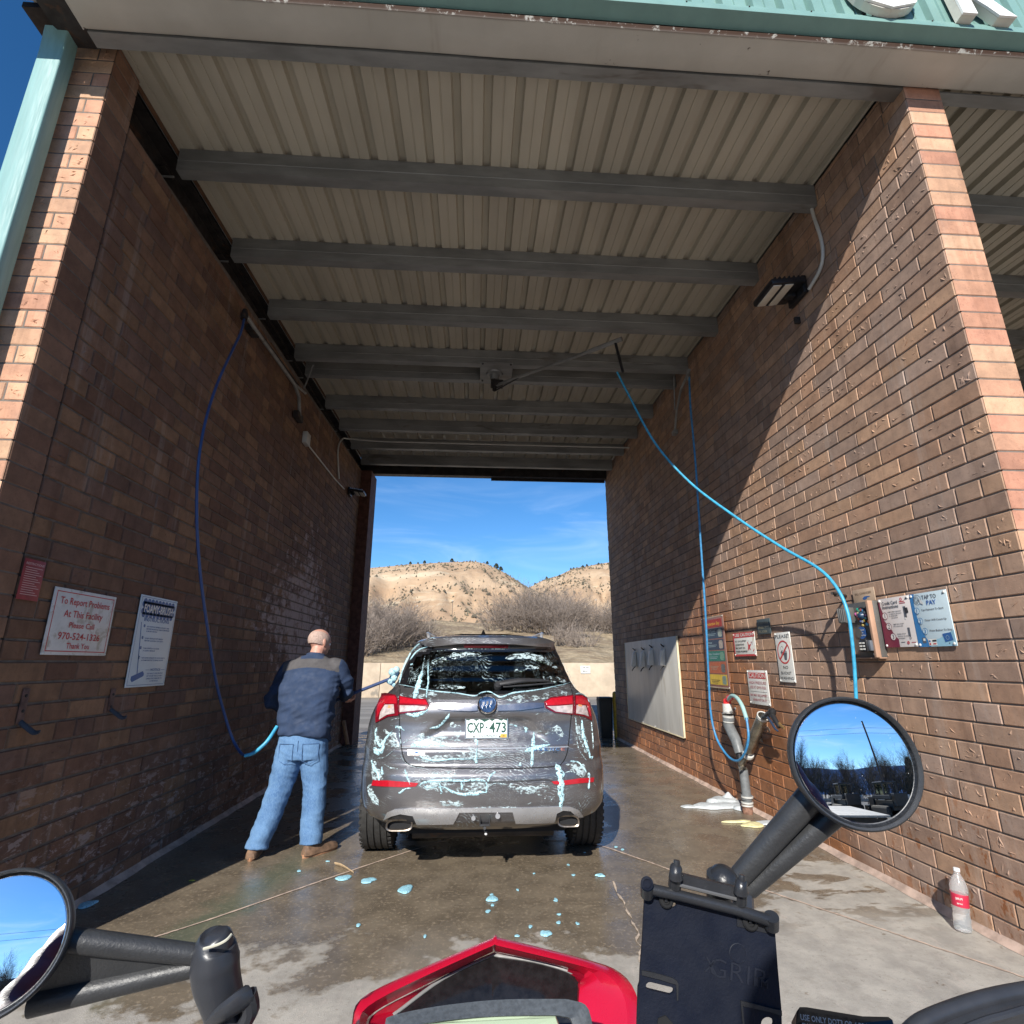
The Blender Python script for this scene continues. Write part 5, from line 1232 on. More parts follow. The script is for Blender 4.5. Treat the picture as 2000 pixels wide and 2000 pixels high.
# badge: chrome ring with three slanted shields
bc = cc(1036, 645, .012); bn_ = cnorm(bc); bn_ = Vector((0,bn_.y,bn_.z)).normalized()
def f(mb):
    mb.lathe(bc-bn_*.02, bn_, [(.070,0),(.070,.012),(.063,.024),(.056,.020),(.055,.014),(.001,.014)], M('badge_black', (.02,.02,.024), .5), 40)
    mb.lathe(bc-bn_*.001, bn_, [(.066,0),(.066,.003),(.061,.008),(.057,.006),(.056,0)], CHROME, 40)
one('badge_ring', f, car)
def f(mb):
    ux = Vector((1,0,0)); uz = bn_.cross(ux)*-1; uz = uz if uz.z > 0 else -uz
    for dx, dz in ((-.027,.0),(.0,.004),(.027,.008)):
        o = bc+bn_*.003+ux*dx+uz*dz
        pts = [(-.013,.026),(.011,.030),(.013,.004),(.006,-.014),(-.006,-.026),(-.015,-.008)]
        mb.prism([o+ux*a+uz*b for a, b in pts], bn_*.006, CHROME)
        mb.prism([o+bn_*.006+ux*a*.55+uz*b*.55 for a, b in pts], bn_*.002, M('badge_%d' % int(dx*1000+50), ((.20,.20,.21),(.10,.10,.11),(.20,.20,.21))[int(dx*1000/27+1)], .45, .3))
one('badge_shields', f, car)
# lamps
LR = M('lamp_red', (.42,.008,.02), .18, var=.12, vs=40, coat=.9); LRD = M('lamp_red_dark', (.16,.004,.012), .2, var=.2, vs=30, coat=.8); LC = M('lamp_clear', (.50,.42,.40), .16, .1, var=.25, vs=35, coat=.8, bump=.3, bs=120); LA = M('lamp_amber', (.70,.28,.12), .2, var=.1, coat=.6)
lm = []
def lampset(name, red, parts):
    o = one(name, lambda mb: cpatch(mb, red, .010, LRD), car)
    for nm, poly, mt in parts: one(nm, lambda mb: cpatch(mb, poly, .0135, mt), o if False else car)
    return o
def lampset(name, red, parts):
    o = one(name, lambda mb: cpatch(mb, red, .010, LRD), car)
    for nm, poly, mt in parts: one(nm, lambda mb: cpatch(mb, poly, .0135, mt), o)
lampset('tail_light', [(182,562),(240,558),(300,572),(320,598),(327,728),(240,738),(146,788),(146,700),(165,620)], [('red_lens', [(190,575),(298,582),(312,610),(312,640),(215,640),(185,690),(160,745),(165,660)], LR), ('clear_lens', [(222,648),(290,646),(296,712),(240,722),(176,762),(188,702)], LC), ('amber_lens', [(240,655),(278,652),(280,672),(242,676)], LA)])
lampset('tail_light', [(330,578),(440,598),(545,602),(570,648),(545,690),(330,716)], [('red_lens', [(338,588),(440,606),(540,612),(560,648),(430,642),(338,640)], LR), ('clear_lens', [(338,652),(470,654),(545,662),(528,684),(338,704)], LC)])
lampset('tail_light', [(1488,625),(1540,590),(1640,580),(1722,572),(1718,722),(1570,705),(1500,670)], [('red_lens', [(1500,626),(1545,600),(1712,584),(1712,640),(1560,650),(1510,650)], LR), ('clear_lens', [(1508,658),(1600,656),(1712,648),(1710,712),(1580,698)], LC)])
lampset('tail_light', [(1732,574),(1790,572),(1835,590),(1855,650),(1868,772),(1810,738),(1728,722)], [('red_lens', [(1742,584),(1790,582),(1826,600),(1846,660),(1855,735),(1830,650),(1742,640)], LR), ('clear_lens', [(1745,650),(1815,656),(1838,738),(1800,722),(1742,712)], LC), ('amber_lens', [(1758,645),(1785,648),(1785,664),(1758,660)], LA)])
for poly in ([(122,1248),(240,1250),(390,1262),(482,1272),(462,1298),(380,1304),(250,1300),(108,1290)], [(1548,1258),(1650,1250),(1780,1232),(1888,1226),(1884,1262),(1780,1272),(1660,1286),(1570,1280)]):
    one('bumper_reflector', lambda mb: cpatch(mb, poly, .006, LR), car)
one('high_brake_light', lambda mb: cpatch(mb, [(845,158),(1205,160),(1200,186),(850,184)], .006, M('brake_dark', (.10,.008,.012), .2, coat=.6, var=.2)), car)
# lower trim, exhausts, hitch
def f(mb):
    cpatch(mb, [(205,1562),(232,1508),(290,1482),(400,1474),(1000,1470),(1600,1458),(1700,1462),(1770,1490),(1802,1535),(1760,1540),(1700,1492),(1640,1488),(1590,1510),(1570,1580),(1262,1588),(1238,1502),(812,1504),(762,1592),(470,1596),(440,1530),(340,1515),(270,1530)], .010, SILVER)
one('skid_trim', f, car)
one('lower_valance', lambda mb: cpatch(mb, [(812,1508),(1238,1506),(1258,1586),(770,1590)], -.02, CLAD), car)
for q in ([(240,1535),(340,1520),(440,1535),(470,1592),(420,1606),(250,1600)], [(1592,1515),(1640,1494),(1700,1498),(1755,1545),(1740,1580),(1600,1590)]): one('exhaust_surround', lambda mb: cpatch(mb, q, .004, CLAD), car)
for (x, y, hw, hh) in ((341,1578,.090,.036),(1672,1548,.076,.037)):
    c = cc(x, y, .03); o = []
    def f(mb):
        def rr(w, h, d, z=0): return [c+Vector((math.copysign(abs(math.cos(a))**.55, math.cos(a))*w+math.sin(a)*.006*(1 if x < 1000 else -1), d, math.copysign(abs(math.sin(a))**.7, math.sin(a))*h)) for a in [2*PI*k/28 for k in range(28)]]
        mb.rings([rr(hw*.92,hh*.9,.12), rr(hw,hh,.02), rr(hw,hh,0), rr(hw*.97,hh*.94,-.004), rr(hw*.86,hh*.76,0), rr(hw*.84,hh*.72,.06)], M('exhaust_tip', (.26,.22,.18), .35, .9, var=.25, vs=30), False)
        mb.add(rr(hw*.85,hh*.74,.03), [tuple(range(28))], GAPM)  # black disc painted in for the dark inside of the pipe
    one('exhaust_tip', f, car, fix=False)
hc = cc(1015, 1548, 0)
def f(mb):
    hx, hz = hc.x, hc.z-.01; y = CY+.02
    mb.box((hx-.035,y,hz-.035),(hx-.027,y+.25,hz+.035),CLAD,.002); mb.box((hx+.027,y,hz-.035),(hx+.035,y+.25,hz+.035),CLAD,.002); mb.box((hx-.035,y,hz+.027),(hx+.035,y+.25,hz+.036),GALV,.002); mb.box((hx-.035,y,hz-.042),(hx+.035,y+.25,hz-.030),CLAD,.002)
    mb.box((hx-.19,y+.05,hz-.028),(hx+.19,y+.09,hz-.016),GALV,.004); mb.box((hx-.17,y+.04,hz+.005),(hx-.06,y+.06,hz+.028),M('hitch_plug', (.3,.29,.27), .5, .5, var=.2),.004); mb.lathe((hx-.075,y,hz+.01),(0,-1,0),[(.014,0),(.014,.012)],SILVER,12); mb.lathe((hx+.085,y,hz+.02),(0,-1,0),[(.016,0),(.016,.012)],SILVER,12)
    mb.tube([(hx,y-.005,hz-.05),(hx,y+.05,hz-.06),(hx+.01,y+.02,hz-.085)],.010,CLAD,8); mb.lathe((hx+.008,y-.0,hz-.092),(0,0,1),[(.006,0),(.010,.006),(.006,.012)],SCREW,8)
one('tow_hitch', f, car)
# licence plate
pcs = [cc(862,742), cc(1197,738), cc(1197,915), cc(862,912)]; pc = (pcs[0]+pcs[1]+pcs[2]+pcs[3])/4; pc.y = CY+rsurf(pc.x-CX, .92)-.016
pw, ph = (pcs[1].x-pcs[0].x)/2, (pcs[0].z-pcs[3].z)/2; tz = Vector((0,.10,1)).normalized(); px_ = Vector((1,0,0)); pn_ = px_.cross(tz); pl_ = lambda u, v, d=0: pc+px_*u*pw+tz*v*ph+pn_*d
PG = M('plate_green', (.015,.075,.05), .4, var=.1); PW = M('plate_white', (.72,.76,.76), .3, var=.05, vs=30); PF = M('plate_frame', (.60,.60,.60), .25, .8)
plate = one('licence_plate', lambda mb: mb.prism([pl_(-1,-1), pl_(1,-1), pl_(1,1), pl_(-1,1)], pn_*.003, PG), car)
def f(mb):
    for a, b in (((-1.03,-1.06),(1.03,-.98)),((-1.03,.98),(1.03,1.06)),((-1.03,-.98),(-.985,.98)),((.985,-.98),(1.03,.98))): mb.prism([pl_(a[0],a[1],-.002), pl_(b[0],a[1],-.002), pl_(b[0],b[1],-.002), pl_(a[0],b[1],-.002)], pn_*.010, PF)
one('plate_frame', f, plate)
def f(mb):
    rg = [(-.97,-.95),(.97,-.95),(.97,.62),(.80,.74),(.70,.60),(.58,.72),(.44,.86),(.36,.70),(.26,.58),(.14,.74),(.02,.62),(-.12,.50),(-.22,.66),(-.36,.76),(-.50,.60),(-.60,.74),(-.74,.82),(-.86,.64),(-.97,.72)]
    mb.add([pl_(u,v,.0040) for u, v in rg], [tuple(range(len(rg)))], PW)
    put_text(mb, 'CXP', pl_(-.93,-.46,.0052), px_, tz, ph*.92, PG, 'l', width=pw*.80, bold=.02); put_text(mb, '473', pl_(.93,-.46,.0052), px_, tz, ph*.92, PG, 'r', width=pw*.80, bold=.02)
    c = pl_(.0,.0,.0052); mb.add([c+px_*.006*math.cos(k)+tz*.006*math.sin(k) for k in [2*PI*j/12 for j in range(12)]], [tuple(range(12))], PG)
    put_text(mb, 'COLORADO', pl_(0,-.88,.0052), px_, tz, ph*.20, PG, 'c', width=pw*.98, bold=.01)
    mb.add([pl_(.66,-.94,.0050), pl_(.96,-.94,.0050), pl_(.96,-.62,.0050), pl_(.66,-.62,.0050)], [(0,1,2,3)], M('month_sticker', (.75,.42,.06), .4)); put_text(mb, '26', pl_(.81,-.86,.006), px_, tz, ph*.18, PG, 'c')
    put_text(mb, '10', pl_(-.80,-.86,.0052), px_, tz, ph*.14, M('plate_pale', (.45,.60,.62), .4), 'c')
    for u in (-.60,.62): mb.lathe(pl_(u,-.84,.003), pn_, [(.0055,0),(.0055,.004)], GAPM, 8)
one('plate_print', f, plate, fix=False)
def f(mb):
    P = [cc(395,1003,.004), cc(535,1012,.004), cc(535,1055,.004), cc(395,1050,.004)]; n = cnorm(P[0]); mb.prism(P, -n*.003, WHITE); o = (P[0]+P[1]+P[2]+P[3])/4; ux = (P[1]-P[0]).normalized(); uy = n.cross(ux); uy = uy if uy.z > 0 else -uy
    put_text(mb, 'Sellers', o+n*.003-ux*.03+uy*.002, ux, uy, .015, RED, 'c', width=.05); put_text(mb, 'Auto', o+n*.003+ux*.045+uy*.002, ux, uy, .010, RED, 'c', width=.03)
    mb.add([o+n*.0034+ux*(.004+.014*math.cos(a))+uy*(.004+.008*math.sin(a)) for a in [2*PI*k/16 for k in range(16)]], [tuple(range(16))], BLUE); put_text(mb, 'SALES AND SERVICE', o+n*.003-uy*.018, ux, uy, .006, RED, 'c', width=.09)
one('dealer_sticker', f, car, fix=False)
def f(mb):
    for i, ch in enumerate('ESSENCE'):
        o = cc(1372+i*45, 1012, .003); n = cnorm(o); ux = (cc(1392+i*45,1012,.003)-o).normalized(); uy = n.cross(ux); uy = uy if uy.z > 0 else -uy
        put_text(mb, ch, o, ux, uy, .019, CHROME if i < 6 else M('badge_rose', (.6,.25,.2), .3, .4), 'c', width=.026, bold=0, ext=.0015)
    o = cc(1580,1030,.003); n = cnorm(o); put_text(mb, 'AWD', o, (1,0,.0), (0,.1,1), .010, CHROME, 'c')
one('badge_lettering', f, car, fix=False)
# wiper, antenna, roof rails, spoiler lip
def f(mb):
    P = [cc(1105,500,.03), cc(1200,490,.04), cc(1330,478,.045), cc(1520,472,.03)]; mb.tube(P, [(.016,.012),(.024,.014),(.020,.012),(.007,.006)], CLAD, 10, spline=5)
    mb.tube([cc(1160,512,.02), cc(1350,500,.02), cc(1560,480,.016)], .007, CLAD, 8); mb.lathe(cc(1120,498,.0), cnorm(cc(1120,498)), [(.030,0),(.028,.03),(.015,.045)], CLAD, 18)
one('rear_wiper', f, car)
def f(mb):
    x, y = CX-.015, CY+.74; z = 1.588
    mb.rings([[Vector((x+sx*w, y+a*l-l*sh, z+h)) for sx, a in ((0,-1),(1,-.6),(1,.6),(0,1),(-1,.6),(-1,-.6))] for w, l, h, sh in ((.030,.09,-.02,0),(.026,.08,.012,0),(.016,.05,.035,.3),(.005,.018,.062,1.2))], FRIT, True)
one('antenna_fin', f, car)
for s_ in (-1, 1):
    def f(mb): mb.tube([(CX+s_*.46,CY+.62,1.575),(CX+s_*.475,CY+.68,1.615),(CX+s_*.50,CY+1.0,1.632),(CX+s_*.50,CY+1.9,1.635),(CX+s_*.48,CY+2.2,1.59)], [(.012,.014)]*5, SILVER, 8, spline=5)
    one('roof_rail', f, car)
def f(mb): cpatch(mb, [(500,150),(620,122),(800,112),(1000,108),(1250,112),(1450,120),(1560,152),(1545,176),(1250,152),(1000,148),(830,148),(580,168)], .022, PAINT)
one('spoiler', f, car)
# wheels
for i, (sx, wy) in enumerate(((-1,.875),(1,.875),(-1,3.65),(1,3.65))):
    xo = CX+sx*.915; w = .235; wb = one('wheel', lambda mb: (mb.lathe((xo-sx*.05, CY+wy, .352), (sx,0,0), [(.02,.03),(.06,.035),(.07,.02),(.21,.0),(.235,.02),(.245,.01),(.245,-.10)], SILVER, 30), [mb.box((xo-sx*.035-.008, CY+wy-.02, .352+.05), (xo-sx*.035+.012, CY+wy+.02, .352+.235), SILVER, .006, Matrix.Rotation(2*PI*k/5, 3, 'X'), (xo-sx*.035, CY+wy, .352)) for k in range(5)]), car)
    def f(mb):
        pr = [(.235,.0),(.25,-.004),(.30,.002),(.335,-.008),(.350,-.022)]
        gr = []
        d = -.022
        for k in range(4): gr += [(.352,d-.002),(.353,d-.036),(.343,d-.039),(.343,d-.045)]; d -= .048
        pr += gr+[(.350,-w+.022),(.335,-w+.008),(.30,-w-.002),(.235,-w)]
        mb.lathe((xo, CY+wy, .352), (sx,0,0), pr, RUB, 56)
        for k in range(44):   # shoulder blocks
            a = 2*PI*k/44
            for off in (-.006,-w+.022):
                c = Vector((xo+sx*(off-.008), CY+wy+math.cos(a)*.347, .352+math.sin(a)*.347)); mb.box(c-Vector((.012,.004,.012)), c+Vector((.012,.004,.012)), RUB, 0, Matrix.Rotation(a, 3, 'X'), c)
    one('tyre', f, wb, sharp=40)
def f(mb):
    mb.box((CX-.58,CY+.30,.24),(CX+.58,CY+4.2,.40),GAPM); mb.box((CX-.66,CY+.2,.30),(CX+.66,CY+.9,.38),GAPM); mb.tube([(CX-.45,CY+.875,.33),(CX+.45,CY+.875,.33)],.05,CLAD,10); mb.tube([(CX-.5,CY+.4,.27),(CX+.5,CY+.4,.27)],.085,DARKSTEEL,14)  # chassis boxes, coloured near black to paint the shade beneath the car
    for s_ in (-1,1): mb.box((CX+s_*.34,CY+.35,.20),(CX+s_*.44,CY+.75,.30),CLAD,.02)
one('underbody', f, car)
INT = M('interior_fabric', (.035,.032,.03), .9, var=.2, vs=20)
def f(mb):
    mb.box((CX-.62,CY+.55,.42),(CX+.62,CY+3.6,.62),INT)
    mb.box((CX-.60,CY+1.30,.6),(CX+.60,CY+1.5,1.12),INT,.06)
    for x in (-.40,.0,.40): mb.box((CX+x-.12,CY+1.36,1.13),(CX+x+.12,CY+1.46,1.25),INT,.04)
    for x in (-.36,.36): mb.box((CX+x-.23,CY+2.2,.6),(CX+x+.23,CY+2.38,1.20),INT,.07); mb.box((CX+x-.12,CY+2.26,1.22),(CX+x+.12,CY+2.36,1.40),INT,.05)
    mb.box((CX-.62,CY+2.95,.7),(CX+.62,CY+3.3,1.05),INT,.05); mb.box((CX-.10,CY+2.62,1.37),(CX+.10,CY+2.65,1.43),INT,.02)
    mb.box((CX-.62,CY+.62,1.02),(CX+.62,CY+1.3,1.05),INT,.01)
one('interior', f, car)
for s_ in (-1,1):
    def f(mb): mb.box((CX+s_*.86,CY+2.95,1.02),(CX+s_*1.04,CY+3.06,1.16),PAINT,.04); mb.box((CX+s_*.78,CY+3.0,1.05),(CX+s_*.88,CY+3.05,1.09),CLAD,.01)
    one('door_mirror', f, car)

# ---------------------------------------------------------------- foam on the car
CF = M('car_foam', (.44,.68,.74), .5, var=.10, vs=70, bump=.5, bs=220, bd=.002); CFW = M('car_foam_thin', (.52,.68,.71), .5, var=.15, vs=80, bump=.4, bs=220, bd=.002)
for m_, lo, hi in ((CF, .38, .47), (CFW, .44, .58)):   # foam films break up into bubbles and streaks
    g = G(m_.node_tree); g.put(m_.node_tree.nodes['Principled BSDF'].inputs['Alpha'], g.step(g.noise(g.pos(), 90, 4, .65), lo, hi))
def foam(mb, pts, h=.006, mat=None, seed=0):
    r_ = random.Random(seed); P = [Vector((q[0],q[1],0)) for q in pts]; W = [q[2] for q in pts]
    Q, WW = catmull(P, [float(w) for w in W], 7); vs = []; n = len(Q); SS = [cc(q.x, q.y, .001) for q in Q]
    for i, q in enumerate(Q):
        s_ = SS[i]; a = SS[min(i+1,n-1)]; b = SS[max(i-1,0)]
        t = (a-b); t = t.normalized() if t.length > 1e-6 else Vector((0,0,1)); nn = cnorm(s_); sd = t.cross(nn).normalized()
        en = min(1., math.sin(PI*min(max((i+.35)/(n-.3), .02), .98))*3.2)
        w = WW[i]*.00084*en*(1+.75*noise.noise(Vector((i*.55, seed*3.1, 0)))); j = sd*WW[i]*.00092*.22*noise.noise(Vector((i*.4, seed*1.7, 5)))
        for u_, hh in ((-.5,-.002),(-.36,h*.55),(0,h),(.36,h*.55),(.5,-.002)): vs.append(s_+j+sd*w*u_+nn*(hh*en if hh > 0 else hh))
    mb.add(vs, [(5*i+k, 5*i+k+1, 5*i+6+k, 5*i+5+k) for i in range(n-1) for k in range(4)], mat or CF, True)
CFT = M('car_foam_film', (.50,.62,.64), .45, var=.15, vs=60, bump=.3, bs=220, bd=.002)
g = G(CFT.node_tree); _p = g.pos(); _n = g.math('ADD', g.math('MULTIPLY', g.noise(g.mapping(_p, (1,1,2.2)), 34, 4, .7, .6), .7), g.math('MULTIPLY', g.noise(_p, 8, 3, .6), .35)); g.put(CFT.node_tree.nodes['Principled BSDF'].inputs['Alpha'], g.step(_n, .51, .60, 0, .8))
FILM = [[(500,1285,50),(650,1290,80),(800,1305,90),(950,1300,80),(1060,1285,40)],[(130,930,60),(200,960,110),(300,950,70)],[(100,1100,50),(150,1200,90),(190,1260,40)],[(1660,1140,60),(1740,1150,100),(1830,1190,70)],[(380,900,40),(520,920,90),(700,930,70),(840,940,30)],[(780,1050,50),(900,1030,80),(1050,1040,60),(1200,1050,30)],[(330,560,40),(420,580,70),(540,560,60),(640,570,30)],[(1200,600,50),(1350,590,80),(1550,560,70),(1680,545,40)],[(1760,800,50),(1790,920,60),(1840,1030,50)],[(1250,1000,50),(1400,980,80),(1560,985,60)],[(450,1070,40),(600,1080,60),(760,1060,40)],[(90,1290,40),(110,1380,70),(160,1440,40)],[(560,1200,40),(700,1205,60),(820,1215,30)],[(1200,1300,40),(1400,1330,70),(1540,1320,40)],[(740,790,40),(800,850,70),(760,930,50)],[(1500,880,40),(1590,840,70),(1640,900,40)],[(640,1430,30),(750,1440,46),(860,1440,30)],[(200,850,30),(280,900,60),(320,1000,50)],[(420,330,50),(440,420,70),(420,480,40)],[(560,330,30),(700,270,60),(860,240,50),(1000,250,24)],[(1180,270,30),(1330,250,60),(1480,280,70),(1600,350,50)],[(1480,420,40),(1590,440,70),(1670,455,40)],[(1250,380,30),(1350,340,50),(1450,350,30)],[(600,480,30),(720,500,46),(860,505,26)],[(560,150,40),(760,128,60),(1000,122,50),(1250,128,60),(1480,145,40)],[(1640,300,24),(1700,420,40),(1745,520,30)],[(900,1480,20),(1100,1478,30),(1300,1476,20)]]
FO = [[(520,130,14),(450,190,20),(400,262,26),(368,330,20),(345,400,20),(330,470,14)],[(620,130,10),(560,170,14),(470,215,14),(415,285,12)],[(512,370,24),(495,430,40),(478,490,50),(462,560,44),(440,605,20)],[(560,300,6),(560,400,14),(562,460,14),(552,520,16),(545,590,10)],
 [(535,250,6),(520,330,9),(515,400,6)],[(325,478,12),(440,502,9),(600,533,7),(800,552,7),(930,572,10),(985,548,7),(1055,540,7),(1140,580,14),(1250,548,14),(1450,522,8),(1640,482,11),(1700,462,9)],[(590,218,7),(800,198,6),(1000,196,5),(1200,198,4)],
 [(320,600,16),(355,655,24),(395,712,30),(450,728,34),(520,704,28),(565,680,12)],[(335,592,8),(420,600,10),(500,592,8),(560,618,7)],[(590,652,10),(680,655,18),(760,660,10),(850,666,4)],[(1180,638,6),(1290,648,15),(1400,655,9),(1485,655,8)],
 [(735,715,16),(700,760,26),(665,800,30),(630,822,24),(570,832,8)],[(148,826,22),(140,875,16),(150,935,20),(180,968,30),(228,905,22),(275,850,10)],[(125,985,20),(145,1020,44),(185,1010,40),(205,950,18)],[(105,1085,14),(125,1150,20),(155,1195,28),(168,1255,14)],[(190,1140,8),(190,1190,24),(205,1195,8)],
 [(296,822,22),(330,824,20),(370,852,8)],[(350,955,10),(420,925,8),(520,935,7),(700,962,7)],[(420,968,30),(500,972,30),(600,965,20),(740,976,8)],[(440,912,10),(480,896,8),(560,900,9),(660,912,5),(820,932,4)],[(465,1010,6),(520,1070,16),(620,1092,16),(700,1085,12),(780,1078,14),(900,1080,6),(1060,1064,4)],
 [(935,885,20),(945,930,26),(955,970,12)],[(958,985,5),(950,1035,14),(944,1085,38),(946,1115,24)],[(1410,858,10),(1407,910,20),(1402,970,30),(1397,1030,24),(1396,1090,22),(1390,1138,36)],[(1335,1020,14),(1380,1000,34),(1430,990,40),(1490,975,24),(1540,962,12)],[(1535,955,12),(1470,915,10),(1430,880,5)],[(1345,822,20),(1345,850,26),(1345,868,12)],
 [(1300,1105,8),(1298,1135,30)],[(1318,1090,8),(1330,1075,8),(1345,1095,7)],[(1190,802,4),(1240,806,7),(1275,816,16)],[(485,1296,8),(540,1262,18),(640,1256,22),(720,1250,20),(850,1254,18),(960,1246,20),(1032,1262,16)],[(650,1270,12),(662,1320,14),(670,1358,20)],[(520,1290,8),(560,1310,10),(640,1300,6),(700,1310,10),(760,1345,20),(860,1364,26),(960,1352,26),(1032,1345,16)],
 [(825,1262,10),(832,1300,24),(828,1330,10)],[(1028,1262,12),(1032,1310,14),(1028,1352,20)],[(1040,1262,12),(1062,1210,16),(1102,1182,8)],[(1060,1292,12),(1100,1275,8),(1200,1285,10)],[(1140,1285,12),(1150,1300,8)],[(322,1350,10),(340,1348,18),(370,1322,12),(425,1312,10)],[(372,1158,8),(386,1210,16),(408,1262,14),(418,1290,8)],[(580,1180,4),(660,1210,10),(720,1250,10)],[(480,1260,10),(512,1222,6)],
 [(1585,1118,34),(1612,1175,62),(1628,1245,60),(1630,1320,54),(1632,1400,42),(1628,1465,30),(1620,1498,12)],[(1795,765,20),(1798,830,30),(1812,910,32),(1842,1000,26),(1866,1070,22),(1882,1055,14)],[(1745,750,9),(1752,850,10),(1790,950,8),(1838,1050,8)],[(1852,1188,14),(1852,1245,26),(1848,1320,22)],
 [(1740,556,8),(1800,560,16),(1850,620,12),(1872,740,10)],[(575,112,12),(620,106,16),(720,112,7)],[(1110,98,8),(1170,92,12),(1260,104,7)],[(118,1280,6),(80,1300,10),(100,1380,6),(165,1452,5)],[(75,1330,5),(110,1400,7),(150,1420,4)],[(1700,1095,10),(1770,1110,16),(1830,1180,12)],[(1660,1190,8),(1720,1180,12),(1800,1230,7)],[(420,320,14),(436,318,14)],[(205,1120,5),(260,1150,10),(320,1158,5)],[(230,1000,7),(290,970,9),(345,950,8)],[(150,1075,7),(220,1060,8),(300,990,6)],
 [(1180,600,12),(1230,608,10),(1330,570,7)],[(1560,1010,6),(1500,1020,8),(1460,1040,4)],[(1750,900,5),(1770,1000,8),(1830,1090,6)],[(330,830,8),(332,900,10),(345,960,8)],[(340,1040,4),(370,1100,6),(440,1140,5),(540,1155,4)],[(1870,780,6),(1880,900,5),(1885,1000,6)]]
def f(mb):
    for i, l in enumerate(FILM): foam(mb, l, .0012, CFT, 400+i)
    for i, l in enumerate(FO): foam(mb, l, .0035+.00012*max(q[2] for q in l), CF if max(q[2] for q in l) > 12 else CFW, i)
    r_ = random.Random(9)
    # finer smears trailing along the brush strokes
    for i in range(80):
        x = r_.uniform(120, 1860); y = r_.uniform(560, 1440)
        if 860 < x < 1200 and 560 < y < 930: continue
        if 560 < x < 1480 and y > 1380: continue
        if r_.random() < .45: x = r_.choice([r_.uniform(110,360), r_.uniform(1620,1860), r_.uniform(1200,1650)])
        l = r_.uniform(25, 110); a = r_.gauss(.0, .35)+(1.2 if (x > 1730 or x < 200) else 0); w = r_.uniform(1.5, 5)
        foam(mb, [(x,y,w*.6),(x+l*.35*math.cos(a),y+l*.35*math.sin(a)+r_.uniform(-8,8),w),(x+l*math.cos(a),y+l*math.sin(a),w*.5)], .0018, CFW, 200+i)
tag(one('soap_foam', f, fix=False), 'pale blue soap foam dripping over the back of the car', 'foam', kind='stuff')
# ================================================================ people
SKIN = M('skin', (.52,.27,.20), .5, var=.12, vs=25, bump=.15, bs=200, bd=.001); SKIN.node_tree.nodes['Principled BSDF'].inputs['Subsurface Weight'].default_value = .08
def fuse(mb, name, parent, voxel=.01, smooth=3, disp=None, matfn=None, mats=None):
    """merge overlapping closed shapes into one continuous surface"""
    o = mb.build('tmp'); md = o.modifiers.new('r', 'REMESH'); md.mode = 'VOXEL'; md.voxel_size = voxel; md.use_smooth_shade = True
    s_ = o.modifiers.new('s', 'SMOOTH'); s_.factor = .5; s_.iterations = smooth
    dg = bpy.context.evaluated_depsgraph_get(); dg.update()
    me = bpy.data.meshes.new_from_object(o.evaluated_get(dg)); bpy.data.objects.remove(o)
    if disp:
        me.update(); nn = [v.normal.copy() for v in me.vertices]
        for v, n in zip(me.vertices, nn): v.co += n*disp(v.co)
    me.materials.clear()
    for m_ in mats or mb.mats: me.materials.append(m_)
    if matfn:
        for p in me.polygons: p.material_index = matfn(p.center, p.normal)
    else: me.polygons.foreach_set('material_index', [0]*len(me.polygons))
    me.polygons.foreach_set('use_smooth', [True]*len(me.polygons))
    off = wpos(parent) if parent is not None else Vector((0,0,0)); me.transform(Matrix.Translation(-off)); me.name = name; me.update()
    return link(name, me, parent)
def ell(mb, c, r, mat, rot=None, n=14):
    c = Vector(c); rot = rot or Matrix.Identity(3); rs = []
    for i in range(1, n):
        a = PI*i/n; rs.append([c+rot @ Vector((r[0]*math.sin(a)*math.cos(2*PI*k/18), r[1]*math.sin(a)*math.sin(2*PI*k/18), r[2]*math.cos(a))) for k in range(18)])
    mb.rings(rs, mat)
def head(mb, c, face, up, s, mat):
    """skull, jaw, nose, ears, neck stub; c = centre of the head, face = unit direction, s = head height / 0.23"""
    up = Vector(up).normalized(); fd = Vector(face); fd = (fd-up*fd.dot(up)).normalized(); rt = fd.cross(up); rot = Matrix((rt, fd, up)).transposed()
    c = Vector(c); L = lambda x, y, z: c+(rt*x+fd*y+up*z)*s
    ell(mb, L(0,-.008,.028), (.076*s,.096*s,.086*s), mat, rot); ell(mb, L(0,.018,-.035), (.062*s,.074*s,.075*s), mat, rot); ell(mb, L(0,.050,-.082), (.034*s,.030*s,.024*s), mat, rot)
    ell(mb, L(0,.072,.028), (.052*s,.022*s,.014*s), mat, rot)
    mb.tube([L(0,.083,.020), L(0,.100,-.010), L(0,.108,-.024)], [.008*s,.011*s,.013*s], mat, 8); ell(mb, L(.011,.095,-.027), (.008*s,.008*s,.006*s), mat, rot); ell(mb, L(-.011,.095,-.027), (.008*s,.008*s,.006*s), mat, rot)
    for sx in (-1,1):
        ell(mb, L(sx*.077,-.006,-.004), (.008*s,.018*s,.031*s), mat, rot @ Matrix.Rotation(.25, 3, 'X')); ell(mb, L(sx*.074,.004,-.028), (.008*s,.008*s,.010*s), mat, rot)
        ell(mb, L(sx*.038,.066,-.018), (.020*s,.016*s,.014*s), mat, rot)
    ell(mb, L(0,.088,-.052), (.024*s,.008*s,.005*s), mat, rot); ell(mb, L(0,.086,-.062), (.020*s,.008*s,.006*s), mat, rot)
    return L, rot
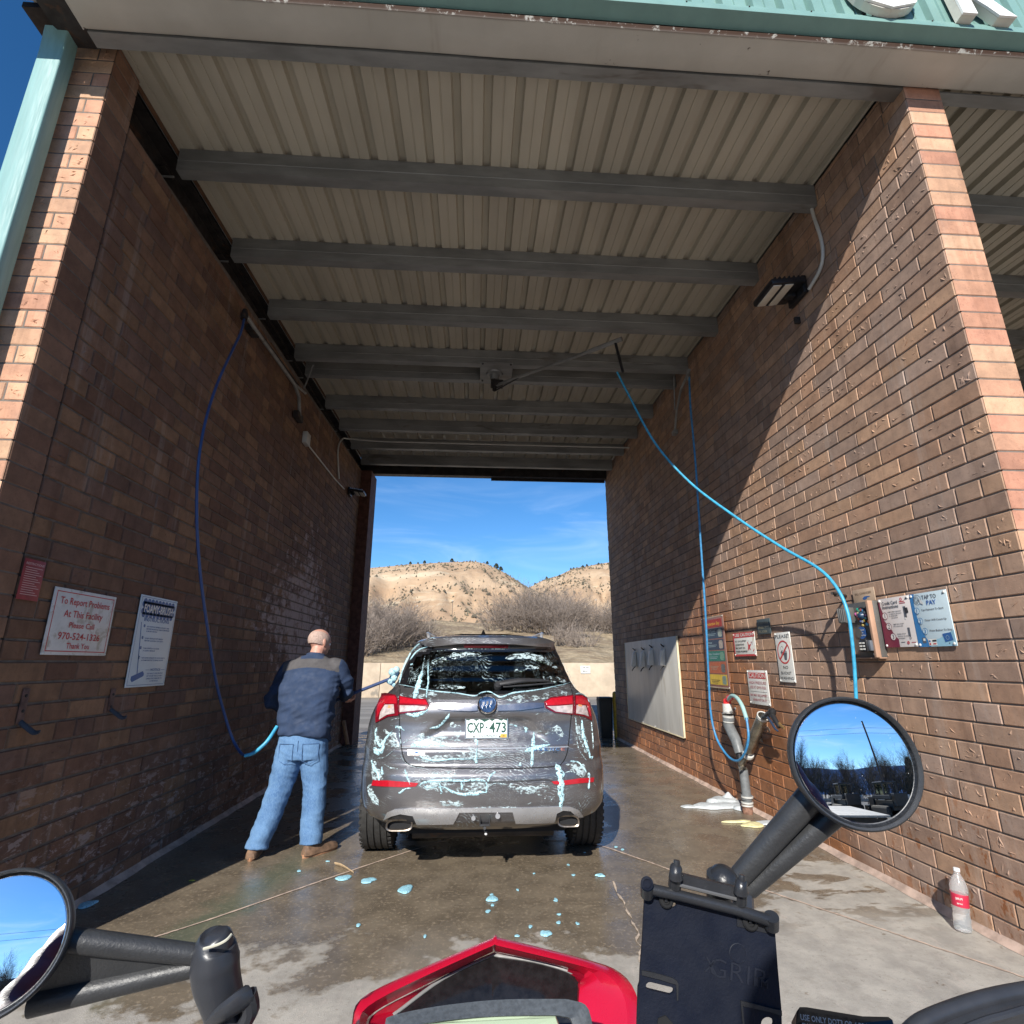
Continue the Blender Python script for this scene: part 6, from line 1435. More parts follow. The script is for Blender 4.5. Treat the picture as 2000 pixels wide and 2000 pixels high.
def hand(mb, w, d, palm, side, mat, curl=1.0, s=1.0):
    """w wrist, d toward the fingers, palm = direction the palm faces, side = direction of the thumb"""
    d = Vector(d).normalized(); palm = Vector(palm); palm = (palm-d*palm.dot(d)).normalized(); side = Vector(side); side = (side-d*side.dot(d)-palm*side.dot(palm)).normalized()
    w = Vector(w)
    mb.tube([w-d*.02*s, w+d*.02*s, w+d*.055*s, w+d*.088*s], [(.022*s,.028*s),(.018*s,.034*s),(.015*s,.041*s),(.012*s,.040*s)] if False else [.027*s,.026*s,.026*s,.020*s], mat, 12)
    for k in range(4): mb.tube([w+d*.02*s+side*(.020-.013*k)*s, w+d*.085*s+side*(.032-.021*k)*s], .0125*s, mat, 8)
    for k in range(4):
        ln = (.070,.078,.073,.058)[k]*s; p = w+d*.088*s+side*(.032-.021*k)*s; a = 0; pts = [p-d*.02*s, p]
        for seg_, da in ((.42,.75),(.33,.95),(.25,.6)):
            a += da*curl; p = p+(d*math.cos(a)+palm*math.sin(a))*ln*seg_; pts.append(p)
        mb.tube(pts, [.010*s,.0095*s,.009*s,.0085*s,.0065*s], mat, 8, spline=2)
    p = w+d*.03*s+side*.028*s
    mb.tube([p-side*.01*s, p+(side*.7+d*.5+palm*.25)*.032*s, p+(side*.6+d*.9+palm*.7)*.052*s, p+(side*.3+d*1.0+palm*1.1)*.066*s], [.014*s,.012*s,.0105*s,.008*s], mat, 8, spline=2)

man = empty('person', (-1.37, 4.75, 0), 'balding man in navy jacket and jeans washing the car with a long brush', 'person')
HC = Vector((-1.372, 5.02, 1.553)); FD = Vector((.62,.72,-.30)); HUP = Vector((.10,.28,1))
NECK = Vector((-1.385, 4.955, 1.40))
SHL, SHR = Vector((-1.575,4.94,1.335)), Vector((-1.19,4.94,1.355)); ELL_, ELR = Vector((-1.70,5.00,1.09)), Vector((-1.105,5.02,1.175))
HLW, HRW = Vector((-1.50,5.24,.955)), Vector((-1.155,5.215,1.075))
BR = Vector((-.735,5.13,1.255)); P0 = Vector((-1.62,5.30,.915)); pd = (BR-P0).normalized()
mb = MB(); L, rot = head(mb, HC, FD, HUP, 1.04, SKIN)
mb.tube([NECK-Vector((0,.02,.08)), NECK, HC+Vector((0,-.02,-.05))], [.064,.060,.058], SKIN, 14)
# torso, arms, legs of the body under the clothes
mb.tube([(-1.37,4.76,.80),(-1.37,4.83,1.05),(-1.38,4.92,1.26),(-1.38,4.96,1.37)], [(.13,.08),(.13,.08),(.12,.06),(.06,.05)], SKIN, 14)
for a, b, c in ((SHL,ELL_,HLW),(SHR,ELR,HRW)): mb.tube([a,b,c], [.042,.034,.026], SKIN, 10)
for hx, kn, an in ((-1.45,(-1.50,4.74,.44),(-1.575,4.64,.09)),(-1.28,(-1.235,4.76,.44),(-1.21,4.68,.09))): mb.tube([(hx,4.78,.74),kn,an], [.065,.048,.036], SKIN, 12)
hand(mb, HLW, (pd+Vector((0,.4,-.1))), (0,0,1), (-.3,1,0), SKIN, 1.15, .95); hand(mb, HRW, (Vector((-.15,.5,-.2))+pd*.2), (.2,.3,1), (.6,.2,.2), SKIN, 1.2, .95)
fuse(mb, 'body', man, .0065, 2)
# short grey hair: thin cap round the back and sides
def f(mb):
    H_ = M('grey_hair', (.42,.30,.25), .85, var=.25, vs=120, bump=.5, bs=300, bd=.002); rs = []
    c = L(0,-.012,.022); s = 1.04
    for i in range(9):
        th = R(52+i*9); r_ = []
        for k in range(25):
            ph = R(180+24+ (312-0)*(k/24)-180+ -0) if False else R(-66-(228)*k/24)
            ph = R(24+ 0) ; ph = -PI/2+R(-128+256*k/24)
            v = Vector((.0785*s*math.sin(th)*math.cos(ph), .0985*s*math.sin(th)*math.sin(ph), .0885*s*math.cos(th))); r_.append(c+rot @ v)
        rs.append(r_)
    mb.rings(rs, H_, False, True, closed=False)
one('hair', f, man, fix=False)
def f(mb):
    for sx in (-1,1): ell(mb, L(sx*.030,.078,.008), (.0115,.0115,.0115), M('eye_white', (.7,.68,.65), .2, var=0)); ell(mb, L(sx*.030,.0865,.008), (.005,.005,.005), BLACK)
one('eyes', f, man)
# jacket
NAVY = M('navy_fleece', (.022,.040,.086), .85, var=.12, vs=9, bump=.4, bs=250, bd=.002); YOKE = M('grey_yoke', (.075,.070,.072), .85, var=.12, vs=12, bump=.3, bs=250, bd=.002)
mb = MB()
def oval(c, a, b, up=(0,0,1), fw=(0,1,0), n=24, e=.85):
    up = Vector(up).normalized(); fw = Vector(fw); fw = (fw-up*fw.dot(up)).normalized(); rt = fw.cross(up)
    return [Vector(c)+rt*math.copysign(abs(math.cos(t))**e, math.cos(t))*a+fw*math.copysign(abs(math.sin(t))**e, math.sin(t))*b for t in [2*PI*k/n for k in range(n)]]
tp = [((-1.360,4.765,.795),.205,.135),((-1.362,4.765,.83),.207,.138),((-1.366,4.785,.93),.212,.140),((-1.372,4.815,1.05),.222,.142),((-1.380,4.855,1.17),.232,.140),((-1.384,4.905,1.27),.236,.130),((-1.385,4.935,1.335),.222,.112),((-1.386,4.948,1.385),.180,.096),((-1.386,4.958,1.43),.105,.080)]
mb.rings([oval(c, a, b, (0,.30,1)) for c, a, b in tp], NAVY)
for a, b, c, s_ in ((SHL,ELL_,HLW,-1),(SHR,ELR,HRW,1)):
    sh = a.lerp(NECK, .28)+Vector((0,0,-.03))
    mb.tube([sh, a+Vector((0,0,-.01)), a.lerp(b,.5)+Vector((s_*.010,0,0)), b+Vector((s_*.008,0,-.005)), b.lerp(c,.5), c], [.075,.083,.074,.066,.056,.046], NAVY, 16, spline=4)
mb.tube([NECK+Vector((0,-.01,-.045)), NECK+Vector((.004,.012,.058))], [.085,.079], NAVY, 18)
def folds(p):
    v = .5*noise.noise(Vector((p.x*5+p.z*7, p.y*5, p.z*9)))+.45*(.25-abs(noise.noise(Vector((p.x*9-p.z*10, p.y*6, p.z*13+4)))))
    w = sm((1.34-p.z)/.2)*.8+.25
    arm = 1.6 if (p.x < -1.6 or p.x > -1.165) else 1.
    return .045*w*v*arm
def jm(c, n): 
    zl_ = 1.318+.030*math.cos((c.x+1.385)*8)
    return 1 if (c.z > zl_+.0 and c.z < 1.445 and abs(c.x+1.385) < .235 and c.y > 4.5) and not (c.z > 1.418 and abs(c.x+1.385) < .095) else 0
fuse(mb, 'jacket', man, .009, 3, folds, jm, [NAVY, YOKE])
# jeans
DEN = None
def denim():
    m, nt, b = new_mat('denim'); g = G(nt); p = g.pos()
    c = g.mix(g.step(g.noise(g.mapping(p, (1,1,.45)), 7, 5, .6), .32, .68), (.042,.11,.245), (.095,.195,.355)); wv = g.noise(g.mapping(p, (1,1,.2)), 260, 2, .6)
    c = g.mix(g.step(wv, .35, .65, .0, .35), c, (.20,.33,.50)); g.put(b.inputs['Base Color'], c); b.inputs['Roughness'].default_value = .9
    g.put(b.inputs['Normal'], g.bump(wv, .3, .002)); return m
DEN = denim(); STI = M('denim_seam', (.055,.12,.25), .9, var=.1)
mb = MB()
mb.rings([oval(c, a, b) for c, a, b in (((-1.362,4.775,.655),.190,.125),((-1.362,4.775,.72),.196,.132),((-1.362,4.775,.80),.190,.128),((-1.362,4.775,.86),.180,.12))], DEN)
mb.tube([(-1.455,4.78,.74),(-1.468,4.765,.62),(-1.498,4.745,.44),(-1.535,4.70,.27),(-1.580,4.645,.11),(-1.588,4.635,.065)], [(.112,.112),(.108,.106),(.092,.092),(.086,.086),(.080,.082),(.080,.086)], DEN, 18, spline=3)
mb.tube([(-1.275,4.785,.74),(-1.262,4.785,.62),(-1.236,4.775,.44),(-1.226,4.74,.27),(-1.214,4.69,.12),(-1.212,4.68,.075)], [(.110,.112),(.106,.106),(.090,.092),(.084,.086),(.078,.082),(.078,.086)], DEN, 18, spline=3)
def jf(p):
    v = noise.noise(Vector((p.x*7+p.z*5, p.y*6, p.z*11)))*.4+(.25-abs(noise.noise(Vector((p.x*9+p.z*9, p.y*8, p.z*15+4)))))*.7
    st_ = .9 if p.z < .24 else (.8 if .36 < p.z < .56 else .5); return .026*st_*v
jeans = fuse(mb, 'jeans', man, .008, 2, jf)
def f(mb):
    Y0 = lambda x, z: 4.775-.128*(max(0,1-((x+1.362)/.21)**2))**.5-.008
    for cx_ in (-1.455,-1.268):
        pts = [(-.058,.775),(-.055,.655),(0,.63),(.055,.655),(.058,.775),(-.058,.775)]
        for (a, za), (b, zb2) in zip(pts, pts[1:]): mb.tube([(cx_+a, Y0(cx_+a,za), za), (cx_+(a+b)/2, Y0(cx_+(a+b)/2,0), (za+zb2)/2), (cx_+b, Y0(cx_+b,zb2), zb2)], .0022, STI, 5)
    mb.tube([(-1.362,4.64,.80),(-1.362,4.642,.73),(-1.364,4.655,.67)], .0025, STI, 5)
one('pocket_seams', f, man)
SH_ = M('shoe_brown', (.17,.10,.06), .8, var=.3, vs=25, bump=.3, bs=100); SO = M('shoe_sole', (.34,.17,.09), .7, var=.2)
for (hx, hy), (dx, dy), nm in (((-1.600,4.585), (-.15,.99), 'l'), ((-1.225,4.625), (.62,.78), 'r')):
    d = Vector((dx,dy,0)).normalized(); s_ = Vector((-d.y,d.x,0)); o = Vector((hx,hy,0)); e = one
    def f(mb):
        rs = []
        for t, w, h in ((-.02,.026,.05),(.0,.040,.085),(.05,.043,.095),(.10,.045,.080),(.16,.050,.060),(.22,.048,.048),(.265,.034,.035),(.28,.012,.022)):
            rs.append([o+d*t+s_*math.cos(a)*w+Vector((0,0,.018+max(0,math.sin(a))*h*.9+min(0,math.sin(a))*.006)) for a in [2*PI*k/16 for k in range(16)]])
        mb.rings(rs, SH_)
    sh = one('shoe', f, man)
    def f(mb):
        rs = [[o+d*(.13+math.cos(a)*.155)+s_*math.sin(a)*(.043+.006*math.cos(a)) + Vector((0,0,z)) for a in [2*PI*k/26 for k in range(26)]] for z in (.001,.012,.024)]
        mb.rings(rs, SO, smooth=False)
    one('sole', f, sh)
# the foam brush
br = empty('foam_brush', (P0.x,P0.y,P0.z), 'blue handled foam brush held by the man, its head against the car', 'brush')
one('handle', lambda mb: mb.tube([P0, BR], .0145, M('brush_handle', (.035,.06,.15), .35, var=.12), 12), br)
one('brush_head', lambda mb: mb.tube([BR-Vector((.02,0,.055)), BR+Vector((.035,.0,.06))], [(.030,.045),(.030,.045)], M('brush_bristle', (.02,.06,.12), .8, var=.3, vs=80), 12), br)
def f(mb):
    for i,(dx,dz,r_) in enumerate(((0,.05,.035),(.02,.0,.030),(-.012,-.03,.026),(.035,.07,.03),(.02,-.06,.018))): ell(mb, BR+Vector((dx,-.025,dz)), (r_,r_*.8,r_), CF)
one('head_foam', f, br)

# ---------------------------------------------------------------- the rider behind the camera (seen in the mirrors)
rid = empty('person', (0,-.42,0), 'motorcycle rider in a maroon jacket, seen only as a dark sleeve in the round mirrors', 'person')
mb = MB(); RH = Vector((-.02,-.37,1.60)); L2, rot2 = head(mb, RH, (0,1,-.1), (0,.05,1), 1.0, SKIN)
mb.tube([(-.01,-.44,1.36),(-.01,-.40,1.50)], [.062,.058], SKIN, 14)
mb.tube([(0,-.50,.88),(0,-.50,1.1),(0,-.46,1.36)], [(.15,.10),(.15,.11),(.13,.09)], SKIN, 14)
rj = {}
for s_ in (-1,1):
    sh, el, wr = Vector((s_*.20,-.42,1.36)), Vector((s_*.36,-.18,1.10)), Vector((s_*.405,.16,1.045)); rj[s_] = (sh,el,wr)
    mb.tube([sh,el,wr], [.045,.038,.028], SKIN, 10); hand(mb, wr, (-s_*.05,1,-.02), (0,.2,-1), (-s_,0,0), SKIN, 1.15)
    mb.tube([(s_*.10,-.50,.86),(s_*.30,-.12,.62),(s_*.33,-.16,.12)], [.08,.06,.045], SKIN, 12)
fuse(mb, 'body', rid, .008, 2)
MAR = M('maroon_quilt', (.085,.012,.028), .55, var=.15, vs=8, bump=.5, bs=120)
mb = MB(); mb.rings([oval(c, a, b) for c, a, b in (((0,-.50,.86),.18,.14),((0,-.50,1.0),.19,.15),((0,-.49,1.18),.21,.15),((0,-.46,1.32),.21,.13),((0,-.44,1.40),.14,.09),((0,-.43,1.44),.08,.07))], MAR)
for s_ in (-1,1):
    sh, el, wr = rj[s_]; mb.tube([sh+Vector((-s_*.05,0,0)), sh, sh.lerp(el,.5), el, el.lerp(wr,.5), wr], [.085,.090,.080,.072,.060,.050], MAR, 16, spline=4)
fuse(mb, 'jacket', rid, .010, 2, lambda p: .006*abs(math.sin(p.z*60+p.y*30))+.008*noise.noise(p*9))
mb = MB(); BJ = M('riding_pants', (.03,.03,.035), .8, var=.2)
mb.rings([oval(c, a, b) for c, a, b in (((0,-.50,.78),.18,.15),((0,-.50,.90),.18,.14))], BJ)
for s_ in (-1,1): mb.tube([(s_*.10,-.50,.85),(s_*.24,-.28,.74),(s_*.31,-.10,.62),(s_*.33,-.14,.35),(s_*.33,-.16,.12)], [.11,.10,.08,.07,.065], BJ, 16, spline=3)
fuse(mb, 'trousers', rid, .010, 2)
for s_ in (-1,1): one('boot', lambda mb: mb.rings([[Vector((s_*.33+math.cos(a)*w, -.16+t, .015+max(0,math.sin(a))*h)) for a in [2*PI*k/14 for k in range(14)]] for t, w, h in ((-.07,.03,.1),(-.02,.05,.16),(.05,.05,.12),(.14,.05,.07),(.20,.03,.04))], CLAD), rid)
def f(mb):
    rs = []
    for i in range(8):
        th = R(8+i*11); rs.append([L2(0,-.012,.028)+rot2 @ Vector((.081*math.sin(th)*math.cos(a), .101*math.sin(th)*math.sin(a)-.01, .092*math.cos(th))) for a in [2*PI*k/22 for k in range(22)]])
    mb.rings(rs, M('dark_cap', (.03,.03,.035), .8), True)
one('cap', f, rid)
# ================================================================ the motorcycle
bike = empty('motorcycle', (0, .1, 0), 'red motorcycle in the foreground with round mirrors and phone mount', 'motorcycle')
PB_ = M('bike_black', (.035,.036,.038), .42, var=.12, vs=30, bump=.35, bs=420, bd=.0012); PB2 = M('rubber_boot', (.030,.032,.038), .38, var=.12, vs=25, bump=.15, bs=200, bd=.001)
REDB = M('fairing_red', (.50,.006,.030), .28, var=.05, vs=12, coat=.35); GRY = M('edge_grey', (.20,.20,.195), .5, var=.1, vs=60)
mm = bpy.data.materials.new('mirror_glass'); mm.use_nodes = True; nt = mm.node_tree; nt.nodes.clear(); g = G(nt)
out = g.n('OutputMaterial'); gl = g.n('BsdfGlossy'); gl.inputs['Roughness'].default_value = .0; gl.inputs[0].default_value = (.93,.94,.95,1)
df = g.n('BsdfDiffuse'); df.inputs[0].default_value = (.8,.8,.78,1); p = g.pos(); v = g.vor(p, 340); k = g.math('MULTIPLY', g.step(v, .10, .05), g.step(g.noise(p, 60, 3, .6), .56, .60)); mx = g.n('MixShader')
g.put(mx.inputs[0], g.math('MULTIPLY', k, .8)); g.put(mx.inputs[1], gl.outputs[0]); g.put(mx.inputs[2], df.outputs[0]); g.put(out.inputs[0], mx.outputs[0])
def mirror(c, look, R0, curv, nm):
    """round mirror at c reflecting the camera's view toward direction look"""
    c = Vector(c); look = Vector(look).normalized(); n = ((EYE-c).normalized()+look).normalized()
    o = one('mirror', lambda mb: mb.lathe(c, n, [(R0*.25,-.030),(R0*.62,-.026),(R0*.90,-.016),(R0*.985,-.004),(R0,.002),(R0*.992,.0050),(R0*.968,.006),(R0*.942,.004),(R0*.937,.0005)], PB_, 64), bike, sharp=50)
    r = R0*.935
    def f(mb):
        rs = []
        for i in range(1, 17):
            q = r*i/16; rs.append((q, .0028-(q*q)/(2*curv)))
        mb.lathe(c, n, [(1e-4,.0028)]+rs, mm, 64)
    one('mirror_glass', f, o, sharp=180, fix=False)
    return n
MR = dep(1666,1487,.455); ML = dep(-6,1843,.425)
nR = mirror(MR, (.235,-1,.115), .0515, .66, 'r'); nL = mirror(ML, (-.13,-1,.20), .0500, .66, 'l')
def two(mb, a0, a1, b0, b1, r, web=True):
    mb.tube([a0[0], a0[0].lerp(a1[0],.5), a1[0]], [a0[1], (a0[1]+a1[1])/2, a1[1]], PB_, 18); mb.tube([b0[0], b0[0].lerp(b1[0],.5), b1[0]], [b0[1], (b0[1]+b1[1])/2, b1[1]], PB_, 18)
    n = (a1[0]-a0[0]).cross(b0[0]-a0[0]).normalized()*.0022; mb.prism([a0[0]-n/2, a1[0]-n/2, b1[0]-n/2, b0[0]-n/2], n, PB_)
def f(mb): two(mb, (dep(1606,1530,.466),.0112), (dep(1436,1722,.478),.0086), (dep(1640,1580,.466),.0100), (dep(1462,1738,.478),.0074), 0)
one('mirror_arm', f, bike)
def f(mb): two(mb, (dep(80,1829,.440),.0094), (dep(395,1866,.470),.0078), (dep(62,1960,.440),.0096), (dep(395,1886,.470),.0074), 0)
one('mirror_arm', f, bike)
def f(mb):
    mb.tube([dep(423,1822,.470), dep(424,1830,.470), dep(420,1846,.470), dep(420,1880,.468), dep(424,1915,.466), dep(436,1960,.464), dep(448,2010,.462), dep(462,2090,.46)], [.0075,.0125,.0165,.0195,.0185,.0165,.0160,.0155], PB2, 20, spline=4)
    mb.tube([dep(398,1853,.452), dep(425,1845,.449), dep(442,1836,.450), dep(452,1825,.455)], .0011, M('boot_seam', (.50,.48,.38), .7), 6, spline=4)
    mb.tube([dep(415,1995,.452), dep(440,1975,.447), dep(468,1955,.450), dep(484,1945,.455)], [(.004,.006),(.006,.008),(.007,.009),(.008,.008)], PB2, 10, spline=4)
    mb.tube([dep(484,1942,.455), dep(490,1970,.455), dep(478,2000,.455), dep(470,2030,.455)], [.0075,.007,.006,.006], PB2, 10, spline=3)
one('mirror_stem_boot', f, bike)
# handlebar and controls below the frame
gl_, gr_ = rj[-1][2]+Vector((0,.10,-.01)), rj[1][2]+Vector((0,.10,-.01))
def f(mb):
    mb.tube([gl_+Vector((-.05,-.02,0)), gl_+Vector((.10,.03,0)), Vector((-.16,.40,1.02)), Vector((0,.42,1.0)), Vector((.16,.40,1.02)), gr_+Vector((-.10,.03,0)), gr_+Vector((.05,-.02,0))], .011, PB2, 12, spline=5)
    mb.tube([Vector((-.24,.36,1.04)), dep(462,2090,.46)], .010, PB2, 10); mb.tube([Vector((.16,.40,1.03)), dep(1450,1735,.482)], .009, PB2, 10)
one('handlebar', f, bike)
for q in (gl_, gr_): one('grip', lambda mb: mb.tube([q+Vector((-.06,-.02,0)), q+Vector((.06,.02,0))] , .0175, M('grip_rubber', (.02,.02,.02), .8), 14), bike)
# phone mount plate
A, B, C = dep(1262,1720,.405), dep(1515,1780,.400), dep(1247,2060,.372)
ex = (B-A).normalized(); en = ex.cross(C-A).normalized(); en = en if en.dot(EYE-A) > 0 else -en; ey = en.cross(ex)
def onp(px, py, d=0.):
    r_ = ray(px, py); t = (A+en*d-EYE).dot(en)/r_.dot(en); return EYE+r_*t
q1 = lambda x, y: (1150+x/4.293, 1650+y/4.293)
def l2(px, py): v = onp(px, py)-A; return (v.dot(ex), v.dot(ey))
MP = M('mount_black', (.0045,.007,.016), .55, var=.1, vs=30, spec=.3, bump=.3, bs=500, bd=.0008); MPE = M('mount_bar', (.022,.023,.026), .33, var=.15, vs=30, bump=.3, bs=400, bd=.001)
def rq(pts, r_=0): return [l2(*q1(*p)) for p in pts]
def rslot(cx, cy, w, h, ang, n=10):
    o = []
    for k in range(2*n):
        a = PI*(k/(n-1))-PI/2 if k < n else PI*((k-n)/(n-1))+PI/2
        ccx = (w-h)/2 if k < n else -(w-h)/2; x = ccx+math.cos(a)*h/2; y = math.sin(a)*h/2
        o.append((cx+x*math.cos(ang)-y*math.sin(ang), cy+x*math.sin(ang)+y*math.cos(ang)))
    return o
def f(mb):
    outer = rq([(470,440),(452,800),(432,1050),(428,1160),(415,1200),(400,1700),(1625,1700),(1615,1370),(1600,1200),(1585,1030),(1572,860),(1560,700),(1500,600),(800,420)])
    holes = [rq(rslot(597,1205,240,66,.24)), rq(rslot(706,505,62,42,.3)), rq(rslot(1284,648,44,42,0)), rq(rslot(1500,1500,110,110,.9))]
    vs, fs = curve_mesh([outer]+holes, .0030)
    mb.add([A+ex*v.x+ey*v.y+en*(v.z-.0015) for v in vs], fs, MP)
plate_ = one('phone_mount', f, bike, fix=True)
def f(mb):
    def slab(pts, d0, d1, m_=MPE):
        P = [A+ex*a+ey*b+en*d0 for a, b in rq(pts)]; mb.prism(P, en*(d1-d0), m_)
    # raised pockets round the slots
    for pts in ([(440,1045),(560,1070),(700,1110),(735,1135),(742,1160),(742,1170),(600,1125),(440,1085)], [(1268,1300),(1400,1330),(1530,1365),(1610,1380),(1612,1425),(1500,1390),(1290,1345)]): slab(pts, .0001, .0016, MPE)
    for pts in ([(728,1135),(748,1160),(746,1300),(736,1300)], [(1268,1300),(1285,1320),(1300,1500),(1285,1500)]): slab(pts, .0001, .0012, MPE)
    slab([(470,1040),(1625,1040),(1625,1046),(470,1046)] if False else [(1240,560),(1250,545),(1500,620),(1500,740),(1240,680)], .0001, .0010, M('mount_recess', (.012,.013,.017), .5))
    slab([(950,452),(1045,472),(1045,522),(945,505)], .0001, .0022, MPE)
    slab([(955,480),(1035,495),(1030,518),(955,505)], .0023, .0028, GAPM)
    slab([(580,1450),(640,1425),(700,1490),(720,1600),(560,1600)], .0001, .0012, GAPM)
one('plate_ribs', f, plate_)
def f(mb):
    o = lambda x, y, d: onp(*q1(x, y), d)
    mb.tube([o(505,368,.007), o(760,425,.007), o(1240,545,.007), o(1525,640,.007)], [.0038,.0036,.0036,.0040], MPE, 18)
    mb.tube([o(487,345,.010), o(487,420,.005)], .0046, MPE, 18); mb.tube([o(1533,600,.009), o(1533,690,.004)], .0050, MPE, 18)
    mb.lathe(o(487,322,.0145), en, [(.0045,0),(.0045,.001),(.003,.0012),(.003,-.001)], MP, 14)
    P = [o(*q, .004) for q in ((745,335),(1235,455),(1240,345),(775,230))]; mb.prism(P, en*.006, MPE)
    mb.tube([o(750,335,.0105), o(1235,455,.0105)], .0012, M('bar_highlight', (.10,.10,.10), .3), 6)
one('clamp_bar', f, plate_)
for (x, y, y0, y1, w) in ((738,235,128,345,.0043),(1285,360,252,480,.0042)):
    def f(mb):
        o = lambda dx, yy, d: onp(*q1(x+dx, yy), d)
        mb.tube([o(0,y0,.014), o(-2,y0+60,.014), o(-4,y0+75,.013)], [.0022,.0028,.003], MPE, 10)
        mb.tube([o(-6,y0+70,.012), o(-10,y-10,.014), o(-8,y+40,.013)], [.0045,w,.0052], MPE, 14, spline=3); mb.tube([o(-12,y+30,.010), o(-18,y1,.006)], [.0046,.0048], MPE, 12)
    one('hook_pin', f, plate_)
for (x, y, r_) in ((645,460,.0052),(1350,640,.0058)): one('bolt', lambda mb: (mb.lathe(onp(*q1(x,y),.001), en, [(r_,0),(r_,.002),(r_*.8,.003),(r_*.5,.003),(r_*.5,.0012)], GAPM, 18), mb.box(onp(*q1(x,y),.003)-Vector((.001,.001,.001)), onp(*q1(x,y),.003)+Vector((.001,.001,.001)), MPE)), plate_)
def f(mb):
    EM = M('mount_emboss', (.0075,.010,.019), .5, var=0)
    o = onp(*q1(1240,1150), .0003); put_text(mb, 'GRIP', o, ex, ey, .0115, EM, 'c', width=.040, bold=-.01, ext=.0003); put_text(mb, 'TM', onp(*q1(1440,1190), .0003), ex, ey, .0055, EM, 'c', ext=.0003)
    put_text(mb, 'X', onp(*q1(1020,1080), .0003), ex, ey, .010, EM, 'c', bold=-.01, ext=.0003)
    c = onp(*q1(1250,910), .0002); mb.tube([c+ex*.006*math.cos(a)+ey*.006*math.sin(a) for a in [2*PI*k/16 for k in range(17)]], .0003, EM, 4)
one('embossed_lettering', f, plate_)
one('mount_ball', lambda mb: (ell(mb, dep(1412,1722,.425), (.012,.012,.012), MPE), mb.tube([dep(1395,1705,.424), dep(1405,1760,.43), dep(1420,1900,.44), Vector((.16,.40,1.04))], [.006,.010,.011,.010], MPE, 12)), bike)
# headlight fairing
O = [(672,2060,.60),(686,2004,.615),(705,1951,.64),(800,1902,.68),(960,1833,.73),(975,1832,.73),(1140,1873,.69),(1212,1900,.66),(1247,1956,.63),(1252,2060,.59)]
Rg = [(690,2060,.585),(700,2006,.60),(718,1966,.625),(812,1915,.665),(962,1847,.712),(972,1847,.712),(1133,1886,.675),(1190,1907,.648),(1222,1958,.62),(1226,2060,.58)]
I_ = [(700,2060,.60),(712,2008,.615),(732,1976,.64),(826,1926,.68),(962,1859,.725),(972,1859,.725),(1129,1896,.69),(1132,1925,.675),(1130,1962,.655),(1130,2060,.62)]
W_ = [(765,2060,.63),(774,1979,.655),(776,1978,.656),(866,1912,.70),(955,1869,.735),(975,1868,.735),(1060,1882,.72),(1129,1910,.70),(1130,1962,.665),(1130,2060,.63)]
def curve_rows(rows, k=3): return [catmull([dep(*q) for q in r_], [0]*len(r_), k)[0] for r_ in rows]
def f(mb):
    rows = curve_rows([O, Rg, I_], 4); dn = (FW*.8-UP*.6).normalized()*.030
    lip = [p+dn*.7 for p in rows[0]]; mid = [a.lerp(b,.5)+UP*.002 for a, b in zip(rows[0], rows[1])]
    rs = [lip, rows[0], mid, rows[1], [a.lerp(b,.35)+dn*.12 for a, b in zip(rows[1], rows[2])], rows[2], [p+dn*.9 for p in rows[2]]]
    n = len(lip); vs = [p for r_ in rs for p in r_]
    mb.add(vs, [(j*n+i, j*n+i+1, (j+1)*n+i+1, (j+1)*n+i) for j in range(len(rs)-1) for i in range(n-1)], REDB, True)
one('fairing', f, bike, fix=False, sharp=28)
def f(mb):
    a, b = curve_rows([[(q[0]+3, q[1]+1, q[2]) for q in I_], W_], 4); dn = (FW*.8-UP*.6).normalized()*.012
    n = len(a); vs = [p+dn*.5 for p in a]+[p+dn for p in b]
    mb.add(vs, [(i, i+1, n+i+1, n+i) for i in range(n-1)], REDB, True)
one('fairing_inner', f, bike, fix=False)
SM = M('smoked_screen', (.012,.012,.013), .16, var=.3, vs=90, dirt=(.05,.05,.047), dirtamt=-.8, coat=.2)
def f(mb):
    b = curve_rows([W_], 4)[0]; c = dep(955,2060,.64); m_ = len(b)
    vs = b+[p.lerp(c,.33)+UP*.004 for p in b]+[p.lerp(c,.66)+UP*.004 for p in b]+[c]
    mb.add(vs, [(j*m_+i, j*m_+i+1, (j+1)*m_+i+1, (j+1)*m_+i) for j in range(2) for i in range(m_-1)]+[(2*m_+i, 2*m_+i+1, 3*m_) for i in range(m_-1)], SM, True)
sc = one('windscreen', f, bike, fix=False)
def f(mb):
    b = curve_rows([W_[1:9]], 5)[0]; dn = UP*.0045-FW*.002
    mb.tube([p+UP*.001 for p in b], [(.0020,.0014)]*len(b), GRY, 8)
one('screen_edge', f, sc)
GT = M('cluster_grey', (.085,.095,.105), .55, var=.2, vs=200, bump=.5, bs=900, bd=.0008)
def f(mb):
    T = [(740,2060,.50),(752,2000,.508),(765,1984,.512),(850,1966,.522),(966,1953,.528),(1080,1951,.526),(1118,1954,.522),(1150,1972,.512),(1165,2060,.50)]
    Bm = [(775,2080,.488),(785,2018,.495),(798,2006,.498),(870,1993,.505),(966,1985,.51),(1070,1983,.51),(1098,1985,.507),(1118,1998,.50),(1125,2080,.49)]
    a, b = curve_rows([T, Bm], 4); dn = FW*.012-UP*.014
    rs = [[p+dn for p in a], a, [p.lerp(q,.5)-FW*.004 for p, q in zip(a,b)], b, [p+dn*.4 for p in b]]; n = len(a)
    mb.add([p for r_ in rs for p in r_], [(j*n+i, j*n+i+1, (j+1)*n+i+1, (j+1)*n+i) for j in range(4) for i in range(n-1)], GT, True)
cl = one('instrument_cluster', f, bike, fix=False, sharp=40)
